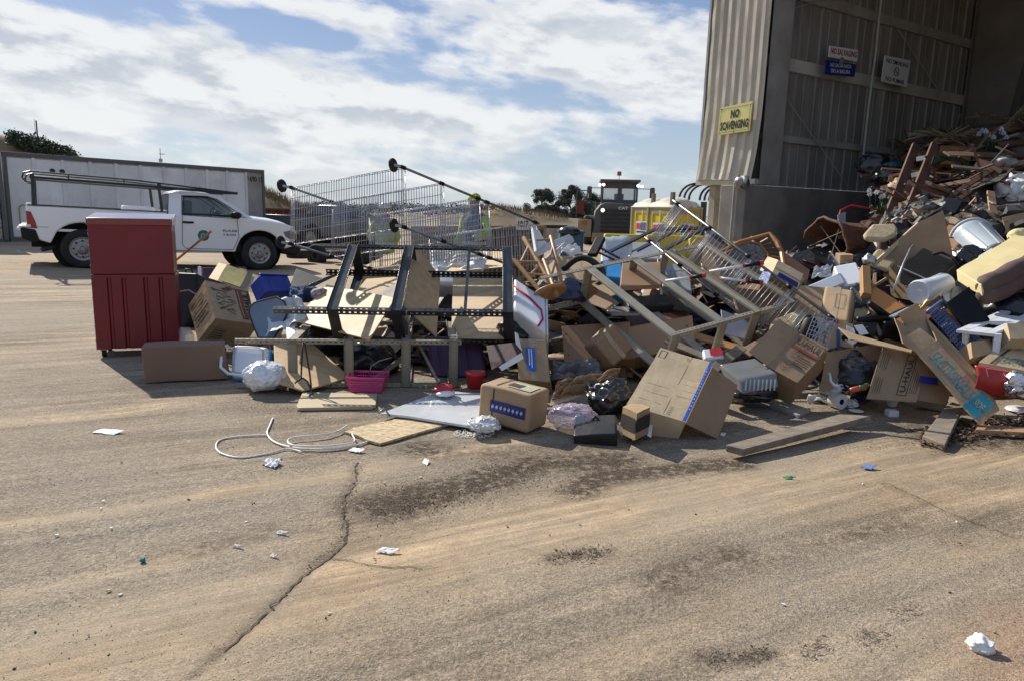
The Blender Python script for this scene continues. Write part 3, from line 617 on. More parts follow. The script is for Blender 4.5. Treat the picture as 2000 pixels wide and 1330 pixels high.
# ================================================================== WHITE CONTAINER
contm = mat('container_paint', (.66, .67, .68), .5, sc=1.2, var=.14, bump=.05, dirt=.45, dirtcol=(.27, .27, .265))
contg = mat('bare_grey_panel', (.30, .29, .27), .8, sc=1.5, var=.3, bump=.2, dirt=.5, dirtcol=(.14, .14, .13))
rust = mat('rust', (.12, .045, .025), .8, sc=3, var=.4, bump=.3, dirt=.5, dirtcol=(.05, .03, .025))
def container():
    a = G(20, 474, .33); b0 = P(515, 335, 28.2); tl = P(20, 300, depth(a)); h = tl.z - .33; a = V((a.x, a.y, .33)); b = V((b0.x, b0.y, .33)); e = (b - a); L = e.length; e.normalize(); up = V((0, 0, 1)); n = V((-e.y, e.x, 0))
    if n.dot(CAM - a) > 0: n = -n                               # n points away from the camera
    r = root('storage_container', a, 'long white storage container with ribbed side standing behind the pickup truck', 'container')
    MB().par(a + n * .05, e * L, n * 2.4, up * (h - .02)).build('container_body', contm, r)
    k = 11; w = L / k
    for i in range(k):
        g = i == k - 1
        MB().par(a + e * (i * w + .05) + up * .16, e * (w - .10), n * .06, up * (h - .30)).build('side_panel', contg if g else contm, r, bevel=.01)
        if i: MB().par(a + e * (i * w - .055) + up * .12 - n * .03, e * .11, n * .09, up * (h - .22)).build('rib', contm, r, bevel=.015)
    MB().par(a - n * .04 + up * (h - .11), e * L, n * .12, up * .13).build('top_rail', mat('rail_dark', (.10, .10, .10), .6, sc=3), r, bevel=.01)
    MB().par(a - n * .04, e * L, n * .12, up * .14).build('bottom_rail', mat('rail_dark', (.10, .10, .10)), r, bevel=.01)
    for s in (0, L - .1): MB().par(a + e * s - n * .045, e * .1, n * .13, up * h).build('corner_post', mat('rail_dark', (.10, .10, .10)), r, bevel=.01)
    o = a + e * (L - w) + up * .2 - n * .005
    text(r, o, e * w, up * (h - .4), .55, .93, '690 13', .10, ink, width=.7, bold=.02, off=.012)
    text(r, o, e * w, up * (h - .4), .10, .95, 'A', .08, ink, width=.1, bold=.02, off=.012)
    v = MB().par(a + e * 1.15 + up * (h - .62) - n * .01, e * .62, n * .03, up * .3).build('vent_plate', contm, r, bevel=.02)
    for s in (1.32, 1.6): MB().lathe(a + e * s + up * (h - .47) - n * .04, a + e * s + up * (h - .47), [(0, .07), (1, .085)], 12).build('vent_hole', ink, r)
    # hoops of yellow pipe on the wall
    for s, wd in ((.28, .62), (-1.15, .85)):
        c = a + e * s - n * .1 + up * .35; q = [c, c + e * wd, c + e * wd + up * .75, c + up * .75]; pts = []
        for i in range(4):
            p0, p1, p2 = q[i - 1], q[i], q[(i + 1) % 4]; pts += [p1 + (p0 - p1).normalized() * .1, p1 + (p0 - p1).normalized() * .03 + (p2 - p1).normalized() * .03, p1 + (p2 - p1).normalized() * .1]
        ob = MB().tube(pts, .018, 8, True).build('yellow_pipe_hoop', mat('dull_yellow', (.33, .27, .05), .6)); tag(ob, 'yellow pipe hoop low on the container wall behind the truck tailgate' if s > 0 else 'yellow pipe hoop holding back the stacked mattresses', 'pipe hoop')
    # mattress stack in a dark frame at the far left
    bx = a - e * .15 - n * .3; dk = mat('rail_dark', (.10, .10, .10)); r2 = root('mattress_rack', bx - e * 1.6, 'dark open rack holding old mattresses left of the white container', 'rack')
    for s in (0, 1.7): MB().par(bx - e * (s + .1), e * .1, n * .1, up * 2.75).build('rack_post', dk, r2)
    MB().par(bx - e * 1.8, e * 1.8, n * 1.4, up * .08).build('rack_base', dk, r2); MB().par(bx - e * 1.8 + up * 2.7, e * 1.8, n * 1.4, up * .08).build('rack_roof', dk, r2)
    names = ['bottom mattress, beige and sagging', 'second mattress from the bottom, striped grey', 'thin folded mattress with dark edge', 'mattress with brown fringe in the middle', 'plump white mattress', 'grey quilted mattress', 'thick white mattress near the top', 'topmost white mattress in the rack']
    z = .10
    for i in range(8):
        t = .24 + .04 * (i % 3); mt = [beige, silverf, greyf, mat('tan_cloth', (.34, .30, .24), .9), bagw, silverf, bagw, bagw][i]
        def fn(q, u, i=i): return q + noise.noise_vector(u * 2 + V((i, 0, 0))) * .05
        mb = MB(); mb.ball(bx - e * .9 + n * .6 + up * (z + t / 2), (1, 1, 1), sub=3, fn=lambda q, u, t=t, i=i: (e * (math.copysign(abs(u.x) ** .35, u.x) * .82) + n * (math.copysign(abs(u.y) ** .35, u.y) * .7) + up * (math.copysign(abs(u.z) ** .5, u.z) * t / 2)) + noise.noise_vector(u * 2.5 + V((i, 0, 0))) * .03)
        tag(mb.build('mattress', mt, shade=True), names[i] + ', stacked in the dark rack', 'mattress', 'mattresses stacked in the rack'); z += t + .01
    # weather mast on the container roof
    q = P(314, 318, depth(a + e * 6)); r3 = root('weather_mast', q, 'small weather mast with solar panel on the container roof', 'mast')
    MB().tube([q - up * .1, q + up * .5], .012).build('mast_pole', steel, r3); MB().box(q + up * .3 + e * .06, .18, .1, .02, (e, n, (up + e * .6).normalized())).build('solar_panel', ink, r3); MB().box(q + up * .07, .1, .08, .12, (e, n, up)).build('mast_box', steel, r3)
    q = P(75, 288, 56); r4 = root('antenna_mast', q, 'thin antenna mast rising from the hilltop scrub', 'mast')
    MB().tube([q - up * 1, q + up * 2.0], .05).build('mast_pole', ink, r4); MB().tube([q + up * .4 + V((-.1, 0, 0)), q + up * 2.1 - V((.15, 0, 0))], .015).build('antenna_wire', ink, r4)
container()
# ================================================================== PICKUP TRUCK
def truck(nm, pr, pf, label, mt, rack=True, group=None, marks=True):
    ex = (pf - pr); sc = ex.length / 3.57; ex.normalize(); ez0 = V((0, 0, 1)); ey = ez0.cross(ex).normalized()
    if ey.dot(CAM - pr) > 0: ey = -ey                           # ey points away from the camera
    ez = ex.cross(ey).normalized(); ez = ez if ez.z > 0 else -ez
    T = lambda x, y, z: pr + (ex * (x if x > -.55 else -.55 + (x + .55) * .68) + ey * (y + 0.85) + ez * (z if z < .55 else .55 + (z - .55) * .87)) * sc     # y=-1 near side, +1 far side; near wheels touch pr
    r = root(nm, T(1.7, 0, 0), label, 'pickup truck', group)
    def arch(cx, rr, n=12): return [(cx + rr * math.cos(math.pi * i / n), .50 + rr * .98 * math.sin(math.pi * i / n)) for i in range(n + 1)]
    lower_f = [(4.36, .60), (4.42, .94), (4.36, 1.12), (4.10, 1.21), (3.6, 1.265), (3.15, 1.29), (1.635, 1.30), (1.635, .42), (3.02, .42)] + arch(3.57, .50)[::-1][1:-1] + [(4.12, .52)]
    lower_r = [(-1.10, .62), (-1.13, .95), (-1.14, 1.34), (1.60, 1.34), (1.60, .44), (.56, .44)] + arch(0, .52)[1:-1] + [(-.56, .50)]
    for sgn, fx in ((-1, 1), (1, -1)):
        MB().prism([T(x, sgn * 1.0, z) for x, z in lower_f], ey * fx * .05 * sc).build('front_side_panel', mt, r, bevel=.03, seg=3)
        MB().prism([T(x, sgn * 1.0, z) for x, z in lower_r], ey * fx * .05 * sc).build('bed_side', mt, r, bevel=.03, seg=3)
        arm = mat('arch_dark', (.012, .012, .012), .9)
        for cx, rr in ((3.57, .52), (0, .54)):
            mb = MB(); pts = [T(cx + rr * math.cos(math.pi * i / 14), sgn * .72, .46 + rr * math.sin(math.pi * i / 14)) for i in range(15)]; pts2 = [q + ey * sgn * .26 * sc for q in pts]
            mb.add(pts + pts2, [[i, i + 1, i + 16, i + 15] for i in range(14)]); mb.build('wheel_well', arm, r)
    # flat panels: bed floor, tailgate, bulkhead, door pillar, underbody
    for cx in (0, 3.57):
        for s in (-1, 1): MB().lathe(T(cx, s * .70, .46), T(cx, s * .68, .46), [(0, .56 * sc), (1, .56 * sc)], 24).build('wheel_well', mat('arch_dark', (.012, .012, .012)), r)
    MB().box(T(.2, 0, .80), 2.65 * sc, 1.9 * sc, .05 * sc, (ex, ey, ez)).build('bed_floor', mt, r)
    MB().box(T(-1.10, 0, .98), .06 * sc, 1.9 * sc, .72 * sc, (ex, ey, ez)).build('tailgate', mt, r, bevel=.02)
    MB().box(T(1.59, 0, 1.0), .04 * sc, 1.9 * sc, .7 * sc, (ex, ey, ez)).build('bed_bulkhead', mt, r)
    MB().box(T(1.6, 0, .50), 5.0 * sc, 1.0 * sc, .22 * sc, (ex, ey, ez)).build('chassis', mat('arch_dark', (.012, .012, .012)), r)
    MB().box(T(2.4, 0, .75), 1.5 * sc, 1.88 * sc, .6 * sc, (ex, ey, ez)).build('cab_floor', mat('arch_dark', (.012, .012, .012)), r)
    # bonnet
    hx = [3.12, 3.3, 3.6, 3.9, 4.1, 4.25, 4.34, 4.39]; hz = [1.295, 1.285, 1.265, 1.235, 1.205, 1.165, 1.09, .90]; mb = MB(); vs = []
    for x, z in zip(hx, hz):
        for j in range(13):
            y = (j - 6) / 6; vs.append(T(x - .10 * y ** 4, y * .985, z - .004 + .085 * (1 - y ** 2) ** .6 * min(1, (4.5 - x) * 2) - (.035 if abs(abs(y) - .62) < .05 else 0) * 0))
    mb.add(vs, [[i * 13 + j, i * 13 + j + 1, (i + 1) * 13 + j + 1, (i + 1) * 13 + j] for i in range(7) for j in range(12)]); mb.build('bonnet', mt, r, shade=True, thick=.01)
    # greenhouse
    prof = [(1.66, 1.29), (1.70, 1.79), (1.82, 1.875), (2.15, 1.90), (2.5, 1.875), (2.74, 1.79), (3.36, 1.285)]
    yy = lambda z: lerp(.965, .76, (z - 1.29) / .6)
    GL = lambda x, z, s, o=0: T(x, s * (yy(z) + o), z)
    mb = MB(); L_ = [GL(x, z, -1, -.02) for x, z in prof]; R_ = [GL(x, z, 1, -.02) for x, z in prof]; k = len(prof)
    mb.add(L_ + R_, [list(range(k)), list(range(k, 2 * k))[::-1]] + [[i, i + k, i + k + 1, i + 1] for i in (5,)] + [[0, 1, k + 1, k]]); mb.build('window_glass', glass, r)
    rp = [(1.70, 1.80), (1.76, 1.86), (1.9, 1.895), (2.15, 1.905), (2.45, 1.885), (2.72, 1.805)]; vs = []
    for x, z in rp:
        for j in range(9):
            y = (j - 4) / 4; vs.append(T(x, y * yy(min(z, 1.86)) * .995, z + .035 * (1 - y ** 4) - .02))
    MB().add(vs, [[i * 9 + j, i * 9 + j + 1, (i + 1) * 9 + j + 1, (i + 1) * 9 + j] for i in range(5) for j in range(8)]).build('roof', mt, r, shade=True, thick=.02)
    for s in (-1, 1):
        MB().prism([GL(x, z, s, .012) for x, z in [(1.63, 1.28), (1.68, 1.84), (1.93, 1.87), (1.90, 1.28)]], ey * (-s) * .03).build('rear_pillar', mt, r, bevel=.015)
        MB().prism([GL(x, z, s, .012) for x, z in [(1.9, 1.79), (1.86, 1.885), (2.5, 1.875), (2.76, 1.79), (3.42, 1.29), (3.30, 1.29), (2.66, 1.76), (2.46, 1.81)]], ey * (-s) * .03).build('roof_rail', mt, r, bevel=.012)
        dk = ink
        fr = [(1.95, 1.33), (1.97, 1.77), (2.44, 1.785), (2.60, 1.73), (3.12, 1.33)]
        MB().tube([GL(x, z, s, .018) for x, z in fr], .014 * sc, 6, True).build('window_seal', blackp, r)
        # door seam, sill, handle
        for a in ([(1.91, 1.28), (1.90, .55)], [(3.06, 1.25), (3.10, .80), (2.98, .48)], [(1.9, .55), (1.98, .47), (2.98, .47)], [(1.90, 1.30), (3.1, 1.27)]):
            MB().tube([T(x, s * 1.003, z) for x, z in a], .006 * sc, 5).build('door_seam', mat('seam', (.05, .05, .05), .8), r)
        MB().tube([T(x, s * 1.002, z) for x, z in [(-1.1, .86), (-.6, .86)]] , .004, 4).build('crease_line', mat('seam', (.05, .05, .05)), r)
        MB().box(T(2.02, s * 1.02, 1.12), .24 * sc, .035 * sc, .045 * sc, (ex, ey, ez)).build('door_handle', blackp, r, bevel=.01)
        MB().ball(T(3.02, s * 1.13, 1.36), (.13, .09, .09), sub=2, ax=(ex, ey, ez)).build('wing_mirror', blackp, r, shade=True)
        MB().box(T(2.98, s * 1.03, 1.30), .1, .14, .04, (ex, ey, ez)).build('mirror_arm', blackp, r)
        MB().prism([T(x, s * 1.012, z) for x, z in [(-1.13, .83), (-1.15, 1.22), (-1.02, 1.20), (-.91, .95), (-.88, .82)]], ey * (-s) * .05).build('tail_light', mat('tail_red', (.32, .008, .012), .2, sc=3, coat=.6), r, bevel=.012)
        MB().box(T(-1.10, s * 1.015, .88), .08, .012, .06, (ex, ey, ez)).build('reverse_lamp', white, r)
        MB().prism([T(x, s * 1.015, z) for x, z in [(4.10, .98), (4.28, 1.03), (4.41, .95), (4.42, .80), (4.26, .78), (4.16, .85)]], ey * (-s) * .16).build('headlight', mat('lamp_glass', (.16, .17, .18), .08, sc=4, coat=1), r, bevel=.02)
        MB().bar(T(-1.1, s * .96, 1.352), T(1.6, s * .96, 1.352), .09, .02).build('bed_rail_cap', blackp, r)
    # bumpers & grille
    MB().prism([T(x, -1.03, z) for x, z in [(-1.28, .58), (-1.30, .83), (-.93, .80), (-.82, .52), (-.95, .50)]], ey * 2.06 * sc).build('rear_bumper', blackp, r, bevel=.03, seg=3)
    MB().box(T(-1.23, 0, .86), .16 * sc, 2.0 * sc, .035 * sc, (ex, ey, ez)).build('bumper_step', mt, r, bevel=.01)
    MB().prism([T(x, -.99, z) for x, z in [(4.05, .40), (4.10, .80), (4.48, .78), (4.56, .60), (4.50, .36)]], ey * 1.98 * sc).build('front_bumper', blackp, r, bevel=.06, seg=3)
    MB().box(T(4.40, 0, .93), .10, 1.5 * sc, .34 * sc, (ex, ey, ez)).build('grille', ink, r, bevel=.02)
    MB().tube([T(-.5, -.8, .42), T(-.8, -.92, .36)], .05, 10).build('exhaust_pipe', ink, r)
    tyre = mat('tyre', (.02, .02, .021), .85, sc=6, var=.3, bump=.2, dirt=.35, dirtcol=(.10, .085, .07))
    for cx in (0, 3.57):
        for s in (-1, 1):
            c0 = T(cx, s * .99, .40); c1 = T(cx, s * .72, .40); ax = c1 - c0
            w = MB().lathe(c0, c1, [(.10, .235 * sc), (0, .26 * sc), (-.02, .33 * sc), (.05, .385 * sc), (.16, .402 * sc), (.5, .405 * sc), (.84, .402 * sc), (1, .34 * sc), (1, .2 * sc)], 36, cap=(False, True)).build('wheel', tyre, r, shade=True)
            MB().lathe(c0, c1, [(.16, .0), (.14, .055 * sc), (.10, .09 * sc), (.20, .10 * sc), (.20, .15 * sc), (.14, .19 * sc), (.20, .20 * sc), (.06, .235 * sc), (.04, .245 * sc), (.3, .24 * sc)], 28, cap=(False, False)).build('rim', steel, w, shade=True)
            u = ax.normalized().cross(ez).normalized(); sl = None
            for k2 in range(8 if s < 0 else 0):
                a = k2 * math.pi / 4; dd = (u * math.cos(a) + ez * math.sin(a)) * .165 * sc
                if sl is None: h0 = MB().lathe(c0 + ax * .145 + dd, c0 + ax * .18 + dd, [(0, .022 * sc), (1, .02 * sc)], 10).build('rim_slot', ink, w); sl = h0.data; d0 = dd
                else: h1 = bpy.data.objects.new('rim_slot', sl); COL.objects.link(h1); h1.parent = w; h1.location = dd - d0
            MB().lathe(c0 + ax * .04, c0 + ax * .12, [(0, .0), (0, .045 * sc), (1, .06 * sc)], 14, cap=(False, False)).build('hub', steel, w)
    # seats and wheel seen through glass
    for s in (-.4, .4): MB().box(T(2.1, s, 1.40), .16, .45, .5, (ex, ey, ez)).build('seat', greyf, r, bevel=.05)
    MB().tube([T(2.75 + .05 * math.sin(a), .4 + .18 * math.cos(a), 1.38 + .17 * math.sin(a)) for a in [i * math.pi / 8 for i in range(16)]], .014, 6, True).build('steering_wheel', ink, r)
    if rack:
        b = MB()
        for s in (-.88, .88):
            MB().tube([T(-.95, s, 1.35), T(-.95, s, 2.06)], .032 * sc, 8).build('rack_leg', blackm, r); MB().tube([T(1.52, s, 1.35), T(1.46, s, 2.03)], .032 * sc, 8).build('rack_leg', blackm, r)
            MB().tube([T(-1.02, s, 1.99), T(3.1, s * .95, 1.93)], .034 * sc, 8).build('rack_rail', blackm, r)
            lp = [T(-.98, s, 1.87), T(-1.12, s, 1.88), T(-1.2, s, 1.97), T(-1.15, s, 2.08), T(-1.0, s, 2.12), T(1.0, s, 2.08), T(3.0, s * .95, 1.95)]
            MB().tube(lp, .017 * sc, 8).build('rack_side_hoop', blackm, r)
            for x in (-.2, .8, 1.5, 2.3): MB().tube([T(x, s, 1.97), T(x, s, 2.10 - x * .03)], .012 * sc, 6).build('rack_stay', blackm, r)
        for x in (-.98, 1.5, 3.08): MB().tube([T(x, -.88, 2.0 - .02 * x), T(x, .88, 2.0 - .02 * x)], .028 * sc, 8).build('rack_crossbar', blackm, r)
    if marks:
        c = T(2.34, -1.004, .80); mb = MB(); mb.lathe(c, c + (T(0, -1, 0) - T(0, 0, 0)) * .004, [(0, .12 * sc), (1, .12 * sc)], 28); mb.build('round_emblem', mat('emblem_teal', (.01, .16, .15), .5), r)
        mb = MB(); mb.tube([c + (T(0, -1, 0) - T(0, 0, 0)) * .006 + (ex * x + ez * z) for x, z in [(-.06, -.05), (-.05, .02), (0, .05), (.05, .0), (.055, -.03)]], .009, 5); mb.build('emblem_mark', white, r)
        text(r, T(2.75, -1.004, .86), ex * .33, ez * .1, .5, .8, 'RAM', .6, mat('badge', (.25, .25, .26), .4), width=1.0, bold=.03)
        text(r, T(2.75, -1.004, .78), ex * .33, ez * .1, .5, .6, '1500', .55, mat('badge', (.25, .25, .26)), width=.9, bold=.03)
        # cases in the load bed
        for k, (x, y, z) in enumerate([(1.05, -.55, 1.30), (1.08, -.5, 1.40)]):
            ob = MB().box(T(x, y, z), .62 * sc, .45 * sc, .09 * sc, (ex, ey, ez)).build('crate', white, bevel=.015); tag(ob, ['lower of the two flat white crates in the truck bed', 'upper flat white crate in the truck bed behind the cab'][k], 'crate', 'flat white crates in the truck bed')
    return r
truck('pickup_truck', P(163, 523.5, 16.3), P(505, 528, 18.35), 'white single cab pickup truck with black ladder rack and teal door emblem', whitepaint)
truck('pickup_truck', G(603, 484), G(728, 480), 'dark grey pickup truck parked behind the chrome wire shelving', mat('silver_paint', (.10, .105, .11), .3, metal=.3, sc=1, var=.08, bump=0), rack=False, marks=False)
# ------------------------------------------------------------------ tyres, skips
def tyre_thing(x, y, d, label, lay=True, rr=.34):
    c = P(x, y, d); up = V((0, 0, 1)); ax = up if lay else V((.5, .85, 0))
    mb = MB(); mb.lathe(c, c + ax * .24, [(.1, rr * .55), (0, rr * .75), (.05, rr * .93), (.25, rr), (.75, rr), (.95, rr * .93), (1, rr * .75), (.9, rr * .55)], 24, cap=(False, False)); r = root('tyre', c, label, 'tyre', 'tyres lying along the yard edge'); mb.build('tread', rubber, r, shade=True)
    MB().lathe(c, c + ax * .24, [(.5, rr * .2), (.12, rr * .3), (.2, rr * .57), (.8, rr * .57)], 18, cap=(True, False)).build('rim', mat('rim_dark', (.04, .04, .04), .7), r)
for i, (x, y, lay, t) in enumerate([(583, 505, 1, 'nearest the pickup front bumper'), (613, 500, 0, 'standing upright beside the pickup bumper'), (636, 506, 1, 'lying flat beside the upright one'), (668, 506, 1, 'in the middle of the row'), (700, 503, 0, 'leaning upright in the middle of the row'), (724, 509, 1, 'lying flat before the black shelf frame'), (742, 496, 1, 'furthest from the pickup')]):
    tyre_thing(x, y, 20.8 + (i % 3) * .4, 'worn black tyre ' + t, lay=bool(lay))
def skip(label, x0, x1, ytop, d0, d1, h, mt, lettering=None, nrib=9, name='skip', cat='skip', z0=0):
    a = P(x0, ytop, d0); b = P(x1, ytop + (x1 - x0) * .02, d1); a.z = z0; b.z = z0; e = (b - a); L = e.length; e.normalize(); up = V((0, 0, 1)); n = V((-e.y, e.x, 0)); n = -n if n.dot(CAM - a) > 0 else n
    r = root(name, a, label, cat); mb = MB(); t = .05
    mb.par(a, e * L, n * t, up * h); mb.par(a + n * 1.9, e * L, n * t, up * h); mb.par(a, e * t, n * 1.9, up * h); mb.par(a + e * (L - t), e * t, n * 1.9, up * h); mb.par(a + up * .05, e * L, n * 1.9, up * .05); mb.build('skip_shell', mt, r)
    for i in range(nrib): MB().par(a + e * (L * (i + .3) / nrib) - n * .06, e * .09, n * .06, up * (h - .05)).build('rib', mt, r)
    MB().par(a + up * h - n * .08, e * L, n * .1, up * .08).build('rim_rail', mt, r)
    if lettering:
        MB().par(a + e * L * .45 - n * .09 + up * (h - .02), e * .62, n * .02, up * .26).build('number_board', contm, r); text(r, a + e * L * .45 - n * .095 + up * (h - .02), e * .62, up * .26, .5, .5, lettering, .62, ink, width=.75, bold=.02)
    return r
skip('long rusty skip behind the pickup truck bonnet', 512, 600, 408, 33, 35, 1.4, rust, nrib=8)
skip('dark rusty skip behind the wire shelving', 596, 760, 414, 30, 33, 1.25, rust, nrib=10)
skip('brown ribbed skip with a grey number board behind the wooden stool', 945, 1062, 437, 15.2, 17.5, 1.25, mat('tan_skip', (.21, .15, .105), .7, sc=2, var=.3, bump=.2, dirt=.4), '1017', 14)
skip('low dark skip filled with scrap left of the earthmover', 1062, 1106, 437, 32, 33, 1.0, mat('dark_skip', (.04, .035, .03), .8, sc=1, var=.4), nrib=4)
skip('grey skip beside the low dark one', 1100, 1122, 437, 31, 31.4, .95, conc, nrib=3)
# blue bin with dark bags behind the heap
def bluebin():
    a = P(1093, 467, 12.5); r = root('blue_bin', a, 'blue plastic tote with black rubbish on top in front of the earthmover', 'tote'); MB().par(V((a.x, a.y, a.z - .3)), V((.42, 0, 0)), V((0, .4, 0)), V((0, 0, .42))).build('tote_body', mat('steel_blue', (.04, .11, .2), .5, sc=3), r, bevel=.03)
    MB().par(V((a.x - .02, a.y - .02, a.z + .10)), V((.46, 0, 0)), V((0, .44, 0)), V((0, 0, .04))).build('tote_rim', mat('steel_blue', (.04, .11, .2)), r, bevel=.01)
    bag('rubbish_bag', 'black rubbish bag bulging out of the blue tote', 'bag', 1112, 452, 44, 18, 12.5, bagb, seed=4, sub=3)
bluebin()
# ================================================================== LOADER
def loader():
    D = 37.0; c = P(1207, 470, D); c = V((c.x, c.y, 0)); e = V((1, -.08, 0)).normalized(); n = V((e.y * -1, e.x, 0)).normalized(); up = V((0, 0, 1)); ax = (e, n, up)
    T = lambda x, y, z: c + e * x + n * y + up * (z * .93)
    dk = mat('machine_grey', (.10, .096, .09), .6, sc=2, var=.3, bump=.1, dirt=.4, dirtcol=(.10, .09, .075)); yl = mat('machine_tan', (.30, .24, .14), .6, sc=2, var=.2, dirt=.5)
    r = root('wheel_loader', T(0, 0, 0), 'dark wheel loader with lit lamps facing away, parked beyond the rubbish', 'wheel loader')
    hood = [(-1.35, .55), (-1.22, 1.9), (-1.0, 2.25), (-.75, 2.38), (1.15, 2.33), (1.4, 2.2), (1.5, 1.9), (1.5, .55)]
    MB().prism([T(x, 0, z) for x, z in hood], n * 2.2).build('engine_hood', dk, r, bevel=.08, seg=3)
    for i in range(6): MB().box(T(.12, -.02, .85 + i * .22), 2.1, .1, .13, ax).build('grille_bar', mat('grille_dark', (.03, .03, .03), .7), r, bevel=.02)
    text(r, T(-.3, -.012, 1.98), e * .6, up * .2, .8, .5, 'CAT', .8, white, width=.8, bold=.03, off=.03)
    MB().box(T(0, .6, .45), 2.7, 1.4, .5, ax).build('counterweight', yl, r, bevel=.05)
    MB().box(T(-1.75, .1, .95), .7, .3, .9, ax).build('rear_fender', yl, r, bevel=.03); MB().box(T(-1.75, -.08, 1.25), .25, .04, .2, ax).build('tail_lamp', mat('tail_red', (.32, .008, .012)), r)
    # cab
    lamp = mat('lit_lamp', (.9, .9, .85), .3, emit=((1, .98, .92), 2.2))
    for x in (-.85, .95): MB().box(T(x, 1.4, 2.95), .1, .1, 1.3, ax).build('cab_pillar', dk, r)
    for x in (-.85, .95): MB().box(T(x, 2.9, 2.95), .1, .1, 1.3, ax).build('cab_pillar', dk, r)
    MB().box(T(.05, 1.42, 2.95), .22, .06, 1.3, ax).build('cab_pillar', dk, r)
    MB().box(T(.05, 2.1, 3.62), 2.1, 1.9, .13, ax).build('cab_roof', dk, r, bevel=.03); MB().box(T(.05, 1.45, 3.38), 1.8, .1, .34, ax).build('cab_header', dk, r)
    MB().box(T(.05, 1.43, 2.45), 1.8, .1, .22, ax).build('cab_sill', dk, r); MB().box(T(.05, 2.2, 2.3), 1.9, 1.6, .2, ax).build('cab_floor', dk, r)
    for x in (-.4, .5): MB().box(T(x, 1.42, 2.9), .78, .015, .75, ax).build('cab_window', mat('cab_glass', (.3, .36, .4), .08, alpha=.35, bump=0), r)
    MB().box(T(.05, 2.0, 2.6), .5, .3, .6, ax).build('seat', dk, r, bevel=.05)
    for x, z in ((-1.02, 3.37), (-.82, 3.38), (.98, 3.36), (1.18, 3.33), (-.86, 1.95), (.92, 1.95)):
        k = .09 if z > 3 else .11; q = T(x, -.03 if z < 3 else 1.3, z); MB().lathe(q - n * .05, q + n * .05, [(0, k), (1, k)], 14).build('lamp_body', dk, r); MB().lathe(q - n * .09, q - n * .051, [(0, k * .5), (.6, k * .85), (1, k * .85)], 12).build('work_lamp', lamp, r)
    for s, x in ((-1, -1.55), (1, 1.75)):
        MB().box(T(x, 1.4, 2.95), .26, .12, .62, ax).build('mirror', dk, r, bevel=.06); MB().tube([T(x * .55, 1.4, 3.2), T(x, 1.4, 3.2)], .02, 6).build('mirror_arm', dk, r)
    MB().tube([T(.0, 1.8, 3.65), T(0, 1.8, 4.0)], .015, 6).build('beacon_pole', dk, r); MB().lathe(T(0, 1.8, 3.93), T(0, 1.8, 4.16), [(0, .12), (1, .11)], 12).build('beacon', mat('amber', (.30, .10, .03), .3), r)
    MB().tube([T(-1.5, .6, 1.5), T(-2.2, .6, 1.5), T(-2.2, .6, 3.05), T(-2.2, 1.8, 3.05), T(-1.6, 1.8, 3.05), T(-1.6, .6, 2.6)], .03, 6).build('handrail', dk, r)
    MB().box(T(-2.0, .9, 2.1), .4, .5, .7, ax).build('red_panel', mat('dull_red', (.16, .02, .02), .6), r)
    for x in (-1.45, 1.6):
        for y in (1.2, 4.2): MB().lathe(T(x - .3, y, .8), T(x + .3, y, .8), [(0, .45), (0, .7), (.15, .8), (.85, .8), (1, .7), (1, .45)], 26).build('wheel', rubber, r)
    MB().box(T(0, 5.2, .8), 1.2, 2.2, .7, ax).build('front_frame', yl, r)
loader()
def grapple(x, y, d, label, k=3, s=1.0):
    c = P(x, y, d); r = root('grapple_claw', V((c.x, c.y, 0)), label, 'grapple', 'grapple claws behind the toilets')
    MB().tube([V((c.x, c.y, 0)), c + V((.0, 0, -.25))], .12, 8).build('claw_arm', blackm, r)
    for i in range(k):
        o = V((i * .24, i * .25, 0)); pts = [c + o + V((math.cos(a) * .62 * s + .45 * s, 0, math.sin(a) * .55 * s - .15)) for a in [math.radians(t) for t in range(185, 60, -14)]]
        mb = MB()
        for p0, p1 in zip(pts[:-1], pts[1:]): mb.bar(p0, p1, .07, .10, up=V((0, 1, 0)))
        mb.build('tine', blackm, r)
grapple(1336, 380, 27, 'curved black grapple claw rising above the toilet roofs'); grapple(1376, 382, 27, 'curved black grapple claw half hidden by the building column')
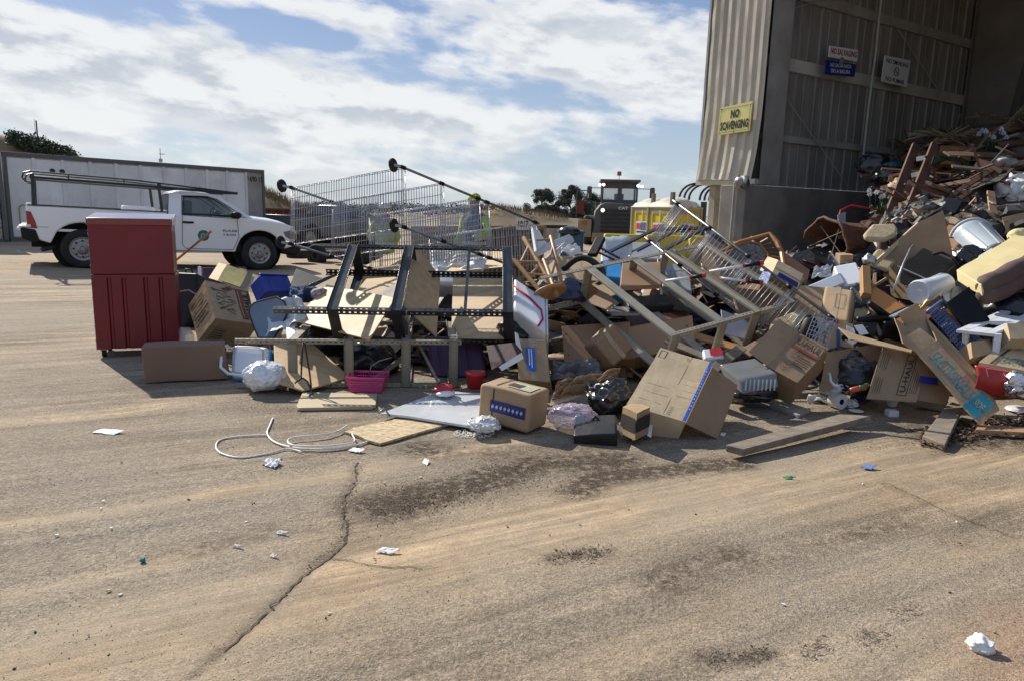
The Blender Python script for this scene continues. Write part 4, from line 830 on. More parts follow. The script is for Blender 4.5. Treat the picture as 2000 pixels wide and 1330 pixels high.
# ------------------------------------------------------------------ portable toilets
def potty(x, D, label, sd):
    c = P(x, 385, D); c = V((c.x, c.y, 0)); th = math.radians(30); eR = V((math.cos(th), math.sin(th), 0)); eL = V((-math.sin(th), math.cos(th), 0)); up = V((0, 0, 1)); w = 1.15; h = 2.02; hz = P(x, 405, D).z
    h = hz; r = root('portable_toilet', c, label, 'portable toilet', 'yellow portable toilets')
    MB().par(c, eR * w, eL * w, up * h).build('cabin', yell, r, bevel=.03)
    gm = mat('potty_post', (.30, .28, .22), .6, sc=3)
    for q in (c, c + eR * w, c + eL * w): MB().box(q + up * h / 2, .09, .09, h, (eR, eL, up)).build('corner_post', gm, r, bevel=.015)
    for o, e, nn in ((c, eR, -eL), (c, eL, -eR)):
        for s in (.18, .5, .82) : MB().par(o + e * (w * s - .03) + nn * .025 + up * (h * (.55 if s == .5 else .1)), e * .06, nn * -.03, up * (h * (.40 if s == .5 else .8))).build('wall_rib', yell, r, bevel=.01)
        MB().par(o + e * .1 + nn * .02 + up * (h - .22), e * (w - .2), nn * -.03, up * .14).build('vent_band', gm, r)
        so = o + e * w * .25 + nn * .045 + up * h * .50; MB().par(so, e * w * .5, nn * -.01, up * h * .24).build('label_plate', white, r)
        decal(r, so, e * w * .5, up * h * .24, .06, .34, .55, .92, mat('label_blue', (.10, .14, .24), .6, sc=14, var=.6), off=.006); decal(r, so, e * w * .5, up * h * .24, .56, .40, .95, .86, mat('label_red', (.55, .06, .12), .6, sc=10, var=.4), off=.007)
        text(r, so, e * w * .5, up * h * .24, .5, .18, '800 555 4420', .14, ink, width=.8, bold=.02, off=.008) if False else lines(r, so, e * w * .5, up * h * .24, .1, .1, .92, .28, 1, ink, fill=.7, jag=0)
    rm = mat('potty_roof', (.50, .47, .37), .6, sc=3, var=.15, bump=.05); vs = []; a0 = c - eR * .05 - eL * .05; W2 = w + .1; nn = 12
    for i in range(nn + 1):
        for j in range(nn + 1):
            s, t = i / nn, j / nn; hh = .30 * (math.sin(math.pi * s) ** .55) * (math.sin(math.pi * t) ** .35) + (.03 if i % 3 == 1 else 0); vs.append(a0 + eR * W2 * s + eL * W2 * t + up * (h + hh))
    MB().add(vs, [[i * (nn + 1) + j, (i + 1) * (nn + 1) + j, (i + 1) * (nn + 1) + j + 1, i * (nn + 1) + j + 1] for i in range(nn) for j in range(nn)]).build('roof', rm, r, shade=True)
    MB().par(a0 + up * (h - .03), eR * W2, eL * W2, up * .035).build('roof_rim', rm, r, bevel=.01)
    q = c + eL * .12 + eR * .05 + up * h; MB().box(q + up * .25, .11, .11, .4, (eR, eL, up)).build('vent_stack', mat('stack_grey', (.13, .12, .11), .7), r)
potty(1317, 22.0, 'yellow portable toilet with cream domed roof nearest the building column', 1)
potty(1279, 24.5, 'yellow portable toilet with cream domed roof beside the wheel loader', 2)
def barrier(x0, x1, y, d, label, mt=None):
    a = P(x0, y, d); b = P(x1, y + (x1 - x0) * .03, d); ht = a.z; a.z = 0; b.z = 0; e = b - a; n = V((-e.y, e.x, 0)).normalized(); n = n if n.y > 0 else -n; up = V((0, 0, 1))
    prof = [(-.28, 0), (-.28, ht * .25), (-.12, ht * .45), (-.09, ht), (.09, ht), (.12, ht * .45), (.28, ht * .25), (.28, 0)]
    mb = MB(); mb.prism([a + n * x + up * z for x, z in prof], e * .985); tag(mb.build('barrier', mt or yell, bevel=.03, seg=3), label, 'barrier', 'yellow barriers before the toilets')
barrier(1180, 1262, 457, 14.6, 'yellow barrier in front of the wheel loader'); barrier(1263, 1345, 459, 14.6, 'yellow barrier in front of the yellow toilets'); barrier(1346, 1398, 461, 14.4, 'yellow barrier just left of the building column')
# ================================================================== BUILDING
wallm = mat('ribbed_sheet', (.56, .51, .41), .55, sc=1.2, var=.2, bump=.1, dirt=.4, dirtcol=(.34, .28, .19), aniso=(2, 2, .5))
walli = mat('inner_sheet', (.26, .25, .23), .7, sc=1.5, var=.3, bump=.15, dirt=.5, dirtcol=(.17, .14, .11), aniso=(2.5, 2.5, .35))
frm = mat('frame_steel', (.36, .345, .32), .6, sc=2, var=.2, bump=.05, dirt=.4, dirtcol=(.12, .10, .08))
uin = V((.84, .54, 0)).normalized(); uout = V((-.55, .83, 0)).normalized(); UPZ = V((0, 0, 1))
K = P(1478, 350, 14.0); ZB = K.z; K = V((K.x, K.y, 0))
def building():
    r = root('open_shed', K, 'tall open-fronted metal shed with ribbed wall on a concrete base', 'building')
    # ribbed front wall sliver, its foot bent
    ZT = 8.2; Wd = 1.42; nrib = 7; per = Wd / nrib; prof = []
    for i in range(nrib): prof += [(i * per, 0), (i * per + per * .30, 0), (i * per + per * .42, -.05), (i * per + per * .78, -.05), (i * per + per * .92, 0)]
    prof.append((Wd, 0)); nout = V((-.83, -.55, 0)).normalized(); nz_ = 46; vs = []
    for j in range(nz_ + 1):
        z = lerp(ZB, ZT, j / nz_); low = max(0, 1 - (z - ZB) / 1.8)
        for (s, o) in prof:
            q = K + uout * s + nout * (-o) + UPZ * z; q += nout * (.05 * low ** 2 * noise.noise(V((s * 3, z * 1.5, 1))) + .07 * low ** 3) + uout * (.09 * low ** 2 + .03 * low * noise.noise(V((s * 2, z * 2, 4)))); 
            q += nout * .012 * noise.noise(V((s * 5, z * 2.2, 9)))
            if j == 0: q += UPZ * .02 * noise.noise(V((s * 6, 0, 3)))
            vs.append(q)
    k = len(prof); MB().add(vs, [[j * k + i, j * k + i + 1, (j + 1) * k + i + 1, (j + 1) * k + i] for j in range(nz_) for i in range(k - 1)]).build('ribbed_front_sheet', wallm, r, thick=.006)
    MB().par(K + uout * Wd + nout * .06 + UPZ * ZB, uout * .05, -nout * .3, UPZ * (ZT - ZB)).build('edge_trim', frm, r)
    MB().par(K + nout * .05 + UPZ * (ZB - .1), uout * (Wd + .1), -nout * .35, UPZ * .1).build('foot_flashing', wallm, r)
    bag('torn_metal_scrap', 'crumpled torn sheet of bright flashing under the ribbed wall corner', 'metal scrap', 1450, 357, 26, 26, 13.85, steel, seed=9, sub=3, amp=.5)
    # steel portal column at the corner
    MB().par(K + uin * .05 + nout * -.02 + UPZ * (ZB - .1), uin * .30, -nout * .32, UPZ * (ZT - ZB)).build('corner_column', frm, r, bevel=.01)
    MB().par(K + uout * 1.05 - nout * .05, uout * .17, -nout * .25, UPZ * (ZB - .1)).build('outer_column', mat('column_cream', (.36, .33, .27), .7, sc=2, dirt=.4), r, bevel=.01)
    # concrete base
    cz = ZB - .12; kc = K - uin * .0
    MB().par(kc + uout * .0 - nout * .02, uout * .62, uin * 22, UPZ * (cz)).build('concrete_base', conc, r, bevel=.03) if False else None
    MB().par(kc - uin * .30, uout * .62, uin * 24, UPZ * cz).build('concrete_base', conc, r, bevel=.02)
    MB().tube([kc - uin * .33 + uout * .25 + UPZ * .2, kc - uin * .33 + uout * .25 + UPZ * (cz)], .022, 8).build('conduit', frm, r)
    MB().par(kc - uin * .34 - uout * .02, uout * .66, uin * .06, UPZ * 1.18).build('yellow_kerb_paint', yell, r); MB().par(kc - uin * .30 - uout * .012, uout * .012, uin * .35, UPZ * 1.18).build('yellow_kerb_paint', yell, r)
    # inner wall sheets with ribs
    w = .62; base = K + uout * .30
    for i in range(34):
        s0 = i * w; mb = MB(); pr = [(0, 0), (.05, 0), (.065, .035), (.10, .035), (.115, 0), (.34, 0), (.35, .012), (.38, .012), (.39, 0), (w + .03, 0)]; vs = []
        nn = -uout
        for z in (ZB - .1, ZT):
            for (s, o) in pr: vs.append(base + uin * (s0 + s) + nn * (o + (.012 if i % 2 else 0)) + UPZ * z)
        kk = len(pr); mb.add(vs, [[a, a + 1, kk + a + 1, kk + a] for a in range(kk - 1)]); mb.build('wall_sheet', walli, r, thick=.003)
    # girts, rods, columns
    for z, hh in ((ZB + .78, .13), (ZB + 2.15, .24), (ZB + 3.5, .2), (ZB + 5.0, .2)):
        g = MB(); o = base + uin * .25 - uout * .08 + UPZ * z; g.par(o, uin * 20, -uout * .012, UPZ * hh); g.par(o + UPZ * hh, uin * 20, uout * .08, UPZ * -.012); g.par(o, uin * 20, uout * .08, UPZ * .012)
        g.build('girt', mat('girt_cream', (.55, .52, .46), .6, sc=1.5, var=.2, dirt=.4) if abs(z - ZB - 2.15) < .01 else frm, r)
    for a, b in (((.3, ZB + 2.0), (3.4, ZB - .1)), ((.3, ZB + 3.1), (2.6, ZB + 3.9)), ((4.2, ZB + 3.6), (6.4, ZB + 2.4)), ((6.9, ZB + 1.6), (3.9, ZB + .4))):
        MB().tube([base + uin * a[0] - uout * .14 + UPZ * a[1], base + uin * b[0] - uout * .14 + UPZ * b[1]], .012, 6).build('brace_rod', frm, r)
    for s in (7.9, 15.8):
        o = base + uin * s - uout * .1; pts = [o + UPZ * 0, o + UPZ * ZT, o - uout * 1.5 + UPZ * ZT, o - uout * .55 + UPZ * 0]
        pm = mat('portal_steel', (.19, .18, .165), .7, sc=1, var=.3, dirt=.4, dirtcol=(.10, .09, .07)); MB().prism(pts, uin * .02).build('portal_web', pm, r)
        MB().prism([pts[3], pts[2], pts[2] + uin * .3, pts[3] + uin * .3], uout * .03).build('portal_flange', pm, r); MB().par(o - uin * .15, uin * .3, -uout * .03, UPZ * ZT).build('portal_flange', pm, r)
        MB().par(o - uout * .02 + UPZ * (ZB + 1.85), uin * .4, -uout * .7, UPZ * .03).build('stiffener_plate', frm, r)
    # hanging conduit pole
    sp = 3.0
    for _ in range(40):
        q0 = base + uin * sp - uout * .32 + UPZ * (ZB + .35); sp += (1683 - proj(q0)[0]) * .008
    q0 = base + uin * sp - uout * .32
    MB().tube([q0 + UPZ * (ZB + .2), q0 + UPZ * (ZB + 1.6), q0 + UPZ * (ZB + 2.2) + uin * .015, q0 + UPZ * (ZB + 2.8) + uin * .05, q0 + UPZ * (ZB + 3.3) + uin * .03, q0 + UPZ * ZT + uin * .05], [.024, .028, .026, .028, .027, .027], 8).build('conduit_pipe', mat('pale_pipe', (.42, .42, .40), .5, sc=5, var=.2), r)
    # roof and other walls close the shed off
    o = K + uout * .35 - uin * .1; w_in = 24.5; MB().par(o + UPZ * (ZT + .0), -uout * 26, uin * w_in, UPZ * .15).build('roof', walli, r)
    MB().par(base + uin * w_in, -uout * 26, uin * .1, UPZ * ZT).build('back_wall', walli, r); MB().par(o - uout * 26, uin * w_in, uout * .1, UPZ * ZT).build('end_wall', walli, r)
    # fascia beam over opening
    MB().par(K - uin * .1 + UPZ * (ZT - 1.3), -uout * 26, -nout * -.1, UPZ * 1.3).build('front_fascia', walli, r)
    MB().par(K - uout * 15 - nout * .02, -uout * 11, -nout * .1, UPZ * (ZT - 1.3)).build('shading_front_wall', walli, r)  # unseen wall added to keep daylight out of the deep interior
    # signs
    def sign(nm, px, label, d, nrm, mt, body=True):
        pts, nn = plane_pts(px, d, nrm); nn = nn if nn.dot(CAM - pts[0]) > 0 else -nn
        rr = root(nm, pts[3], label, 'sign'); MB().prism(pts, -nn * .02).build('sign_board', mt, rr); o = pts[3]; Uv = pts[2] - pts[3]; Vv = pts[0] - pts[3]; return rr, o + nn * .001, Uv, Vv
    dd = depth(K + uout * .3 + UPZ * 2.8) - .12
    rr, o, Uv, Vv = sign('warning_sign', [(1407, 212), (1470, 198), (1464, 256), (1402, 265)], 'yellow metal sign reading no scavenging on the ribbed front wall', depth(K + uout * .95 + nout * .14 + UPZ * (ZB + 1.5)), nout, yellsign)
    text(rr, o, Uv, Vv, .5, .70, 'NO', .32, ink, width=.28, bold=.06); text(rr, o, Uv, Vv, .5, .30, 'SCAVENGING', .32, ink, width=.88, bold=.05)
    outline(rr, o, Uv, Vv, .04, .06, .96, .94, .008, ink)
    for s, t in ((.03, .05), (.97, .05), (.03, .95), (.97, .95), (.5, .05)): q = o + Uv * s + Vv * t; MB().lathe(q, q + nout * .012, [(0, .012), (1, .008)], 10).build('bolt', steel, rr)
    dz = depth(base + uin * 2 + UPZ * 4.5) - .2
    rr, o, Uv, Vv = sign('warning_sign', [(1621, 90), (1676, 98.5), (1674, 121), (1619, 112)], 'white sign with red lettering reading no salvaging on the inner girt', depth(base + uin * 1.6 + UPZ * 4.6) - .25, uout, white)
    text(rr, o, Uv, Vv, .5, .58, 'NO SALVAGING', .55, mat('sign_red', (.36, .01, .02), .6), width=.92, bold=.03)
    rr, o, Uv, Vv = sign('warning_sign', [(1614, 118), (1672, 127), (1669, 151), (1612, 146)], 'blue sign with white spanish lettering hung below the white one', depth(base + uin * 1.6 + UPZ * 4.6) - .27, uout, mat('sign_blue', (.01, .02, .22), .5))
    text(rr, o, Uv, Vv, .5, .70, 'NO SACAR NADA', .28, white, width=.72, bold=.02); text(rr, o, Uv, Vv, .5, .30, 'DE LA BASURA', .28, white, width=.66, bold=.02)
    MB().lathe(o + Uv * .5 + Vv * 1.05 - uout * .002, o + Uv * .5 + Vv * 1.05 - uout * .02, [(0, .07), (1, .07)], 18).build('round_seal', greyf, rr)
    rr, o, Uv, Vv = sign('warning_sign', [(1729, 109), (1779, 119), (1771, 171), (1722, 160)], 'white no smoking sign with a barred cigarette symbol on the inner wall', depth(base + uin * 3.6 + UPZ * 4.4) - .3, uout, white)
    text(rr, o, Uv, Vv, .5, .83, 'NO SMOKING', .17, ink, width=.88, bold=.02); text(rr, o, Uv, Vv, .5, .15, 'NO FUMAR', .17, ink, width=.74, bold=.02)
    cc = o + Uv * .5 + Vv * .49 - uout * .006; u = Uv.normalized(); v = Vv.normalized(); R_ = .16 * Vv.length
    MB().tube([cc + u * R_ * math.cos(a) + v * R_ * math.sin(a) for a in [i * math.pi / 12 for i in range(24)]], .008, 5, True).build('symbol_ring', ink, rr); MB().tube([cc - u * R_ * .7 + v * R_ * .7, cc + u * R_ * .7 - v * R_ * .7], .008, 5).build('symbol_bar', ink, rr); MB().tube([cc - u * R_ * .6 - v * R_ * .1, cc + u * R_ * .55 - v * R_ * .1], .008, 5).build('symbol_cigarette', ink, rr)
building()
# ================================================================== MOUND OF RUBBISH
def mound():
    xs = np.linspace(-4.2, 12, 190); ys = np.linspace(6.2, 21, 180); vs = []; cols = []
    pal = [(.03, .03, .03), (.05, .045, .04), (.10, .07, .045), (.06, .05, .045), (.02, .02, .025), (.13, .10, .07)]  # dark palette puts the shade of the gaps into the heap colour
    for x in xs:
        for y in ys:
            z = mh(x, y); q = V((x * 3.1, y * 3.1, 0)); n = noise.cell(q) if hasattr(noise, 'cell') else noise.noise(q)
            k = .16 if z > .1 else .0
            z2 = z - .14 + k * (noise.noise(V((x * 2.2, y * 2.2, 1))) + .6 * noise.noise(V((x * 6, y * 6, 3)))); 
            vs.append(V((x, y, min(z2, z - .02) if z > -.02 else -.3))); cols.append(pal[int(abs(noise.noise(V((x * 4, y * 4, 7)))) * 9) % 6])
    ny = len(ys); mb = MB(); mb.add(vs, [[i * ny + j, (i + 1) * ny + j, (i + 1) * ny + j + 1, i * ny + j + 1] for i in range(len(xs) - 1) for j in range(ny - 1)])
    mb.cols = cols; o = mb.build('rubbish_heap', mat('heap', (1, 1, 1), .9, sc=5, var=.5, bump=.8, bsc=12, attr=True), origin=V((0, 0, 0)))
    tag(o, 'mass of mixed rubbish under the thrown away things, coloured dark for shaded gaps', kind='stuff')
    # scraps over the heap
    rs = random.Random(11); mb = MB(); pal = [((.40, .27, .155), 5), ((.30, .20, .12), 4), ((.62, .60, .56), 1.6), ((.03, .03, .035), 6), ((.16, .08, .045), 3), ((.02, .05, .2), .7), ((.25, .25, .26), 2), ((.45, .36, .22), 2), ((.08, .09, .10), 3), ((.35, .02, .03), .35), ((.05, .16, .13), .4)]
    ch = [p for p, w in pal for _ in range(int(w * 4))]
    for i in range(3200):
        if i < 2100: x = rs.uniform(-2.9, 6.5); y = rs.uniform(6.6, 11.5)
        else: x = rs.uniform(4.5, 11); y = rs.uniform(9, 19)
        z = mh(x, y)
        if z < .08 or (y < 10.5 and x > 3.2 and rs.random() < .35): continue
        c = V((x, y, z + rs.uniform(-.12, .03))); a = V((rs.gauss(0, 1), rs.gauss(0, 1), rs.gauss(0, .6))).normalized(); b = a.cross(V((rs.gauss(0, .5), rs.gauss(0, .5), 1))).normalized(); d = a.cross(b); L = rs.uniform(.06, .34); kind = rs.random(); col = rs.choice(ch)
        if x > 5.2 and y > 10.6: col = rs.choice([(.13, .055, .03), (.10, .045, .028), (.09, .06, .04), (.04, .035, .03), (.03, .03, .03), (.16, .14, .12)]); L *= 2.2; kind = .9 if rs.random() < .6 else kind
        if kind < .6: mb.box(c, L, L * rs.uniform(.4, .9), rs.uniform(.004, .02), (a, b, d), col=col)
        elif kind < .8: mb.box(c, L * .6, L * .5, L * .35, (a, b, d), col=col)
        else: mb.box(c, L * 1.8, .03, .015, (a, b, d), col=col)
    o = mb.build('mixed_scraps', mat('scraps', (1, 1, 1), .75, sc=9, var=.3, bump=.2, attr=True), origin=V((0, 0, 0))); tag(o, 'small scraps of cardboard, plastic and wood scattered over the heap', kind='stuff')
    mb = MB()                                                   # crumpled sheets and film
    for i in range(300):
        x = rs.uniform(-2.6, 6.2); y = rs.uniform(6.8, 10.5); z = mh(x, y)
        if z < .1: continue
        s0 = V((rs.random() * 50, 0, 0)); R_ = rs.uniform(.08, .26); col = rs.choice([(.02, .02, .024), (.03, .03, .03), (.3, .2, .12), (.10, .10, .10), (.05, .05, .055), (.02, .02, .02)])
        n0 = len(mb.v); mb.ball(V((x, y, z - R_ * .25)), (R_, R_ * rs.uniform(.6, 1), R_ * rs.uniform(.3, .7)), sub=2, fn=lambda q, u: q + noise.noise_vector(u * 2.1 + s0) * R_ * .55); mb.cols += [col] * (len(mb.v) - n0)
    o = mb.build('crumpled_wads', mat('wads', (1, 1, 1), .5, sc=9, var=.3, bump=.5, bsc=24, attr=True), origin=V((0, 0, 0))); tag(o, 'crumpled bags and cloth wedged between the rubbish', kind='stuff')
mound()
def sheetd(name, label, cat, pts, ds, thick, mt, parent=None, group=None, bevel=.002, crumple=0, curl=0):
    a, b, c = [P(x, y, d) for (x, y), d in zip(pts[:3], ds)]; n = (b - a).cross(c - a).normalized()
    if n.dot(CAM - a) < 0: n = -n
    return sheet(name, label, cat, pts, ds[0], n, thick, mt, parent, group, bevel, crumple, curl)
def F3(p0, a, b, c, d, sg=1): return frame3(p0, a, b, c, d, sg)
def off_box(pts, ds, thick):                                    # a box whose face is 3 pixels with depths and whose depth is given
    a, b, c = [P(x, y, d) for (x, y), d in zip(pts, ds)]; A = b - a; B = c - a; n = A.cross(B).normalized()
    if n.dot(CAM - a) > 0: n = -n
    return a, A, B, n * thick
# ------------------------------------------------------------------ red tool cabinet
def toolbox():
    A = G(190, 699); B = G(351, 692.5); A = V((A.x, A.y, 0)); e = (V((B.x, B.y, 0)) - A); L = e.length; e.normalize(); n = V((-e.y, e.x, 0)); up = UPZ; ax = (e, n, up); dp = .50
    r = root('tool_cabinet', A, 'tall dark red steel tool cabinet on casters seen from its ribbed back', 'tool cabinet')
    T = lambda x, y, z: A + e * x + n * y + up * z
    z0 = .09; z1 = .88; z2 = 1.47
    # ribbed lower back as one folded sheet with recessed channels
    pr = [(.0, 0)]
    for g in (.165, .315, .54, .70): pr += [(g * L / .87 - .012, 0), (g * L / .87, .018), (g * L / .87 + .022, .018), (g * L / .87 + .034, 0)]
    pr.append((L, 0)); vs = [T(x, o, z) for z in (z0, z1 - .03) for x, o in pr]; k = len(pr)
    MB().add(vs, [[i, i + 1, k + i + 1, k + i] for i in range(k - 1)]).build('back_panel', redp, r, thick=.002)
    MB().par(T(0, .022, z0), e * L, n * (dp - .02), up * (z1 - z0)).build('lower_cabinet', redp, r, bevel=.006)
    MB().par(T(0, -.001, z1 - .035), e * L, n * .02, up * .035).build('top_lip', redp, r, bevel=.004)
    MB().par(T(.0, .006, z1 + .004), e * (L - .012), n * (dp - .03), up * (z2 - z1 - .004)).build('upper_chest', redp, r, bevel=.008, seg=3)
    MB().prism([T(-.012, y, z) for y, z in ((-.006, z2 - .075), (-.006, z2 - .004), (dp, z2 + .045), (dp, z2 - .075))], e * (L + .01)).build('lid', mat('red_lid', (.22, .014, .02), .14, sc=3, var=.1, bump=0, coat=1.0), r, bevel=.010, seg=3)
    for i in range(5): MB().par(T(-.018, .08, z0 + .08 + i * .15), e * .02, n * .36, up * .02).build('drawer_handle', steel, r)
    for i in range(4): MB().par(T(-.016, .08, z1 + .08 + i * .11), e * .02, n * .36, up * .016).build('drawer_handle', steel, r)
    for x, y in ((.06, .06), (L - .06, .06), (.06, dp - .08), (L - .06, dp - .08)):
        w = MB().lathe(T(x - .018, y, .045), T(x + .018, y, .045), [(0, .02), (0, .045), (1, .045), (1, .02)], 18).build('caster', rubber, r); MB().box(T(x, y, .08), .06, .06, .02, ax).build('caster_plate', steel, w)
toolbox()
# brown wrapped carton lying before it
c0 = G(285, 750); c1 = G(447, 742); e = V(((c1 - c0).x, (c1 - c0).y, 0)); e2 = V((-e.y, e.x, 0)).normalized()
mt_w = mat('brown_wrap', (.215, .13, .085), .75, sc=3, var=.12, bump=.12, dirt=.3, dirtcol=(.16, .09, .06))
r = carton('long brown paper-wrapped carton lying on the ground before the red cabinet', (V((c0.x, c0.y, .006)), e, e2 * .30, V((-.03, .0, .335)) + V((0, 0, 0))), mt_w, crumple=.011, bevel=.012)
# black hard case, clear tub, stick behind
r = carton('black hard case standing behind the red cabinet', off_box([(346, 532), (384, 534), (349, 638)], (8.6, 8.5, 8.35), .16), blackp, name='hard_case', cat='case', crumple=.003, bevel=.02)
MB().tube([P(362, 534, 8.6), P(363, 526, 8.62), P(374, 526, 8.6), P(376, 534, 8.6)], .01, 6).build('handle', blackp, r); MB().tube([P(350, 570, 8.38), P(368, 567, 8.36), P(384, 576, 8.36)], .008, 6).build('latch_strip', steel, r)
r = carton('small clear plastic tub beside the black case', off_box([(352, 640), (369, 640), (352, 669)], (8.1, 8.1, 8.0), .15), clear, name='plastic_tub', cat='tub', crumple=.002, skip=('ab1',))
ob = MB().tube([P(345, 508, 8.3), P(412, 453, 8.0)], .014, 8).build('broom_stick', pine); tag(ob, 'bare wooden stick poking up behind the red cabinet', 'stick')
sheetd('picture_frame', 'thin pale strip of frame standing between the black case and cartons', 'frame', [(386, 522), (392, 521), (391, 566), (388, 566)], (8.9, 8.9, 8.8), .02, white)
sheetd('cardboard_sheet', 'dark maroon board standing behind the yellow-labelled carton', 'board', [(395, 523), (480, 522), (478, 560), (395, 560)], (9.6, 9.7, 9.5), .02, mat('maroon', (.07, .025, .03), .6))
# ------------------------------------------------------------------ left cartons
r = carton('carton with yellow printed label tipped behind the big printed box', F3((423, 548), (410, 546), (442, 516), (460, 560), 9.1), kraft3, skip=()) if False else None
q = [P(409, 547, 8.9), P(441, 516, 9.35), P(494, 556, 9.2)]
r = carton('open carton with yellow printed label tipped behind the big printed box', (P(424, 549, 8.75), P(443, 517, 9.2) - P(424, 549, 8.75), P(493, 573, 8.9) - P(424, 549, 8.75), P(408, 544, 9.1) - P(424, 549, 8.75) ), kraft3, skip=())
c, A, B, C_ = (P(424, 549, 8.75), P(443, 517, 9.2) - P(424, 549, 8.75), P(493, 573, 8.9) - P(424, 549, 8.75), None)
decal(r, c, B, A, .02, .04, .62, .96, mat('label_yellow', (.42, .36, .12), .7, sc=8, var=.3), off=.010); lines(r, c + (CAM - c).normalized() * .005, B, A, .06, .12, .5, .9, 6, ink, jag=.2); decal(r, c, B, A, .62, .04, .78, .96, ink, off=.010)
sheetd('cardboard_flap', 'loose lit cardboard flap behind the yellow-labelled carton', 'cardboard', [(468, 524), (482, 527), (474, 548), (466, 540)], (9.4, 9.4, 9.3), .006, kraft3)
fr = F3((421, 620), (401, 549), (505, 634), (387, 668), 7.75)
def big_uhaul():
    c, A, B, C_ = fr
    r = carton('large crumpled moving box with faded printing, second thing right of the red cabinet', fr, kraft, crumple=.014, seg=8)
    o = c + A; cr = .014                                        # printed face between A and B
    o2 = c + B
    # face corner c, up = A, right = B
    outline(r, c, B, A, .66, .10, .97, .92, .012, ink, crumple=cr, off=.006); decal(r, c, B, A, .72, .12, .79, .90, inkr, crumple=cr, off=.006)
    text(r, c + B, A, -B, .5, .13, 'U-HAUL', .15, ink, width=.68, bold=.04, crumple=cr, off=.008)
    rs = random.Random(3); mb = MB(); n = facecam(c, B.cross(A).normalized()) * .006
    for i in range(26):
        s, t = rs.uniform(.06, .5), rs.uniform(.25, .9); a = rs.uniform(-.6, .6); L = rs.uniform(.03, .12); w = A.normalized() * .012; d = (B.normalized() * math.cos(a) + A.normalized() * math.sin(a)) * L; mb.grid(c + B * s + A * t + n, d, w, 4, 1)
    for (cs, ct, rr) in ((.25, .55, .16), (.38, .6, .12), (.2, .35, .08)):
        pts = [c + B * (cs + rr * .55 * math.cos(t)) + A * (ct + rr * math.sin(t)) + n for t in [i * math.pi / 8 for i in range(17)]]
        for a_, b_ in zip(pts[:-1], pts[1:]): mb.grid(a_, b_ - a_, A.normalized() * .008, 1, 1)
    mb.build('printed_drawing', inkf, r, crumple=cr)
    lines(r, c + C_, -C_, A, .1, .25, .9, .9, 7, inkf, crumple=cr); outline(r, c, B, C_, .15, .35, .40, .85, .008, inkf, crumple=cr); lines(r, c, B, C_, .18, .4, .38, .8, 4, inkf, crumple=cr, jag=.1)
big_uhaul()
r = carton('blue plastic storage tote lying upside down above the printed box', F3((521, 571), (507, 536), (577, 572), (500, 593), 7.55), bluep, name='storage_tote', cat='tote', crumple=.005, bevel=.022)
c, A, B, C_ = F3((521, 571), (507, 536), (577, 572), (500, 593), 7.55); MB().bar(c + A - C_ * .0, c + A + B, .03, .02).build('tote_rim', bluep, r, bevel=.005)
for k, s in enumerate((.25, .75)): MB().bar(c + A * .12 + B * s, c + A * .9 + B * s, .016, .012).build('moulded_rib', bluep, r, bevel=.004)
sheetd('black_board', 'black square panel leaning behind the blue tote', 'panel', [(579, 525), (634, 546), (572, 566), (566, 556)], (8.6, 8.4, 8.1), .02, blackp)
sheetd('black_board', 'long thin black board sloping up to the black shelf frame', 'board', [(572, 570), (640, 540), (662, 536), (600, 566)], (7.9, 7.9, 7.9), .03, blackm)
bag('jeans_bundle', 'bundle of blue jeans beside the blue tote', 'clothes', 592, 577, 60, 30, 7.7, denim, seed=6, amp=.5)
bag('magazine_bag', 'small patterned bag tucked under the plywood edge', 'bag', 625, 575, 34, 26, 7.5, mat('patterned', (.4, .3, .32), .8, sc=40, var=.8), seed=7, amp=.3, sub=3)
# grey curtain-like ironing board and silver cover
def ironing():
    pts = [(486, 612), (488, 600), (496, 592), (508, 588), (540, 580), (556, 590), (562, 610), (548, 640), (535, 660), (505, 660), (496, 640)]
    pl, n = plane_pts(pts, 7.3, (-.15, -.85, .5)); r = root('padded_board', pl[0], 'grey fabric board with rounded end and black piping below the blue tote', 'board')
    MB().prism(pl, -n * .03).build('fabric_panel', mat('blue_grey_cloth', (.17, .21, .27), .85, sc=6, var=.15, bump=.2), r, bevel=.008); MB().tube(pl, .009, 6, True).build('piping', ink, r, shade=True)
ironing()
def cloth(name, label, cat, pts, d0, n, mt, amp=.06, N_=26, seed=1, f=3.0, hang=0):
    q, nn = plane_pts(pts, d0, n); a, b, c, d = q[:4]; vs = []; sd = V((seed * 5.1, seed, 0))
    for i in range(N_ + 1):
        for j in range(N_ + 1):
            s, t = i / N_, j / N_; e = a * (1 - s) * (1 - t) + b * s * (1 - t) + c * s * t + d * (1 - s) * t
            h = noise.noise(V((s * f, t * f, 0)) + sd) + .5 * noise.noise(V((s * f * 2.6, t * f * 1.4, 5)) + sd) + .6 * (.5 - abs(noise.noise(V((s * f * 1.5, t * f * .8, 9)) + sd))) ; vs.append(e + nn * amp * h + V((0, 0, -hang * (s - .5) ** 2 * 4)))
    mb = MB(); mb.add(vs, [[i * (N_ + 1) + j, (i + 1) * (N_ + 1) + j, (i + 1) * (N_ + 1) + j + 1, i * (N_ + 1) + j + 1] for i in range(N_) for j in range(N_)])
    return tag(mb.build(name, mt, thick=.004, shade=True), label, cat)
cloth('silver_cover', 'silver grey cover draped between the padded board and black frame', 'cover', [(520, 660), (540, 590), (592, 588), (602, 625)], 7.1, (-.3, -.5, .8), silverf, amp=.10, seed=3)
sheetd('lit_beam_slat', 'short white slat standing for the sunlit beam top of the tan frame', 'slat', [(558, 617), (575, 615), (577, 662), (560, 663)], (7.3, 7.3, 6.9), .015, white)  # white slat imitates the sunlit top face of a frame beam
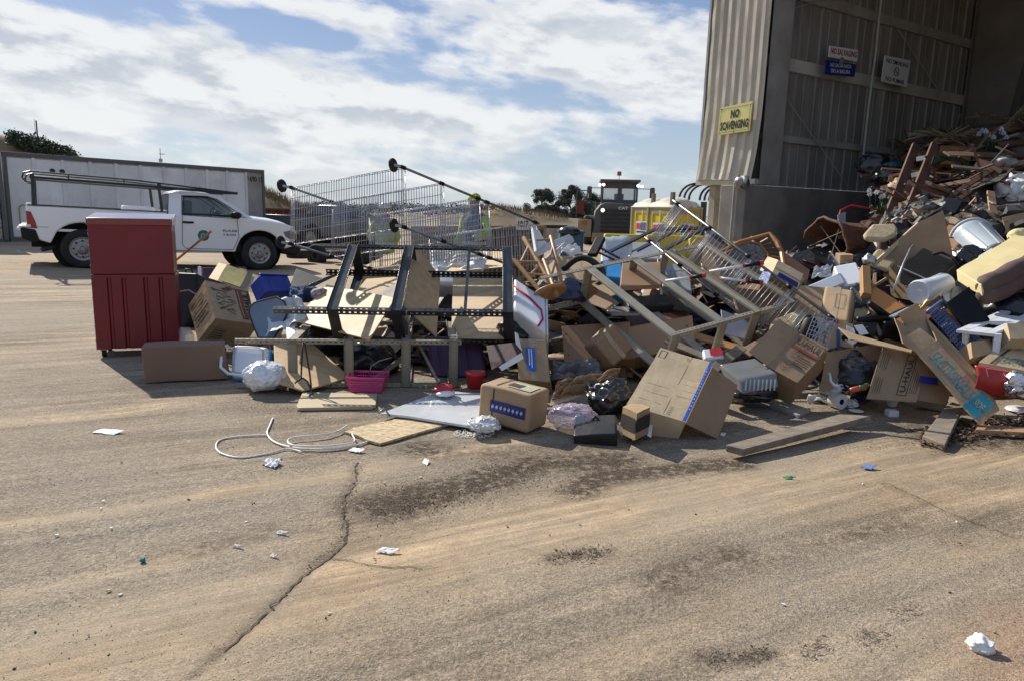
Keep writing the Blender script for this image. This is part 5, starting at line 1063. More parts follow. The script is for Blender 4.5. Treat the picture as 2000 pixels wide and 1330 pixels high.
# cooler
def cooler():
    r = carton('white and blue picnic cooler on its side left of the clear bag', F3((455, 672), (519, 678), (452, 722), (448, 664), 7.0) if False else off_box([(452, 672), (521, 676), (449, 733)], (6.95, 6.85, 6.75), .30), white, name='cooler', cat='cooler', crumple=.002, bevel=.035)
    c, A, B, C_ = off_box([(452, 672), (521, 676), (449, 733)], (6.95, 6.85, 6.75), .30)
    MB().par(c + C_ * .15 - A * .03 - B * .03, A * 1.06, B * 1.06, C_ * .95).build('cooler_body', cyan, r, bevel=.03)
    mb = MB(); n = -C_.normalized() * .012; pts = [c + A * s + B * t + n for s, t in [(.10, .15), (.2, .08), (.8, .08), (.9, .15), (.9, .85), (.8, .92), (.2, .92), (.1, .85)]]; mb.tube(pts, .008, 6, True); mb.build('lid_groove', mat('grey_plastic', (.45, .46, .46), .5), r, shade=True)
    MB().tube([c - A * .05 + B * .1 - C_ * .1, c - A * .14 + B * .25 - C_ * .25, c - A * .12 + B * .9 - C_ * .3, c + A * .1 + B * 1.08 - C_ * .3, c + A * .8 + B * 1.1 - C_ * .25], .014, 8).build('carry_handle', white, r, shade=True)
cooler()
bag('clear_plastic_bag', 'clear plastic bag of white padding in front of the tan frame', 'bag', 517, 733, 82, 56, 6.45, mat('milky_film', (.80, .81, .82), .15, sc=6, var=.1, bump=.8, bsc=20, trans=.0, coat=.8), amp=.2, f=8, seed=2, sub=5)
# ================================================================== SHELVING FRAMES
def rack(label, c, E1, E2, E3, levels, mt, group=None, bw=.055, ext=(0, 0, 0, 0), short=True, skipb=()):
    r = root('shelving_frame', c, label, 'shelving frame', group); e = E1.normalized(); L = E1.length
    cs = [c, c + E2, c + E3, c + E2 + E3]; us = [(E2, E3), (-E2, E3), (E2, -E3), (-E2, -E3)]
    for i, (q, (u1, u2), x) in enumerate(zip(cs, us, ext)): angle_post(r, q - e * x, q + E1, u1, u2, mt)
    for k, f in enumerate(levels):
        o = c + E1 * f; s = -1 if f > .5 else 1
        for w, q in ((0, o), (1, o + E3)): zbeam(r, q, q + E2, E1 * s, mt, h=bw)
        if short:
            for q in (o, o + E2): zbeam(r, q, q + E3, E1 * s, mt, h=bw)
    return r
# tan frame on edge at the front (B)
c0 = G(462, 758); c0.z = .01; c1 = G(900, 757); E1 = V(((c1 - c0).x, (c1 - c0).y, 0)); E2 = V((-E1.y, E1.x, 0)).normalized() * 1.15; zt = P(700, 663, depth(G(700, 757))).z; E3 = V((0, 0, zt))
rack('low tan slotted shelving frame lying on edge behind the pink basket', c0, E1, E2, E3, [.225, .515, .77, .985], olive, 'metal shelving frames in the heap', bw=.085)
# black frame (A)
Fp = P(1003, 611, 6.62); Tp = P(1000, 484, 7.6); Bp = P(1005, 671, 6.85); Lp = P(533, 604, 6.5)
def rackA():
    E1 = Lp - Fp; r = root('shelving_frame', Fp, 'black slotted shelving frame holding loose plywood shelves', 'shelving frame', 'metal shelving frames in the heap'); ET = Tp - Fp; EB = Bp - Fp
    for q, f, u1, u2 in ((Fp, 1.0, ET, EB), (Fp + ET, .92, -ET, EB), (Fp + EB, .80, ET, -EB), (Fp + ET + EB, .92, -ET, -EB)): angle_post(r, q, q + E1 * f, u1, u2, blackm, w=.05)
    for f in (.0, .47, .735):
        o = Fp + E1 * f
        for q in (o, o + EB): zbeam(r, q, q + ET, E1, blackm, h=.10)
        for q in (o, o + ET): zbeam(r, q, q + EB, E1, blackm, h=.10)
    o = Fp + E1 * .205; MB().bar(o, o + ET, .028, .03).build('stay', blackm, r); o = Fp + E1 * .45; MB().bar(o, o + EB * 1.0, .012, .012).build('stay', steel, r)
rackA()
sheet('plywood_shelf', 'plywood shelf lying flat at the left end of the black frame', 'shelf board', [(575, 626), (638, 556), (772, 582), (721, 663)], 7.15, (-.32, -.40, .86), .014, ply, group='plywood shelves in the black frame')
sheetd('plywood_shelf', 'narrow upright plywood shelf between the two left crossbars', 'shelf board', [(805, 468), (860, 541), (853, 658), (790, 598)], (7.85, 7.9, 7.2), .014, ply, group='plywood shelves in the black frame')
sheet('plywood_shelf', 'square plywood shelf behind the right end of the black frame', 'shelf board', [(885, 534), (985, 539), (985, 667), (881, 663)], 8.3, (-.25, -.42, .87), .014, ply, group='plywood shelves in the black frame')
sheetd('plywood_shelf', 'large plywood shelf leaning inside the low tan frame', 'shelf board', [(535, 672), (612, 672), (684, 736), (592, 762), (538, 745)], (7.0, 7.2, 6.75), .016, ply, group='plywood shelves in the black frame')
# cardboard and totes behind the black frame
r = carton('open cardboard box lit by the sun behind the black frame', off_box([(698, 528), (756, 497), (760, 520)], (9.0, 9.4, 9.0), .3), kraft3, crumple=.012)
sheetd('cardboard_flap', 'wide pale cardboard flap behind the left crossbar', 'cardboard', [(690, 575), (716, 545), (775, 541), (778, 560), (735, 578)], (8.0, 8.7, 8.9), .008, kraft3)
sheetd('cardboard_flap', 'buff cardboard strip leaning beside the left crossbar', 'cardboard', [(668, 563), (686, 536), (700, 536), (692, 566)], (8.1, 8.4, 8.4), .008, kraft3)
r = carton('dark maroon box half hidden behind the middle crossbar', off_box([(728, 578), (775, 553), (770, 585)], (8.0, 8.1, 7.8), .3), mat('maroon', (.07, .025, .03), .6), crumple=.004)
r = carton('milky white plastic tote on its side behind the black frame', off_box([(838, 487), (936, 486), (842, 556)], (9.3, 9.2, 8.9), .4), white, name='plastic_tote', cat='tote', crumple=.012, bevel=.05)
bag('foam_block', 'white rounded foam shell leaning on the milky tote', 'foam', 866, 558, 44, 80, 9.2, white, seed=12, amp=.25, sub=4, tilt=.4)
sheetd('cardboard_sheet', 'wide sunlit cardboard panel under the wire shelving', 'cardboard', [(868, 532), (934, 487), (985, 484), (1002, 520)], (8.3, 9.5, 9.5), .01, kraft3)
cloth('white_sheet', 'crumpled white plastic sheet below the wire shelving', 'sheet', [(850, 535), (880, 500), (955, 495), (945, 530)], 8.5, (-.2, -.5, .8), bagw, amp=.08, seed=8)
# ------------------------------------------------------------------ chrome wire shelving (two)
def wire_unit(label, c, E, A, C_, pos, casters=True, nw=44, group='chrome wire shelving units', postr=.014, wr=.0040, cross=4, quad=True):
    """posts along E at the four corners of A x C_; shelves across at fractions pos; wires run along C_."""
    r = root('wire_shelving', c, label, 'wire shelving', group); eE, eA, eC = E.normalized(), A.normalized(), C_.normalized(); pm = mat('dark_chrome', (.22, .22, .23), .42, metal=1.0, sc=30, var=.2, bump=.02)
    for q in ((c, c + A, c + C_, c + A + C_) if quad else (c, c + C_)):
        p = MB().tube([q - eE * .03, q + E * 1.02], postr, 10).build('post', pm, r, shade=True)
        for f in pos: MB().tube([q + E * f - eE * .03, q + E * f + eE * .03], postr * 1.5, 10).build('sleeve', blackp, p, shade=True)
        if casters:
            u = (-eE - UPZ * .2).normalized(); w0 = q + u * .09 - UPZ * .0; side = eC.cross(u).normalized()
            cs = MB().lathe(w0 - eA * .018, w0 + eA * .018, [(0, .02), (0, .066), (.2, .073), (.8, .073), (1, .066), (1, .02)], 22).build('caster_wheel', rubber, r, shade=False)
            MB().bar(q + u * .01, w0, .045, .03).build('caster_fork', chrome, cs, bevel=.005)
    wire = MB().tube([V((0, 0, 0)), C_], wr, 5); me = None
    for k, f in enumerate(pos):
        o = c + E * f; mb = MB()
        for s in (0, 1):                                        # ladder edges of the shelf
            for dz in (0, .03): mb.tube([o + C_ * s + eE * dz, o + C_ * s + A + eE * dz], .0038, 5); mb.tube([o + A * s + eE * dz, o + A * s + C_ + eE * dz], .0038, 5)
            n = 26; mb.tube([o + C_ * s + A * (i / n) + eE * (.03 if i % 2 else 0) for i in range(n + 1)], .0022, 4); n = 10; mb.tube([o + A * s + C_ * (i / n) + eE * (.03 if i % 2 else 0) for i in range(n + 1)], .0022, 4)
        for s in [(i + 1) / (cross + 1) for i in range(cross)]: mb.tube([o + C_ * s - eE * .003, o + C_ * s + A - eE * .003], .0035, 5)
        sh = mb.build('wire_shelf', chrome, r, shade=True)
        for i in range(nw):
            s = (i + .5) / nw
            if me is None: w = MB().tube([o + A * s, o + A * s + C_], wr, 5).build('wire', chrome, sh, shade=True); me = w.data; base = o + A * s
            else: w = bpy.data.objects.new('wire', me); COL.objects.link(w); w.parent = sh; w.location = (o + A * s) - base
    return r
c = P(783, 326, 7.7); A = P(566, 366, 8.35) - c; C_ = P(786, 443, 7.45) - c; E = P(1046, 436, 9.4) - c
if True:
    c = P(783, 326, 7.6); A = P(566, 366, 8.15) - c; C_ = P(785, 443, 7.45) - c; E = P(1048, 436, 8.75) - c
    print('WIRE', c, A.length, C_.length, E.length)
WA = (c, A, C_, E)
wire_unit('large chrome wire shelving unit on its side with four black casters, above the black frame', c, E, A, C_, [.012, .27, .53, .60, .985])
c = P(1318, 395, 7.9); E = P(1630, 625, 6.7) - c; r_ = ray(1275, 452) / F; t_ = (c - CAM).dot(E) / r_.dot(E); A = CAM + r_ * t_ - c
print('WIRE2', E.length, A.length); A = A.normalized() * .50; W_ = A.cross(E).normalized() * .46; W_ = W_ if W_.y > 0 else -W_
r = wire_unit('tilted chrome wire shelving unit without casters above the tan frame', c, E, W_ * .3, A, [.02, .25, .50, .75, .98], casters=False, nw=4, cross=1, wr=.0035, quad=False)
me = None
for i in range(42):
    f = (i + .5) / 42; q = c + E * f
    if me is None: w = MB().tube([q, q + A * 1.02], .0038, 5).build('side_wire', chrome, r, shade=True); me = w.data; q0 = q
    else: w = bpy.data.objects.new('side_wire', me); COL.objects.link(w); w.parent = r; w.location = q - q0

# tan frame on the right (C)
c, A, B, C_ = F3((1405, 631), (1561, 588), (1232, 505), (1383, 700), 6.7); print('RACKC', A.length, B.length, C_.length)
rack('tan slotted shelving frame tilted over the heap', c - A * .54, A * 1.54, B, C_, [.0, .35, .68, .985], mat('pale_olive_steel', (.36, .325, .25), .5, metal=.2, sc=5, var=.12, bump=.04, dirt=.3, dirtcol=(.18, .14, .10)), 'metal shelving frames in the heap', bw=.10, ext=(0, .55, .0, .5))
# second black frame behind it (D)
def rackD():
    c = P(1384, 443, 8.9); E1 = P(1285, 446, 8.9) - c; E2 = P(1300, 505, 8.0) - c; E3 = P(1460, 515, 8.6) - c
    r = root('shelving_frame', c, 'black slotted shelving frame sunk in the heap under the tilted wire unit', 'shelving frame', 'metal shelving frames in the heap')
    angle_post(r, c, c + E1, E2, E3, blackm, w=.06)
    for f in (0, .5, .98): q = c + E1 * f; zbeam(r, q, q + (P(1191, 492, 8.1) - P(1285, 446, 8.9)), E1, blackm, h=.07)
    for f in (0,): q = c + E1 * f; zbeam(r, q, q + E3, E1, blackm, h=.08)
    q = P(1408, 480, 8.6); angle_post(r, q, q + (P(1480, 486, 8.4) - q), E2, E3, blackm, w=.05)
rackD()
# ================================================================== CENTRE
def stool():
    d = 7.7; ctr = P(1074, 572, 7.15); up = (P(1048, 470, 7.7) - ctr).normalized(); up = (up + V((-.05, -.45, 0))).normalized()
    r = root('wooden_stool', ctr, 'round wooden stool lying upside down with its legs in the air', 'stool')
    MB().lathe(ctr - up * .015, ctr + up * .02, [(0, .16), (.3, .175), (.8, .175), (1, .165)], 32).build('seat', mat('beech', (.44, .24, .09), .45, sc=3, var=.2, aniso=(.4, 3, 3)), r, bevel=.004)
    tips = [P(1023, 465, 7.75), P(1076, 463, 7.95), P(1004, 508, 7.35), P(1062, 508, 7.5)]; feet = [P(1086, 572, 7.1), P(1098, 556, 7.3), P(1054, 568, 7.05), P(1088, 578, 7.0)]
    bm_ = mat('beech', (.44, .24, .09)); L = {}
    for i, (t, b) in enumerate(zip(tips, feet)):
        L[i] = (t, b); MB().tube([t, b], [.026, .021], 10).build('leg', bm_, r, shade=False)
    for a, b, fs in ((0, 1, (.06, .46)), (2, 3, (.06, .45)), (0, 2, (.16, .52)), (1, 3, (.20, .5))):
        for f in fs: MB().tube([lerp(*L[a], f), lerp(*L[b], f + (.04 if a != 2 else 0) * (b - a - 1))], .0115, 8).build('rung', bm_, r)
stool()
r = carton('white foam ice chest tied with a red strap right of the black frame', off_box([(1004, 541), (1066, 583), (1002, 604)], (7.3, 7.05, 6.95), .30), white, name='foam_chest', cat='chest', crumple=.004, bevel=.03)
c, A, B, C_ = off_box([(1004, 541), (1066, 583), (1002, 604)], (7.3, 7.05, 6.95), .30); nn = -C_.normalized() * .008
MB().tube([c + B * .30 + nn, c + A * .5 + B * .34 + nn, c + A * .86 + B * .46 + nn, c + A * .9 + B * .7 + nn, c + A * .75 + B * 1.0 + nn], .010, 6).build('red_strap', mat('strap_red', (.5, .01, .06), .6), r, shade=True)
MB().par(c + A * 1.0 - C_ * .02, A * .06, B * 1.0, C_ * 1.04).build('chest_lid', white, r, bevel=.01)
bag('rubbish_bag', 'black rubbish bag under the white ice chest', 'bag', 1015, 650, 90, 70, 7.2, bagb, seed=21)
bag('rubbish_bag', 'dark navy rubbish bag beneath the upturned stool', 'bag', 1110, 575, 80, 60, 7.7, mat('navy_bag', (.012, .014, .05), .25, sc=6, var=.3, bump=.6, bsc=16, spec=.7), seed=22)
# white trim, boards and mouldings behind the stool
for k, (pts, lab) in enumerate([([(1047, 520), (1118, 462), (1122, 472), (1060, 530)], 'long white plastic gutter length sloping up behind the stool'), ([(1040, 487), (1112, 458), (1118, 464), (1052, 500)], 'second white plastic trim length above the gutter'), ([(1040, 442), (1046, 440), (1068, 476), (1048, 490)], 'narrow pale glass panel behind the stool')]):
    sheetd('plastic_trim' if k < 2 else 'glass_sheet', lab, 'trim' if k < 2 else 'panel', pts, (8.6, 9.4, 9.4), .03, white if k < 2 else mat('pale_panel', (.45, .5, .54), .3), bevel=.004)
cloth('white_cloth', 'crumpled cream cloth on top of the open carton', 'cloth', [(1092, 500), (1098, 484), (1128, 484), (1140, 498)], 8.4, (0, -.5, .86), paper, amp=.07, seed=5)
r = carton('open cardboard carton with torn flaps right of the stool', off_box([(1088, 500), (1170, 503), (1092, 545)], (8.4, 8.3, 8.0), .35), kraft, crumple=.012)
decal(r, P(1140, 500, 8.3) + V((0, -.02, 0)), P(1170, 503, 8.3) - P(1140, 500, 8.3), P(1141, 525, 8.1) - P(1140, 500, 8.3), 0, 0, 1, .8, foamy, off=.015)
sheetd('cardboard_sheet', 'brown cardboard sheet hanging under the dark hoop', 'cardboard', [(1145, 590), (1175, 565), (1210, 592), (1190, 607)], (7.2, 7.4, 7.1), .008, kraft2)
sheetd('cardboard_sheet', 'folded cardboard length showing its ribbed edge inside the tan frame', 'cardboard', [(1155, 555), (1175, 546), (1203, 575), (1190, 580)], (7.5, 7.6, 7.3), .012, kraft)
mb = MB(); mb.tube([P(1100 + 76 * t, 528 - 24 * math.sin(math.pi * t), 7.9 - .2 * t) for t in [i / 12 for i in range(13)]] + [P(1180, 548, 7.6), P(1165, 560, 7.5)], .035, 10); tag(mb.build('rubber_hoop', rubber, shade=True), 'black rubber hoop arched over the open carton', 'hoop')
r = carton('sky blue plastic tote behind the tan frame', off_box([(1172, 508), (1215, 512), (1178, 541)], (8.3, 8.2, 8.0), .35), cyan, name='storage_tote', cat='tote', crumple=.005, bevel=.03)
r = carton('white plastic canister on the sky blue tote', off_box([(1174, 497), (1190, 496), (1174, 511)], (8.5, 8.5, 8.4), .15), white, name='canister', cat='canister', crumple=.003, bevel=.03)
mb = MB(); c = P(1205, 487, 8.6); mb.lathe(c - V((.17, 0, .0)), c + V((.17, 0, .03)), [(0, .06), (0, .11), (.1, .14), (.3, .13), (.35, .145), (.6, .13), (.65, .145), (.9, .14), (1, .1)], 22); tag(mb.build('water_jug', mat('jug', (.55, .65, .75), .1, sc=3, alpha=.6, coat=1), shade=True), 'large clear water jug lying behind the black chair base', 'jug')
MB().bar(P(1156, 500, 7.9), P(1174, 466, 8.1), .11, .05).build('black_stand_arm', blackp, bevel=.012); tag(bpy.data.objects['black_stand_arm'], 'thick black plastic arm sticking up beside the blue tote', 'stand')
mb = MB(); mb.bar(P(1172, 484, 8.0), P(1210, 505, 7.9), .05, .02); tag(mb.build('black_metal_bar', blackm, bevel=.004), 'flat black metal bar beside the thick black arm', 'bar')
mb = MB(); mb.bar(P(1165, 492, 7.9), P(1200, 508, 7.8), .03, .02); tag(mb.build('black_metal_bar', blackm, bevel=.004), 'thinner black metal bar crossing under the blue tote corner', 'bar')
r = carton('orange-brown drawer front wedged inside the tan frame', off_box([(1216, 514), (1290, 512), (1212, 560)], (7.8, 8.0, 7.3), .05), laminate, name='furniture_board', cat='board', crumple=0, bevel=.003)
sheetd('board', 'reddish particle board above the drawer front', 'board', [(1232, 502), (1290, 530), (1290, 545), (1215, 560)], (8.1, 7.9, 7.8), .02, orangewood)
# white wire dish rack area behind the frame
def wirebasket(label, x, y, d, w=.5, name='wire_basket', mt=None, rot=0):
    c = P(x, y, d); mt = mt or chrome; ax = V((math.cos(rot), .25, -math.sin(rot))).normalized(); ay = V((.1, .7, .5)).normalized(); az = ax.cross(ay).normalized(); r = root(name, c, label, 'wire basket'); mb = MB()
    for z in (0, .12): mb.tube([c + az * z, c + az * z + ax * w, c + az * z + ax * w + ay * w * .7, c + az * z + ay * w * .7], .006, 6, True)
    mb.build('rim_wire', mt, r, shade=True)
    for i in range(9): MB().tube([c + ax * w * i / 8 + az * .12, c + ax * w * i / 8, c + ax * w * i / 8 + ay * w * .7, c + ax * w * i / 8 + ay * w * .7 + az * .12], .003, 5).build('wire', mt, r)
wirebasket('white wire dish rack behind the second black crossbar', 1285, 545, 8.0)
r = carton('pale grey appliance panel below the yellow barrier', off_box([(1180, 472), (1290, 474), (1184, 505)], (9.6, 9.6, 9.3), .3), mat('pale_grey', (.42, .44, .45), .5), name='appliance', cat='appliance', crumple=.004, bevel=.02)
r = carton('grey plastic drawer unit behind the tan crossbars', off_box([(1290, 512), (1345, 520), (1294, 560)], (8.2, 8.1, 7.9), .35), mat('pale_grey', (.42, .44, .45)), name='drawer_unit', cat='drawer unit', crumple=.004, bevel=.01)
sheetd('cardboard_sheet', 'plain cardboard sheet behind the wires at the top of the heap', 'cardboard', [(1345, 480), (1390, 462), (1470, 520), (1400, 560)], (8.6, 8.8, 8.4), .008, kraft2)
sheetd('cardboard_sheet', 'cardboard sheet filling the gap right of the tan frame crossbars', 'cardboard', [(1430, 560), (1480, 545), (1600, 620), (1560, 690)], (7.6, 7.8, 7.3), .01, kraft2) if False else None
# loppers
def loppers(label, a, b, d1, d2):
    p, q = P(*a, d1), P(*b, d2); e = (q - p); r = root('lopper', p, label, 'loppers', 'long-handled loppers'); MB().tube([p, p + e * .62], .013, 8).build('shaft', mat('white_tube', (.7, .7, .7), .35), r, shade=True)
    MB().tube([p + e * .62, p + e * .66], .019, 8).build('red_collar', redplas, r); MB().tube([p + e * .66, p + e * .93], .018, 8).build('grip', blackp, r, shade=True); MB().tube([p + e * .93, p + e], .022, 8).build('red_cap', redplas, r)
loppers('upper lopper handle with red and black grip lying on the wire unit', (1385, 531), (1492, 513), 6.65, 6.5); loppers('lower lopper handle with red and black grip lying on the wire unit', (1405, 543), (1490, 553), 6.6, 6.45); loppers('lopper handle pointing left behind the tan crossbar', (1300, 549), (1378, 538), 6.9, 6.7)
# lower centre: board furniture
sheetd('board', 'dark brown table top lying under the tan frame', 'board', [(1205, 600), (1330, 597), (1350, 618), (1240, 640)], (8.2, 8.2, 7.9), .03, brownwood)
r = carton('long laminated furniture carcass with drilled holes under the tan frame', off_box([(1097, 637), (1230, 628), (1102, 708)], (7.5, 7.4, 7.25), .35), laminate, name='furniture_carcass', cat='furniture', crumple=0, bevel=.003)
c, A, B, C_ = off_box([(1097, 637), (1230, 628), (1102, 708)], (7.5, 7.4, 7.25), .35)
for s, t in ((.06, .25), (.07, .8)): q = c + A * s + B * t - C_.normalized() * .004; MB().lathe(q, q - C_.normalized() * .003, [(0, .007), (1, .007)], 10).build('screw_hole', ink, r)
r = carton('laminated drawer side with sunlit top edge right of the rounded carton', off_box([(1225, 640), (1352, 617), (1230, 700)], (7.35, 7.3, 7.2), .30), laminate, name='furniture_carcass', cat='furniture', crumple=0, bevel=.003)
c, A, B, C_ = off_box([(1225, 640), (1352, 617), (1230, 700)], (7.35, 7.3, 7.2), .30)
for s, t in ((.9, .3), (.92, .75)): q = c + A * s + B * t - C_.normalized() * .004; MB().lathe(q, q - C_.normalized() * .003, [(0, .008), (1, .008)], 10).build('screw_hole', ink, r)
MB().par(c + A * .0 - B * .02, A, B * .02, C_ * 1.02).build('top_board', orangewood, r, bevel=.002)
r = carton('black leather seat pad between the tan crossbars', off_box([(1216, 580), (1300, 575), (1230, 600)], (7.7, 7.9, 7.4), .10), leather, name='seat_pad', cat='cushion', crumple=.01, bevel=.03)
sheetd('steel_tray', 'shallow dull steel tray half buried under the cardboard', 'tray', [(1175, 600), (1235, 598), (1250, 612), (1195, 612)], (7.5, 7.7, 7.4), .03, steel)
# rounded carton
r = carton('tan round-cornered carton tilted on its corner left of the big taped box', F3((1163, 668), (1202, 630), (1201, 716), (1137, 677), 6.75), kraft2, crumple=.006, seg=8, bevel=.035)
# carton with blue side label behind; maroon board, white letters
r = carton('upright cardboard box with blue tape down its side behind the taped carton', off_box([(1008, 661), (1066, 664), (1014, 742)], (6.75, 6.7, 6.5), .25), kraft, crumple=.006, bevel=.004)
c, A, B, C_ = off_box([(1008, 661), (1066, 664), (1014, 742)], (6.75, 6.7, 6.5), .25)
decal(r, c, A, B, .30, .22, .58, .78, tapeb, 'blue_tape', off=.014); text(r, c - C_.normalized() * .014, -B, A, -.45, .44, 'Nailed it', .12, white, width=.4, bold=.02) if False else lines(r, c - C_.normalized() * .015, B, A, .26, .36, .74, .52, 2, paper, jag=.2)
sheetd('maroon_board', 'dark maroon drawer panel leaning before the upright box', 'board', [(950, 675), (1010, 668), (1020, 690), (960, 722)], (6.7, 6.6, 6.5), .03, mat('maroon', (.07, .025, .03)))
sheetd('envelope', 'white envelope lying across the maroon panel', 'envelope', [(974, 716), (1019, 688), (1023, 700), (980, 724)], (6.35, 6.35, 6.33), .004, paper)
sheetd('paper_strip', 'folded white strip of card standing above the maroon panel', 'card', [(1005, 648), (1012, 652), (1020, 686), (1008, 672)], (6.6, 6.6, 6.5), .004, paper)
bag('paper_bag', 'small crumpled brown paper bag before the upright box', 'paper bag', 1047, 724, 28, 30, 6.35, kraft2, seed=31, amp=.5, sub=3)
mb = MB(); c = P(928, 757, 6.55); mb.lathe(c, c + UPZ * .15, [(0, .07), (.85, .085), (.86, .095), (1, .095)], 24); tag(mb.build('red_tub', redplas, shade=True), 'red round plastic tub behind the taped carton', 'tub')
bag('snack_bag', 'small red and white snack bag on the white panel corner', 'snack bag', 868, 760, 40, 20, 6.25, redplas, seed=33, amp=.35, sub=3); bag('white_bag_scrap', 'white plastic scrap under the red snack bag', 'plastic scrap', 870, 767, 38, 12, 6.2, bagw, seed=34, amp=.3, sub=3)
r = carton('purple plastic tote in the shade behind the black frame', off_box([(832, 655), (940, 657), (842, 735)], (7.3, 7.3, 7.15), .4), purple, name='storage_tote', cat='tote', crumple=.006, bevel=.03)
for s in (.2, .45, .7): c, A, B, C_ = off_box([(832, 655), (940, 657), (842, 735)], (7.3, 7.3, 7.15), .4); MB().bar(c + A * s - C_.normalized() * .008, c + A * (s + .02) + B - C_.normalized() * .008, .02, .02).build('moulded_rib', purple, r)
ob = MB().tube([P(816, 668, 6.9), P(857, 748, 6.55)], .014, 8).build('broom_stick', oldwood); tag(ob, 'wooden stick sloping down inside the low tan frame', 'stick')
mb = MB(); mb.bar(P(728, 742, 6.8), P(793, 695, 7.0), .08, .02); tag(mb.build('plank', oldwood, bevel=.003), 'short plank leaning inside the low tan frame', 'plank')
bag('rubbish_bag', 'black rubbish bag inside the low tan frame', 'bag', 720, 705, 110, 80, 7.3, bagb, seed=41); bag('rubbish_bag', 'black rubbish bag behind the large plywood shelf', 'bag', 640, 660, 90, 70, 7.5, bagb, seed=42); bag('rubbish_bag', 'black rubbish bag at the right end of the low tan frame', 'bag', 885, 715, 90, 70, 7.5, bagb, seed=43); bag('rubbish_bag', 'black rubbish bag between the black frame and the cream carcass', 'bag', 960, 640, 110, 80, 8.3, bagb, seed=44)
for k in range(2): mb = MB(); mb.tube([P(675 + k * 3, 688, 7.0 - k * .02)] + [P(673 + k * 3 + 12 * math.sin(t), 700 + 18 * math.cos(t + 2.8), 6.95) for t in (0, .5, 1, 1.5, 2)], .010, 6); tag(mb.build('steel_hoop', chrome, shade=True), ['curved chrome hoop behind the left tan crossbar', 'second curved chrome hoop nested inside the first'][k], 'hoop')
mb = MB(); mb.tube([P(719, 737, 6.7), P(725, 715, 6.7), P(740, 705, 6.7), P(766, 697, 6.7)], .006, 6); tag(mb.build('wire_hanger', steel, shade=True), 'bent wire coat hanger inside the low tan frame', 'hanger')
# ropes
def rope(label, pts, d=None, r_=.008):
    mb = MB(); mb.tube([P(x, y, dd) for x, y, dd in pts], r_, 6); return tag(mb.build('black_rope', ink, shade=True), label, 'rope')
rope('left strand of black rope tied to the low tan frame', [(592, 668, 6.38), (590, 690, 6.36), (589, 715, 6.34), (588, 740, 6.32), (580, 744, 6.3), (576, 748, 6.3)])
rope('right strand of black rope tied to the low tan frame', [(595, 668, 6.38), (600, 700, 6.36), (605, 730, 6.33), (608, 757, 6.3)])
rope('knotted black rope loop over the plywood edge', [(584, 742, 6.3), (592, 738, 6.3), (601, 745, 6.3), (607, 760, 6.25), (611, 768, 6.18), (604, 772, 6.15)])
# pink basket
def pink():
    c = G(712, 770); c.z = P(712, 768, depth(c)).z; r = root('plastic_basket', c, 'bright pink plastic basket with slotted sides on the pale board', 'basket'); px_ = depth(c) / F; wt, wb, h = 74 * px_ / 2, 60 * px_ / 2, 30 * px_; dp = .14; mb = MB(); z0 = c.z
    def ring(z, w, d): return [V((c.x + sx * w, c.y + .16 + sy * d, z)) for sx, sy in ((-1, -1), (1, -1), (1, 1), (-1, 1))]
    b = ring(z0, wb, dp * .8); t = ring(z0 + h, wt, dp); MB().prism(b, UPZ * .006).build('base', pinkp, r); MB().tube([q for q in t], .008, 6, True).build('rim', pinkp, r)
    for i in range(4):
        a0, a1, b0_, b1_ = b[i], b[(i + 1) % 4], t[i], t[(i + 1) % 4]; k = 14; mb = MB()
        for j in range(k + 1):
            s = j / k; wd = .5 if j in (0, k) else .22; e = (a1 - a0) / k; mb.prism([lerp(a0, a1, s) - e * wd / 2, lerp(a0, a1, s) + e * wd / 2, lerp(b0_, b1_, s) + e * wd / 2, lerp(b0_, b1_, s) - e * wd / 2], V((0, .003, 0)))
        for v in (.02, .2, .36, .52, .68, .9):
            p = lerp(a0, b0_, v); q = lerp(a1, b1_, v); hh = .10 if v in (.02, .9) else .06; mb.prism([p, q, lerp(a1, b1_, min(1, v + hh)), lerp(a0, b0_, min(1, v + hh))], V((0, .003, 0)))
        mb.build('slotted_side', pinkp, r)
pink()
# panels on the ground
def gsheet(name, label, cat, px, z, thick, mt, bevel=.003, noise_edge=0):
    pts = [G(x, y, z) for x, y in px]; mb = MB(); mb.prism(pts, V((0, 0, -thick))); return tag(mb.build(name, mt, bevel=bevel), label, cat)
gsheet('pale_board', 'pale wooden board flat on the ground under the pink basket', 'board', [(579, 792), (591, 765), (737, 768), (734, 790), (728, 793), (584, 796)], .03, .028, mat('birch', (.50, .40, .25), .6, sc=2, var=.15, dirt=.4, dirtcol=(.3, .22, .13)), bevel=.005)
osb = mat('strand_board', (.60, .46, .27), .75, sc=26, var=.55, bump=.5, aniso=(1, 2.2, 1), dirt=.35, dirtcol=(.22, .14, .07))
gsheet('strand_board', 'torn piece of strand board on the ground by the white cable', 'board', [(673, 842), (692, 834), (800, 812), (828, 812), (880, 826), (742, 865), (716, 858), (700, 850)], .02, .018, osb, bevel=.001)
gsheet('white_board', 'large white laminated panel lying on the ground beside the taped carton', 'panel', [(744, 806), (862, 762), (960, 768), (960, 838), (905, 829), (800, 812)], .05, .02, mat('white_laminate', (.62, .64, .66), .25, sc=2, var=.08, bump=0, coat=.3))
mb = MB(); mb.tube([G(740, 806, .07), G(750, 797, .09), G(757, 806, .06), G(762, 812, .03)], .008, 6); tag(mb.build('bent_bracket', steel, shade=True), 'bent wire bracket at the tip of the white panel', 'bracket')
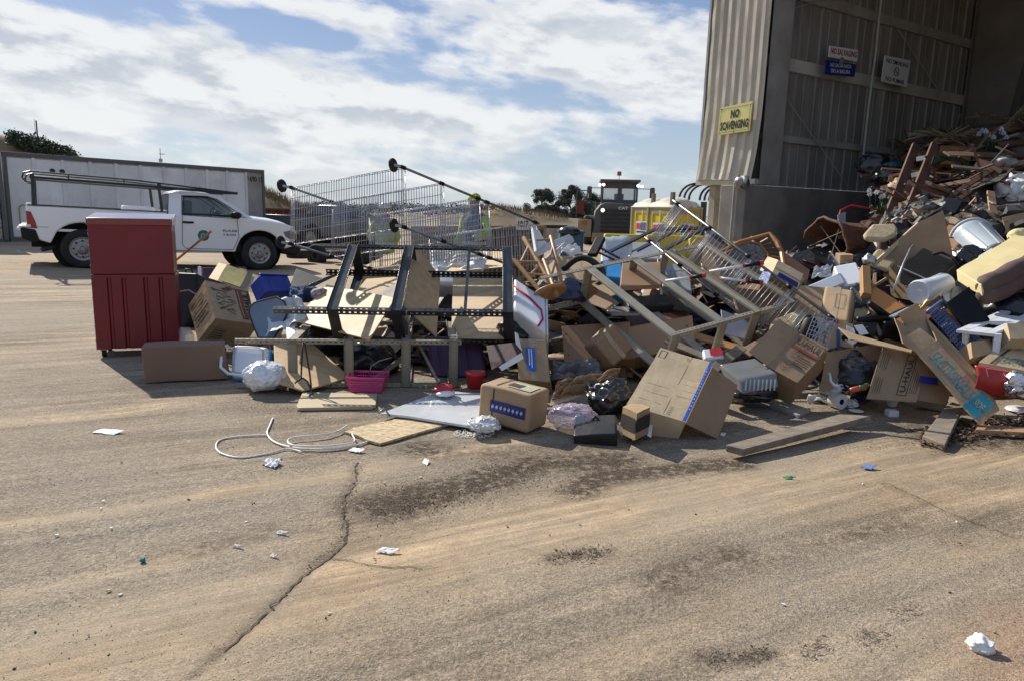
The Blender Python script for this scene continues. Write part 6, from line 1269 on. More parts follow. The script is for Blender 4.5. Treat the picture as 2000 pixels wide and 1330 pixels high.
# carton with navy tape
r = carton('sealed tan carton with navy printed tape and black strap at the front of the heap', F3((1038, 772), (938, 748), (1075, 757), (1030, 848), 5.3), kraft, crumple=.004, seg=8, bevel=.028)
c, A, B, C_ = F3((1038, 772), (938, 748), (1075, 757), (1030, 848), 5.3); print('TAPED', A.length, B.length, C_.length)
decal(r, c + A, -A, C_, .24, .36, .92, .66, tapen, 'printed_tape', off=.006, crumple=.004); 
for k in range(8):
    s = .28 + k * .08; mb = MB(); nn = facecam(c, A.cross(C_).normalized()) * .009; o = c + A - A * s + C_ * .46
    mb.grid(o + nn, -A * .012, C_ * .1, 1, 2); mb.grid(o + nn + C_ * .04 + A * .015, -A * .045, C_ * .015, 1, 1); mb.grid(o + nn - A * .022, -A * .01, C_ * .08, 1, 2); mb.build('tape_print', paper, r, crumple=.004)
o = c + A * .70; mb = MB(); nA = A.normalized(); nn = facecam(c, A.cross(C_).normalized()) * .006; mb.grid(o + nn + C_ * .05, nA * .01, C_ * .92, 1, 10); mb.build('strap', ink, r, crumple=.004)
mb = MB(); n2 = facecam(c, A.cross(B).normalized()) * .006; mb.grid(o + n2 + B * .1, nA * .012, B * .85, 1, 8); mb.build('strap', ink, r, crumple=.004)
decal(r, c + A * .05 + B * .1, A * .55, B * .8, .1, .1, .9, .8, mat('shipping_label', (.5, .5, .36), .6, sc=12, var=.4), off=.006); decal(r, c + A * .3 + B * .2, A * .3, B * .5, .1, .1, .9, .8, ink, off=.008)
bag('white_bag', 'crumpled white plastic bag against the taped carton', 'bag', 945, 828, 62, 26, 5.35, mat('thin_film', (.74, .75, .76), .3, sc=6, var=.12, bump=.5, bsc=22, alpha=.75), seed=51, amp=.5, sub=5, f=9)
mb = MB(); rs = random.Random(4)
for i in range(260):
    t = rs.random() ** .6; a = rs.uniform(0, 6.28); q = G(925 + 42 * t * math.cos(a), 846 + 9 * t * math.sin(a), .006); s = rs.uniform(.003, .012); mb.box(q, s, s * .7, s * .5)
tag(mb.build('white_crumbs', paper), 'white crumbs spilled on the ground before the white bag', kind='stuff')
# big carton with blue tape
c = P(1337, 823, 5.3); A = P(1391, 709, 5.98) - c; B = P(1224, 790, 5.36) - c; C_ = A.cross(B); C_ = C_ if C_.z < 0 else -C_; FR = (c, A, B, C_)
def bigbox():
    c, A, B, C_ = FR; print('BIG', A.length, B.length, C_.length); C_ = C_.normalized() * .21; fr = (c, A, B, C_)
    c2 = c
    r = carton('big cardboard box with bright blue tape along its open end, front centre', fr, kraft3, crumple=.005, seg=8, skip=('ac',))
    sheetd('flap', None, None, [(1339, 826), (1391, 716), (1441, 752), (1402, 857)], (5.28, 5.72, 5.8), .008, kraft2, parent=r)  # leaf in darker kraft than its box: its shade is put into the colour
    pk = c + C_ * .5; MB().par(c + C_ + B * .02, B * .96, A * .8, V((0, 0, -.01))).build('inner_fold', kraft2, r)
    U_, V_ = -B, A                                              # reading left to right along -B, up along A
    o = c + B
    outline(r, o, U_, V_, .035, .84, .17, .97, .006, ink); 
    mb = MB(); n = facecam(c, A.cross(B).normalized()) * .004
    for k in range(9): mb.grid(o + U_ * (.05 + .012 * k) + V_ * .865 + n, U_ * (.003 + .005 * (k % 3 == 1)), V_ * .08, 1, 1)
    mb.build('printed_barcode', ink, r); mb = MB()
    for s, t in ((.55, .90), (.58, .90)): mb.grid(o + U_ * s + V_ * t + n, U_ * .004, V_ * .055, 1, 1); mb.grid(o + U_ * (s - .008) + V_ * (t + .045) + n, U_ * .02, V_ * .008, 1, 1)
    mb.build('printed_arrows', ink, r)
    mb = MB(); mb.grid(o + U_ * .615 + n * .5, U_ * .008, V_, 1, 8); mb.build('flap_gap', mat('gap_brown', (.10, .06, .03), .9), r)
    mb = MB()
    for k in range(5): mb.grid(o + U_ * .66 + V_ * (.03 + .028 * k) + n, U_ * .07, V_ * .005, 1, 1)
    mb.build('printed_bars', ink, r)
    lines(r, o, U_, V_, .10, .12, .6, .5, 3, inkf, fill=.03, jag=.3); lines(r, o, U_, V_, .66, .3, .95, .7, 4, inkf, fill=.03, jag=.3)
    mb = MB(); mb.grid(o + U_ * .955 + n * 1.3, U_ * .05, V_, 2, 10); mb.grid(o + U_ * 1.006 + n * 1.3, C_ * .05, V_, 2, 10); mb.build('blue_tape', tapeb, r, crumple=.004)
    text(r, o + U_ * .955 + n * 1.8, V_, -U_ * .05, .55, .45, 'Fragile  Fragile', .5, mat('pale_print', (.5, .6, .75), .6), width=.5, off=.003) if False else lines(r, o + U_ * .962 + n * 1.8, U_ * .04, V_, .2, .15, .7, .9, 14, mat('pale_print', (.5, .6, .75), .6), fill=.35, jag=.6)
bigbox()
bag('rubbish_bag', 'glossy black rubbish bag left of the big taped box', 'bag', 1192, 775, 90, 70, 6.0, bagb, seed=61, amp=.3, sub=5)
cloth('kraft_paper', 'long crumpled sheet of brown packing paper on the cardboard', 'packing paper', [(1078, 780), (1090, 748), (1212, 722), (1195, 748)], 6.05, (0, -.6, .8), kraft2, amp=.10, seed=11, N_=34, f=5)
sheetd('cardboard_sheet', 'flattened cardboard under the brown packing paper', 'cardboard', [(1074, 792), (1078, 772), (1190, 745), (1180, 760)], (6.0, 6.1, 6.3), .008, kraft3)
cloth('grey_tarp', 'grey plastic tarp crumpled under the round-cornered carton', 'tarp', [(1075, 745), (1080, 712), (1165, 708), (1180, 745)], 6.7, (0, -.5, .86), mat('grey_film', (.16, .165, .17), .4, sc=6, var=.3, bump=.4), amp=.12, seed=13, f=4)
bag('brown_paper_wad', 'wad of dark brown paper between the tarp and the taped carton', 'paper', 1105, 740, 60, 40, 6.5, brownf, seed=62, amp=.5)
bag('purple_film', 'crumpled purple tinted plastic film on the ground', 'plastic film', 1117, 812, 92, 44, 5.6, clearp, seed=63, amp=.35, sub=5, f=10)
r = carton('black soft case lying on the ground before the big taped box', off_box([(1124, 812), (1204, 808), (1118, 850)], (5.6, 5.55, 5.2), .12) , leather, name='soft_case', cat='case', crumple=.016, seg=8, bevel=.02)
c, A, B, C_ = off_box([(1124, 812), (1204, 808), (1118, 850)], (5.6, 5.55, 5.2), .12); MB().tube([c + A * .42 + B * .3 - C_.normalized() * .01, c + A * .5 + B * .27 - C_.normalized() * .03, c + A * .58 + B * .32 - C_.normalized() * .01], .01, 6).build('handle', blackp, r)
r = carton('small kraft carton with black tape beside the black soft case', F3((1240, 850), (1217, 838), (1264, 832), (1243, 808), 5.15) if False else (P(1240, 859, 5.12), P(1213, 846, 5.3) - P(1240, 859, 5.12), P(1266, 846, 5.32) - P(1240, 859, 5.12), V((0, 0, .20))), kraft, crumple=.003)
c = P(1240, 859, 5.12); A = P(1213, 846, 5.3) - c; B = P(1266, 846, 5.32) - c
decal(r, c + A, -A, V((0, 0, .20)), .0, .28, 1, .78, ink, 'black_tape', off=.006); decal(r, c, B, V((0, 0, .20)), 0, .28, 1, .78, ink, 'black_tape', off=.006); lines(r, c - V((0, .004, 0)), B, V((0, 0, .20)), .1, .4, .9, .65, 2, greyf, jag=.2)
sheetd('shipping_label', 'white shipping label curling off the small carton', 'label', [(1205, 826), (1236, 806), (1252, 811), (1222, 834)], (5.25, 5.35, 5.3), .003, paper)
sheetd('paper_scrap', 'printed white paper scrap right of the small carton', 'paper', [(1264, 850), (1268, 826), (1275, 828), (1272, 854)], (5.3, 5.4, 5.4), .003, paper)
sheetd('paper_scrap', 'folded white paper scrap left of the small carton', 'paper', [(1206, 838), (1218, 818), (1223, 846), (1214, 850)], (5.2, 5.25, 5.2), .003, paper)
# ================================================================== RIGHT SIDE OF THE HEAP
def box2(label, pts, ds, th, mt=None, **k): return carton(label, off_box(pts, ds, th), mt or kraft, **k)
# dining chair lying on its back
def dchair():
    r = root('dining_chair', P(1460, 520, 8.2), 'orange wooden dining chair with patterned oval seat pad tipped on the heap', 'chair'); wd = mat('honey_wood', (.33, .135, .035), .45, sc=4, var=.2)
    pts = [(1446, 478), (1465, 473), (1485, 478), (1500, 497), (1503, 525), (1490, 550), (1465, 556), (1430, 545), (1412, 520), (1418, 495)]
    pl, n = plane_pts(pts, 8.4, (-.35, -.75, .5)); MB().prism(pl, -n * .05).build('seat_pad', mat('patterned_fabric', (.17, .16, .14), .85, sc=45, var=.75, bump=.2), r, bevel=.02)
    MB().tube([q + n * .0 for q in pl], .012, 6, True).build('pad_piping', wd, r)
    back = [P(*q) for q in ((1400, 497, 8.5), (1445, 473, 8.5), (1504, 457, 8.4))]; MB().tube(back, .022, 8).build('top_rail', wd, r)
    MB().tube([P(*q) for q in ((1503, 456, 8.4), (1518, 474, 8.3), (1527, 495, 8.2), (1531, 520, 8.05))], [.02, .032, .028, .024], 8).build('back_post', wd, r)
    for i in range(5): t = i / 4; MB().tube([P(1484 + 10 * t, 475 + 24 * t, 8.4), P(1500 + 24 * t, 466 + 38 * t, 8.3)], .011, 6).build('spindle', wd, r)
    MB().tube([P(1468, 463, 8.6), P(1475, 480, 8.5)], .018, 8).build('leg', wd, r)
dchair()
box2('brown cabinet door leaning behind the dining chair', [(1532, 493), (1582, 528), (1524, 520)], (8.4, 8.2, 8.2), .03, brownwood, name='cabinet_board', cat='cabinet door', crumple=0, bevel=.003)
box2('cardboard box with navy tape tilted below the dining chair', [(1519, 508), (1572, 545), (1500, 532)], (7.9, 7.7, 7.6), .3, crumple=.006)
FRX = (P(1504, 530, 7.35), P(1519, 506, 7.75) - P(1504, 530, 7.35), P(1562, 560, 7.3) - P(1504, 530, 7.35), P(1483, 548, 7.45) - P(1504, 530, 7.35))
r = carton('pale cardboard box with blue printed end lying on the wire unit', (P(1506, 536, 7.2), P(1520, 508, 7.6) - P(1506, 536, 7.2), P(1558, 566, 7.15) - P(1506, 536, 7.2), P(1484, 528, 7.55) - P(1506, 536, 7.2)), kraft3, crumple=.006)
c, A, B = P(1506, 536, 7.2), P(1520, 508, 7.6) - P(1506, 536, 7.2), P(1558, 566, 7.15) - P(1506, 536, 7.2); decal(r, c, B, A, .2, .05, .95, .32, tapen, 'navy_tape', off=.008, crumple=.006)
sheetd('flyer', 'blue and white printed flyer under the lopper handle', 'flyer', [(1482, 545), (1494, 525), (1506, 535), (1498, 556)], (7.1, 7.2, 7.1), .003, mat('flyer_print', (.35, .4, .6), .5, sc=60, var=.9))
sheetd('cardboard_sheet', 'wide plain cardboard panel behind the right end of the tan frame', 'cardboard', [(1425, 560), (1500, 552), (1612, 562), (1606, 625), (1560, 660), (1440, 610)], (7.9, 8.0, 8.0), .01, kraft)
box2('white plastic storage bin lid sunlit beside the tan round-cornered carton', [(1572, 560), (1642, 531), (1580, 584)], (8.1, 8.5, 7.9), .12, mat('lid_white', (.6, .63, .70), .35, sc=3, var=.06), name='storage_bin', cat='lid', crumple=.003, bevel=.03)
box2('white appliance drawer behind the bin lid', [(1628, 520), (1672, 512), (1645, 560)], (8.6, 8.6, 8.3), .2, white, name='appliance', cat='appliance', crumple=.004, bevel=.02)
cloth('grey_plastic_sheet', 'crumpled clear grey sheet behind the bin lid', 'plastic sheet', [(1585, 545), (1590, 525), (1620, 522), (1625, 540)], 8.5, (-.2, -.6, .7), silverf, amp=.08, seed=31)
r = carton('tan round-cornered carton with a stamped square, right of the wire unit', F3((1662, 582), (1693, 572), (1601, 568), (1652, 628), 7.1) if False else off_box([(1612, 557), (1668, 566), (1599, 617)], (7.35, 7.15, 7.05), .30), kraft, crumple=.006, seg=8, bevel=.03)
c, A, B, C_ = off_box([(1612, 557), (1668, 566), (1599, 617)], (7.35, 7.15, 7.05), .30); outline(r, c + B, A, -B, .45, .35, .78, .78, .005, inkf, off=.006)
MB().tube([c + C_ * .5 - B * .03, c + C_ * .5 + A * 1.02 - B * .01, c + C_ * .5 + A * 1.02 + B], .006, 5).build('strap', ink, r)
# wicker chair
def wicker():
    r = root('wicker_chair', P(1640, 505, 9.0), 'brown wicker tub chair lying on its side below the concrete wall', 'wicker chair'); vs = []; n1, n2 = 22, 12; mb = MB()
    ctr = P(1650, 482, 9.4); ax = (P(1592, 478, 9.25) - P(1690, 474, 9.55)).normalized(); u = ax.cross(UPZ).normalized(); w = u.cross(ax).normalized()
    for i in range(n1 + 1):
        a = math.radians(15 + 300 * i / n1)
        for j in range(n2 + 1):
            t = j / n2; rad = .27 + .10 * t ** 2 + .02 * math.sin(i * 1.7); vs.append(ctr + ax * (t * .62 - .28) + (u * math.cos(a) + w * math.sin(a)) * rad)
    mb.add(vs, [[i * (n2 + 1) + j, (i + 1) * (n2 + 1) + j, (i + 1) * (n2 + 1) + j + 1, i * (n2 + 1) + j + 1] for i in range(n1) for j in range(n2)]); mb.build('woven_shell', wick, r, thick=.02, shade=True)
    MB().tube([vs[i * (n2 + 1) + n2] for i in range(n1 + 1)], .022, 8).build('woven_rim', wick, r, shade=True)
    for k in range(3): MB().tube([ctr + ax * .3 + (u * math.cos(a) + w * math.sin(a)) * .3 for a in (k * 1.1, k * 1.1 + 2.4)], .006, 5).build('frame_rod', oldwood, r)
wicker()
# cat tree
def cattree():
    r = root('cat_tree', P(1710, 520, 8.6), 'beige carpeted cat tree with bone-shaped top perch', 'cat tree')
    def slab(pts, d, n, th):
        pl, nn = plane_pts(pts, d, n); MB().prism(pl, -nn * th).build('carpeted_perch', beige, r, bevel=.03, seg=3)
    slab([(1688, 455), (1704, 437), (1748, 436), (1754, 446), (1750, 458), (1730, 467), (1700, 466), (1690, 462)], 8.6, (-.05, -.55, .8), .07)
    MB().tube([P(1718, 462, 8.75), P(1727, 505, 8.7)], .05, 12).build('post', brownf, r, shade=True); slab([(1692, 512), (1712, 486), (1742, 484), (1760, 500), (1735, 530)], 8.6, (-.2, -.6, .75), .06)
    MB().tube([P(1735, 455, 8.9), P(1750, 480, 8.9)], .04, 10).build('post', brownf, r, shade=True)
cattree()
# large cardboard sheets
sheet('cardboard_sheet', 'very large brown cardboard sheet standing on edge behind the black bag', 'cardboard', [(1706, 517), (1795, 435), (1842, 412), (1862, 500), (1830, 580), (1762, 582)], 8.6, (-.3, -.85, .35), .012, kraft2)
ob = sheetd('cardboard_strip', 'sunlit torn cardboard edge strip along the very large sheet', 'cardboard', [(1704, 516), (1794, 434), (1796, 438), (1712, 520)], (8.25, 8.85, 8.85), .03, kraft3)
r = box2('pine bed post standing left of the orange board', [(1684, 518), (1700, 520), (1686, 572)], (8.0, 8.0, 7.7), .08, mat('honey_pine', (.40, .22, .08), .5, sc=3, var=.2), name='bed_post', cat='post', crumple=0, bevel=.006)
r = box2('orange varnished board sloping down to the chair base', [(1702, 555), (1772, 600), (1700, 600)], (7.9, 7.6, 7.6), .03, orangewood, name='varnished_board', cat='board', crumple=0, bevel=.004)
sheetd('board', 'thin pale batten beside the pine bed post', 'batten', [(1706, 534), (1712, 532), (1712, 556), (1704, 556)], (7.9, 7.9, 7.8), .02, laminate)
sheetd('cardboard_sheet', 'cardboard piece behind the orange board', 'cardboard', [(1735, 520), (1760, 550), (1790, 590), (1740, 580)], (8.1, 8.0, 7.9), .01, kraft)
bag('metal_bits', 'cluster of chrome tap fittings on top of the pine post', 'tap', 1698, 508, 24, 18, 8.1, chrome, seed=71, amp=.5, sub=3)
# black bag / soft case
r = carton('large black leather suitcase lying open-handled in the heap', (P(1822, 552, 7.5), P(1752, 520, 7.8) - P(1822, 552, 7.5), P(1868, 512, 8.1) - P(1822, 552, 7.5), P(1826, 586, 7.5) - P(1822, 552, 7.5)), leather, name='suitcase', cat='suitcase', crumple=.016, seg=8, bevel=.03)
c = P(1822, 552, 7.5); MB().tube([c + (P(1752, 520, 7.8) - c) * s + V((0, -.01, .0)) for s in (0, .3, .6, 1)], .008, 6).build('zip', steel, r); MB().tube([P(1822, 497, 8.1), P(1840, 494, 8.1), P(1862, 503, 8.0), P(1872, 520, 7.9)], .014, 8).build('strap', blackp, r, shade=True)
ob = MB().tube([P(1784, 480, 7.7), P(1778, 487, 7.65), P(1765, 515, 7.45), P(1743, 572, 7.3)], .011, 8); o = ob.build('crutch_pole', steel, shade=True); tag(o, 'bent metal pole with hooked top crossing the black suitcase', 'pole')
mb = MB(); c = P(1793, 572, 7.2); e = P(1842, 556, 7.5) - c; mb.lathe(c, c + e, [(0, .0), (.0, .03), (.02, .035), (.0, .10), (0, .115), (.06, .125), (.15, .12), (.5, .11), (1, .12)], 26, cap=(False, True)); r = mb.build('white_bucket', white, shade=False, autosm=True); tag(r, 'white plastic bucket lying on its side below the suitcase', 'bucket')
box2('yellow foam block beside the white bucket', [(1812, 575), (1842, 566), (1808, 590)], (7.2, 7.3, 7.1), .2, foamy, name='foam_block', cat='foam', crumple=.006, bevel=.01)
box2('small striped box beside the yellow foam block', [(1862, 558), (1880, 562), (1858, 582)], (7.4, 7.4, 7.3), .12, mat('striped', (.45, .4, .32), .8, sc=50, var=.7, aniso=(1, 12, 1)), crumple=.003)
sheetd('white_sheet', 'folded white cloth corner next to the striped box', 'cloth', [(1838, 570), (1862, 552), (1860, 588), (1850, 596)], (7.4, 7.5, 7.3), .01, paper)
# foam slab, cushion, bin
r = carton('long cream foam slab sticking out at the picture edge above the brown cushion', (P(1917, 556, 7.0), P(1868, 527, 7.4) - P(1917, 556, 7.0), P(2050, 470, 8.0) - P(1917, 556, 7.0), P(1920, 580, 7.0) - P(1917, 556, 7.0)), foamy, name='foam_slab', cat='foam slab', crumple=.012, seg=10, bevel=.008)
for k, (y0, y1, lab) in enumerate(((556, 512, 'upper roll of the brown upholstered cushion at the picture edge'), (576, 538, 'lower roll of the brown upholstered cushion at the picture edge'))):
    mb = MB(); p, q = P(1914, y0 + 8, 7.05), P(2060, y1 - 22, 7.5); n = 14; mb.tube([lerp(p, q, i / n) + V((0, 0, .01 * math.sin(i * 1.3))) for i in range(n + 1)], [.05] + [.10] * 12 + [.08, .05], 14); tag(mb.build('cushion_roll', brownf, shade=True), lab, 'cushion', 'brown cushion rolls')
def trashcan():
    c = P(1893, 462, 9.0); q = P(1948, 505, 8.3); ax = q - c; r = root('dustbin', c, 'pale grey plastic dustbin with dark lid lying on the white mattress', 'dustbin'); gm = mat('bin_grey', (.42, .48, .52), .35, sc=3, var=.08, dirt=.2)
    MB().lathe(c, q, [(0, .23), (.05, .255), (.08, .255), (.09, .235), (.16, .235), (.18, .225), (.85, .175), (1, .165)], 32).build('bin_body', gm, r, autosm=True); MB().lathe(q - ax * .03, q + ax * .09, [(0, .18), (.5, .185), (1, .15)], 28).build('bin_base', mat('bin_dark', (.10, .10, .105), .6), r)
    u = ax.normalized().cross(UPZ).normalized(); w = u.cross(ax.normalized())
    for a in range(0, 360, 45): d = u * math.cos(math.radians(a)) + w * math.sin(math.radians(a)); MB().bar(c + ax * .2 + d * .225, c + ax * .95 + d * .17, .014, .014).build('rib', gm, r)
trashcan()
r = carton('white quilted crib mattress behind the dustbin', (P(1832, 480, 9.2), P(1840, 443, 9.8) - P(1832, 480, 9.2), P(1968, 458, 9.3) - P(1832, 480, 9.2), V((.02, .16, -.16))), bagw, name='mattress', cat='mattress', crumple=.02, seg=14, bevel=.02)
r = carton('orange wood-grain panel box before the white quilted mattress', (P(1862, 488, 8.6), P(1888, 455, 9.1) - P(1862, 488, 8.6), P(1834, 462, 8.95) - P(1862, 488, 8.6), P(1868, 505, 8.5) - P(1862, 488, 8.6)), mat('veneer', (.45, .25, .12), .55, sc=2, var=.2, aniso=(1, 1, 6)), name='veneer_box', cat='box', crumple=.003)
sheetd('cardboard_sheet', 'brown cardboard sheet standing at the picture edge beside the dustbin', 'cardboard', [(1957, 425), (2040, 408), (2040, 480), (1972, 475)], (9.3, 9.5, 9.3), .01, kraft)
sheetd('cardboard_sheet', 'folded cardboard strip under the dustbin base', 'cardboard', [(1938, 500), (1990, 462), (1996, 474), (1945, 512)], (8.0, 8.4, 8.3), .03, kraft2)
sheetd('foam_corner', 'white moulded foam corner under the cardboard strip', 'foam', [(1912, 500), (1938, 484), (1935, 510), (1912, 512)], (8.0, 8.1, 7.9), .06, white)
bag('towel', 'yellow and black rag at the picture edge', 'rag', 1990, 462, 40, 26, 8.3, foamy, seed=81, amp=.4, sub=3); bag('rubbish_bag', 'black rubbish bag between the veneer box and the dustbin', 'bag', 1893, 505, 60, 44, 8.4, bagb, seed=82, amp=.4)
bag('rubbish_bag', 'black rubbish bag below the cream foam slab', 'bag', 1880, 575, 70, 60, 7.8, bagb, seed=83); bag('rubbish_bag', 'black rubbish bag under the brown cushion', 'bag', 1975, 600, 120, 60, 7.4, bagb, seed=84)
# black panel, blue basket, white table
sheetd('black_board', 'big black square panel standing behind the blue laundry basket', 'panel', [(1848, 592), (1893, 560), (1934, 625), (1885, 640)], (6.85, 7.0, 6.8), .02, blackp)
sheetd('cardboard_sheet', 'brown board leaning across behind the blue basket', 'board', [(1784, 622), (1834, 577), (1850, 590), (1800, 636)], (7.0, 7.2, 7.1), .012, brownwood)
def basket():
    r = root('laundry_basket', P(1850, 660, 6.6), 'blue plastic laundry basket with round holes standing on end', 'laundry basket'); bl = mat('slate_blue', (.07, .11, .24), .4, sc=4, var=.1)
    a, b, c_ = P(1812, 610, 6.75), P(1838, 590, 6.95), P(1872, 680, 6.5); A = b - a; B = c_ - a; n = A.cross(B).normalized(); n = n if n.dot(CAM - a) > 0 else -n; mb = MB(); k1, k2 = 6, 13
    # perforated side: real strips between hexagonal holes
    for i in range(k1 + 1): mb.par(a + A * (i / k1) * .98, A.normalized() * .012, B, n * -.004)
    for j in range(k2 + 1): mb.par(a + B * (j / k2) * .98, B.normalized() * .020, A, n * -.004)
    mb.build('perforated_side', bl, r); A2 = P(1885, 625, 6.9) - b
    mb = MB(); 
    for j in range(k2 + 1): mb.par(b + B * (j / k2) * .98, B.normalized() * .020, A2 * .9, A.normalized() * .004)
    for i in range(8): mb.par(b + A2 * .9 * (i / 7), A2.normalized() * .014, B, A.normalized() * .004)
    mb.build('perforated_side', bl, r); MB().tube([a, b, b + A2 * .95], .022, 8).build('rolled_rim', bl, r, shade=True); MB().par(a + B, A, A2 * .9, B.normalized() * .01).build('base', bl, r)
basket()
box2('orange and yellow printed packet inside the blue basket', [(1850, 603), (1862, 598), (1878, 636)], (6.85, 6.9, 6.8), .05, mat('orange_packet', (.65, .30, .02), .5, sc=12, var=.4), name='packet', cat='packet', crumple=.003)
def wtable():
    r = root('plastic_table', P(1920, 690, 6.6), 'white moulded plastic stand with square openings at the picture edge', 'table'); top = [(1866, 643), (1948, 605), (2010, 605), (2010, 632), (1930, 654), (1926, 650)]
    a, b, c_, d = P(1868, 644, 6.55), P(1955, 606, 7.2), P(2060, 606, 7.0), P(1942, 652, 6.4); U_ = b - a; V_ = d - a; n = U_.cross(V_).normalized(); n = n if n.z > 0 else -n; mb = MB(); th = -n * .03
    for (s0, s1, t0, t1) in ((0, 1.25, 0, .30), (0, 1.25, .74, 1.0), (0, .20, .30, .74), (.46, .80, .30, .74), (1.1, 1.25, .30, .74)): mb.par(a + U_ * s0 + V_ * t0, U_ * (s1 - s0), V_ * (t1 - t0), th)
    mb.build('open_top', white, r, bevel=.004)
    for q in (a + U_ * .06 + V_ * .1, d - U_ * .0, a + U_ * 1.1 + V_ * .1, d + U_ * 1.0): MB().par(q, V_.normalized() * .05, U_.normalized() * .035, V((-.01, -.02, -.26)) - n * .05).build('leg', white, r, bevel=.004)
    MB().par(d - n * .03, U_ * 1.1, V((0, 0, -.14)), V((0, .01, 0))).build('front_panel', mat('pale_grey', (.42, .44, .45)), r)
wtable()
box2('small open cardboard carton under the white stand', [(1896, 668), (1936, 662), (1900, 698)], (6.4, 6.5, 6.3), .15, kraft, crumple=.006)
r = box2('yellow-brown padded envelope box on the flat carton at the picture edge', [(1966, 632), (2020, 630), (1972, 662)], (6.5, 6.5, 6.4), .15, kraft3, crumple=.012)
# flat SACTIONALS carton at the edge
c = P(1913, 707, 6.15); A = P(1893, 700, 6.5) - c; A = P(2010, 632, 7.2) - c; B = P(2060, 735, 6.2) - c
r = carton('large flat printed carton reaching in from the picture edge over the red bundle', (c, A, B, V((0, .02, -.17))), kraft3, crumple=.006, seg=8)
text(r, c, B, A, .52, .12, 'SACTIONALS', .11, mat('green_print', (.12, .22, .19), .7), width=.70, bold=.01, crumple=.006, off=.008); mb = MB(); n = facecam(c, A.cross(B).normalized()) * .006; mb.grid(c + A * .0 + B * .13 + n, A, B.normalized() * .03, 8, 1); mb.build('flap_gap', mat('gap_brown', (.10, .06, .03)), r, crumple=.006)
for s, t in ((.05, .25), (.04, .55), (.06, .8)): decal(r, c, A, B, t, s, t + .12, s + .04, mat('leaf_green', (.08, .28, .2), .7), off=.008)
def redroll():
    r = root('red_bundle', P(1940, 760, 6.0), 'red plastic sack with white lettering squashed under the flat carton', 'sack'); a, b = P(1900, 712, 6.0), P(1984, 724, 5.95); vs = []; n = 14
    for i in range(n + 1):
        t = i / n; q = lerp(a, b, t)
        for j in range(n + 1):
            s = j / n; vs.append(q + V((.02 * s, -.10 * math.sin(math.pi * min(1, s * .9 + .1)) * (1 - .3 * (2 * t - 1) ** 2), -.235 * s)) + cnz(q, 5) * .012)
    MB().add(vs, [[i * (n + 1) + j, (i + 1) * (n + 1) + j, (i + 1) * (n + 1) + j + 1, i * (n + 1) + j + 1] for i in range(n) for j in range(n)]).build('sack_skin', mat('red_sack', (.40, .03, .025), .45, sc=5, var=.15, bump=.15), r, thick=.01, shade=True)
    o = lerp(a, b, .2) + V((0, -.085, -.075)); U_ = (b - a) * .7; V_ = V((0, .035, .07)); outline(r, o, U_, V_, 0, 0, 1, 1, .006, mat('pink_print', (.75, .4, .38), .6), off=.012); lines(r, o + V((0, -.012, 0)), V_, U_, .1, .45, .9, .95, 6, mat('pink_print', (.75, .4, .38)), fill=.5, jag=.4)
redroll()
bag('foil_wad', 'crumpled silver foil beside the red sack', 'foil', 1985, 752, 50, 50, 5.9, mat('foil', (.7, .7, .72), .25, metal=.9, sc=20, var=.1, bump=.8, bsc=30), seed=91, amp=.45, sub=4, f=11)
# long SACTIONALS side box
c = P(1829, 666, 6.35); A = P(1791, 690, 6.2) - c; B = P(1951, 800, 5.85) - c; W_ = B.cross(A).normalized(); W_ = W_ if W_.z > 0 or W_.y > 0 else -W_
up_ = P(1808, 617, 6.75) - c
FRS = (c, A, B, up_); SN = dict(crumple=.004)
r = carton('long narrow printed carton standing on its lower corner at the right', (c, A, B, up_), kraft, crumple=.004, seg=10, skip=('ac',), flaps=[(c, A, P(1797, 641, 6.45) - c), (c + up_, A, V((-.10, 0, .12))), (c + A, up_, V((-.14, -.02, .08)))])
text(r, c + A, B, -A, .42, .50, 'SACTIONALS', .52, teal, width=.62, crumple=.004, off=.006)
decal(r, c + A, B, -A, .745, .04, .93, .96, teal, 'printed_square', off=.005, crumple=.004); text(r, c + A + B * .745 - A * 0, B * .185, -A, .5, .5, 'SIDE', .30, kraft3, width=.62, crumple=.004, off=.010)
mb = MB(); n = facecam(c, B.cross(up_).normalized()) * .006; mb.grid(c + up_ * .52 + n, B, up_.normalized() * .010, 10, 1); mb.build('flap_gap', mat('gap_brown', (.10, .06, .03)), r, crumple=.004)
print('SIDE', A.length, B.length, up_.length)
# U-HAUL cartons
c = P(1584, 762, 5.95); A = P(1499, 714, 6.25) - c; B = P(1614, 684, 6.2) - c
fr_ = off_box([(1560, 650), (1618, 680), (1499, 714)], (6.35, 6.2, 6.15), .32)
r = carton('tilted moving box printed in black and red at the foot of the tan frame', fr_, kraft2, crumple=.010, seg=8, flaps=[(fr_[0], fr_[2], V((-.14, .1, .10)))])
c, A, B, C_ = fr_; U_, V_ = A, -B; o = c + B; u = U_
outline(r, o, U_, V_, .14, .62, .99, .95, .007, ink, crumple=.01, off=.008); decal(r, o, U_, V_, .17, .645, .96, .70, inkr, crumple=.01, off=.008); text(r, o, U_, V_, .565, .825, 'U-HAUL', .155, ink, width=.74, bold=.012, crumple=.01, off=.009)
lines(r, o, U_, V_, .45, .30, .98, .57, 5, inkf, crumple=.01); n = facecam(o, U_.cross(V_).normalized()) * .006; mb = MB()
for rr in (.26, .20, .12):
    pts = [o + U_ * (.38 + rr * .7 * math.cos(t)) + V_ * (.34 + rr * math.sin(t)) + n for t in [i * math.pi / 9 for i in range(19)]]
    for a_, b_ in zip(pts[:-1], pts[1:]): mb.grid(a_, b_ - a_, V_.normalized() * .008, 1, 1)
mb.build('printed_drawing', inkf, r, crumple=.01)
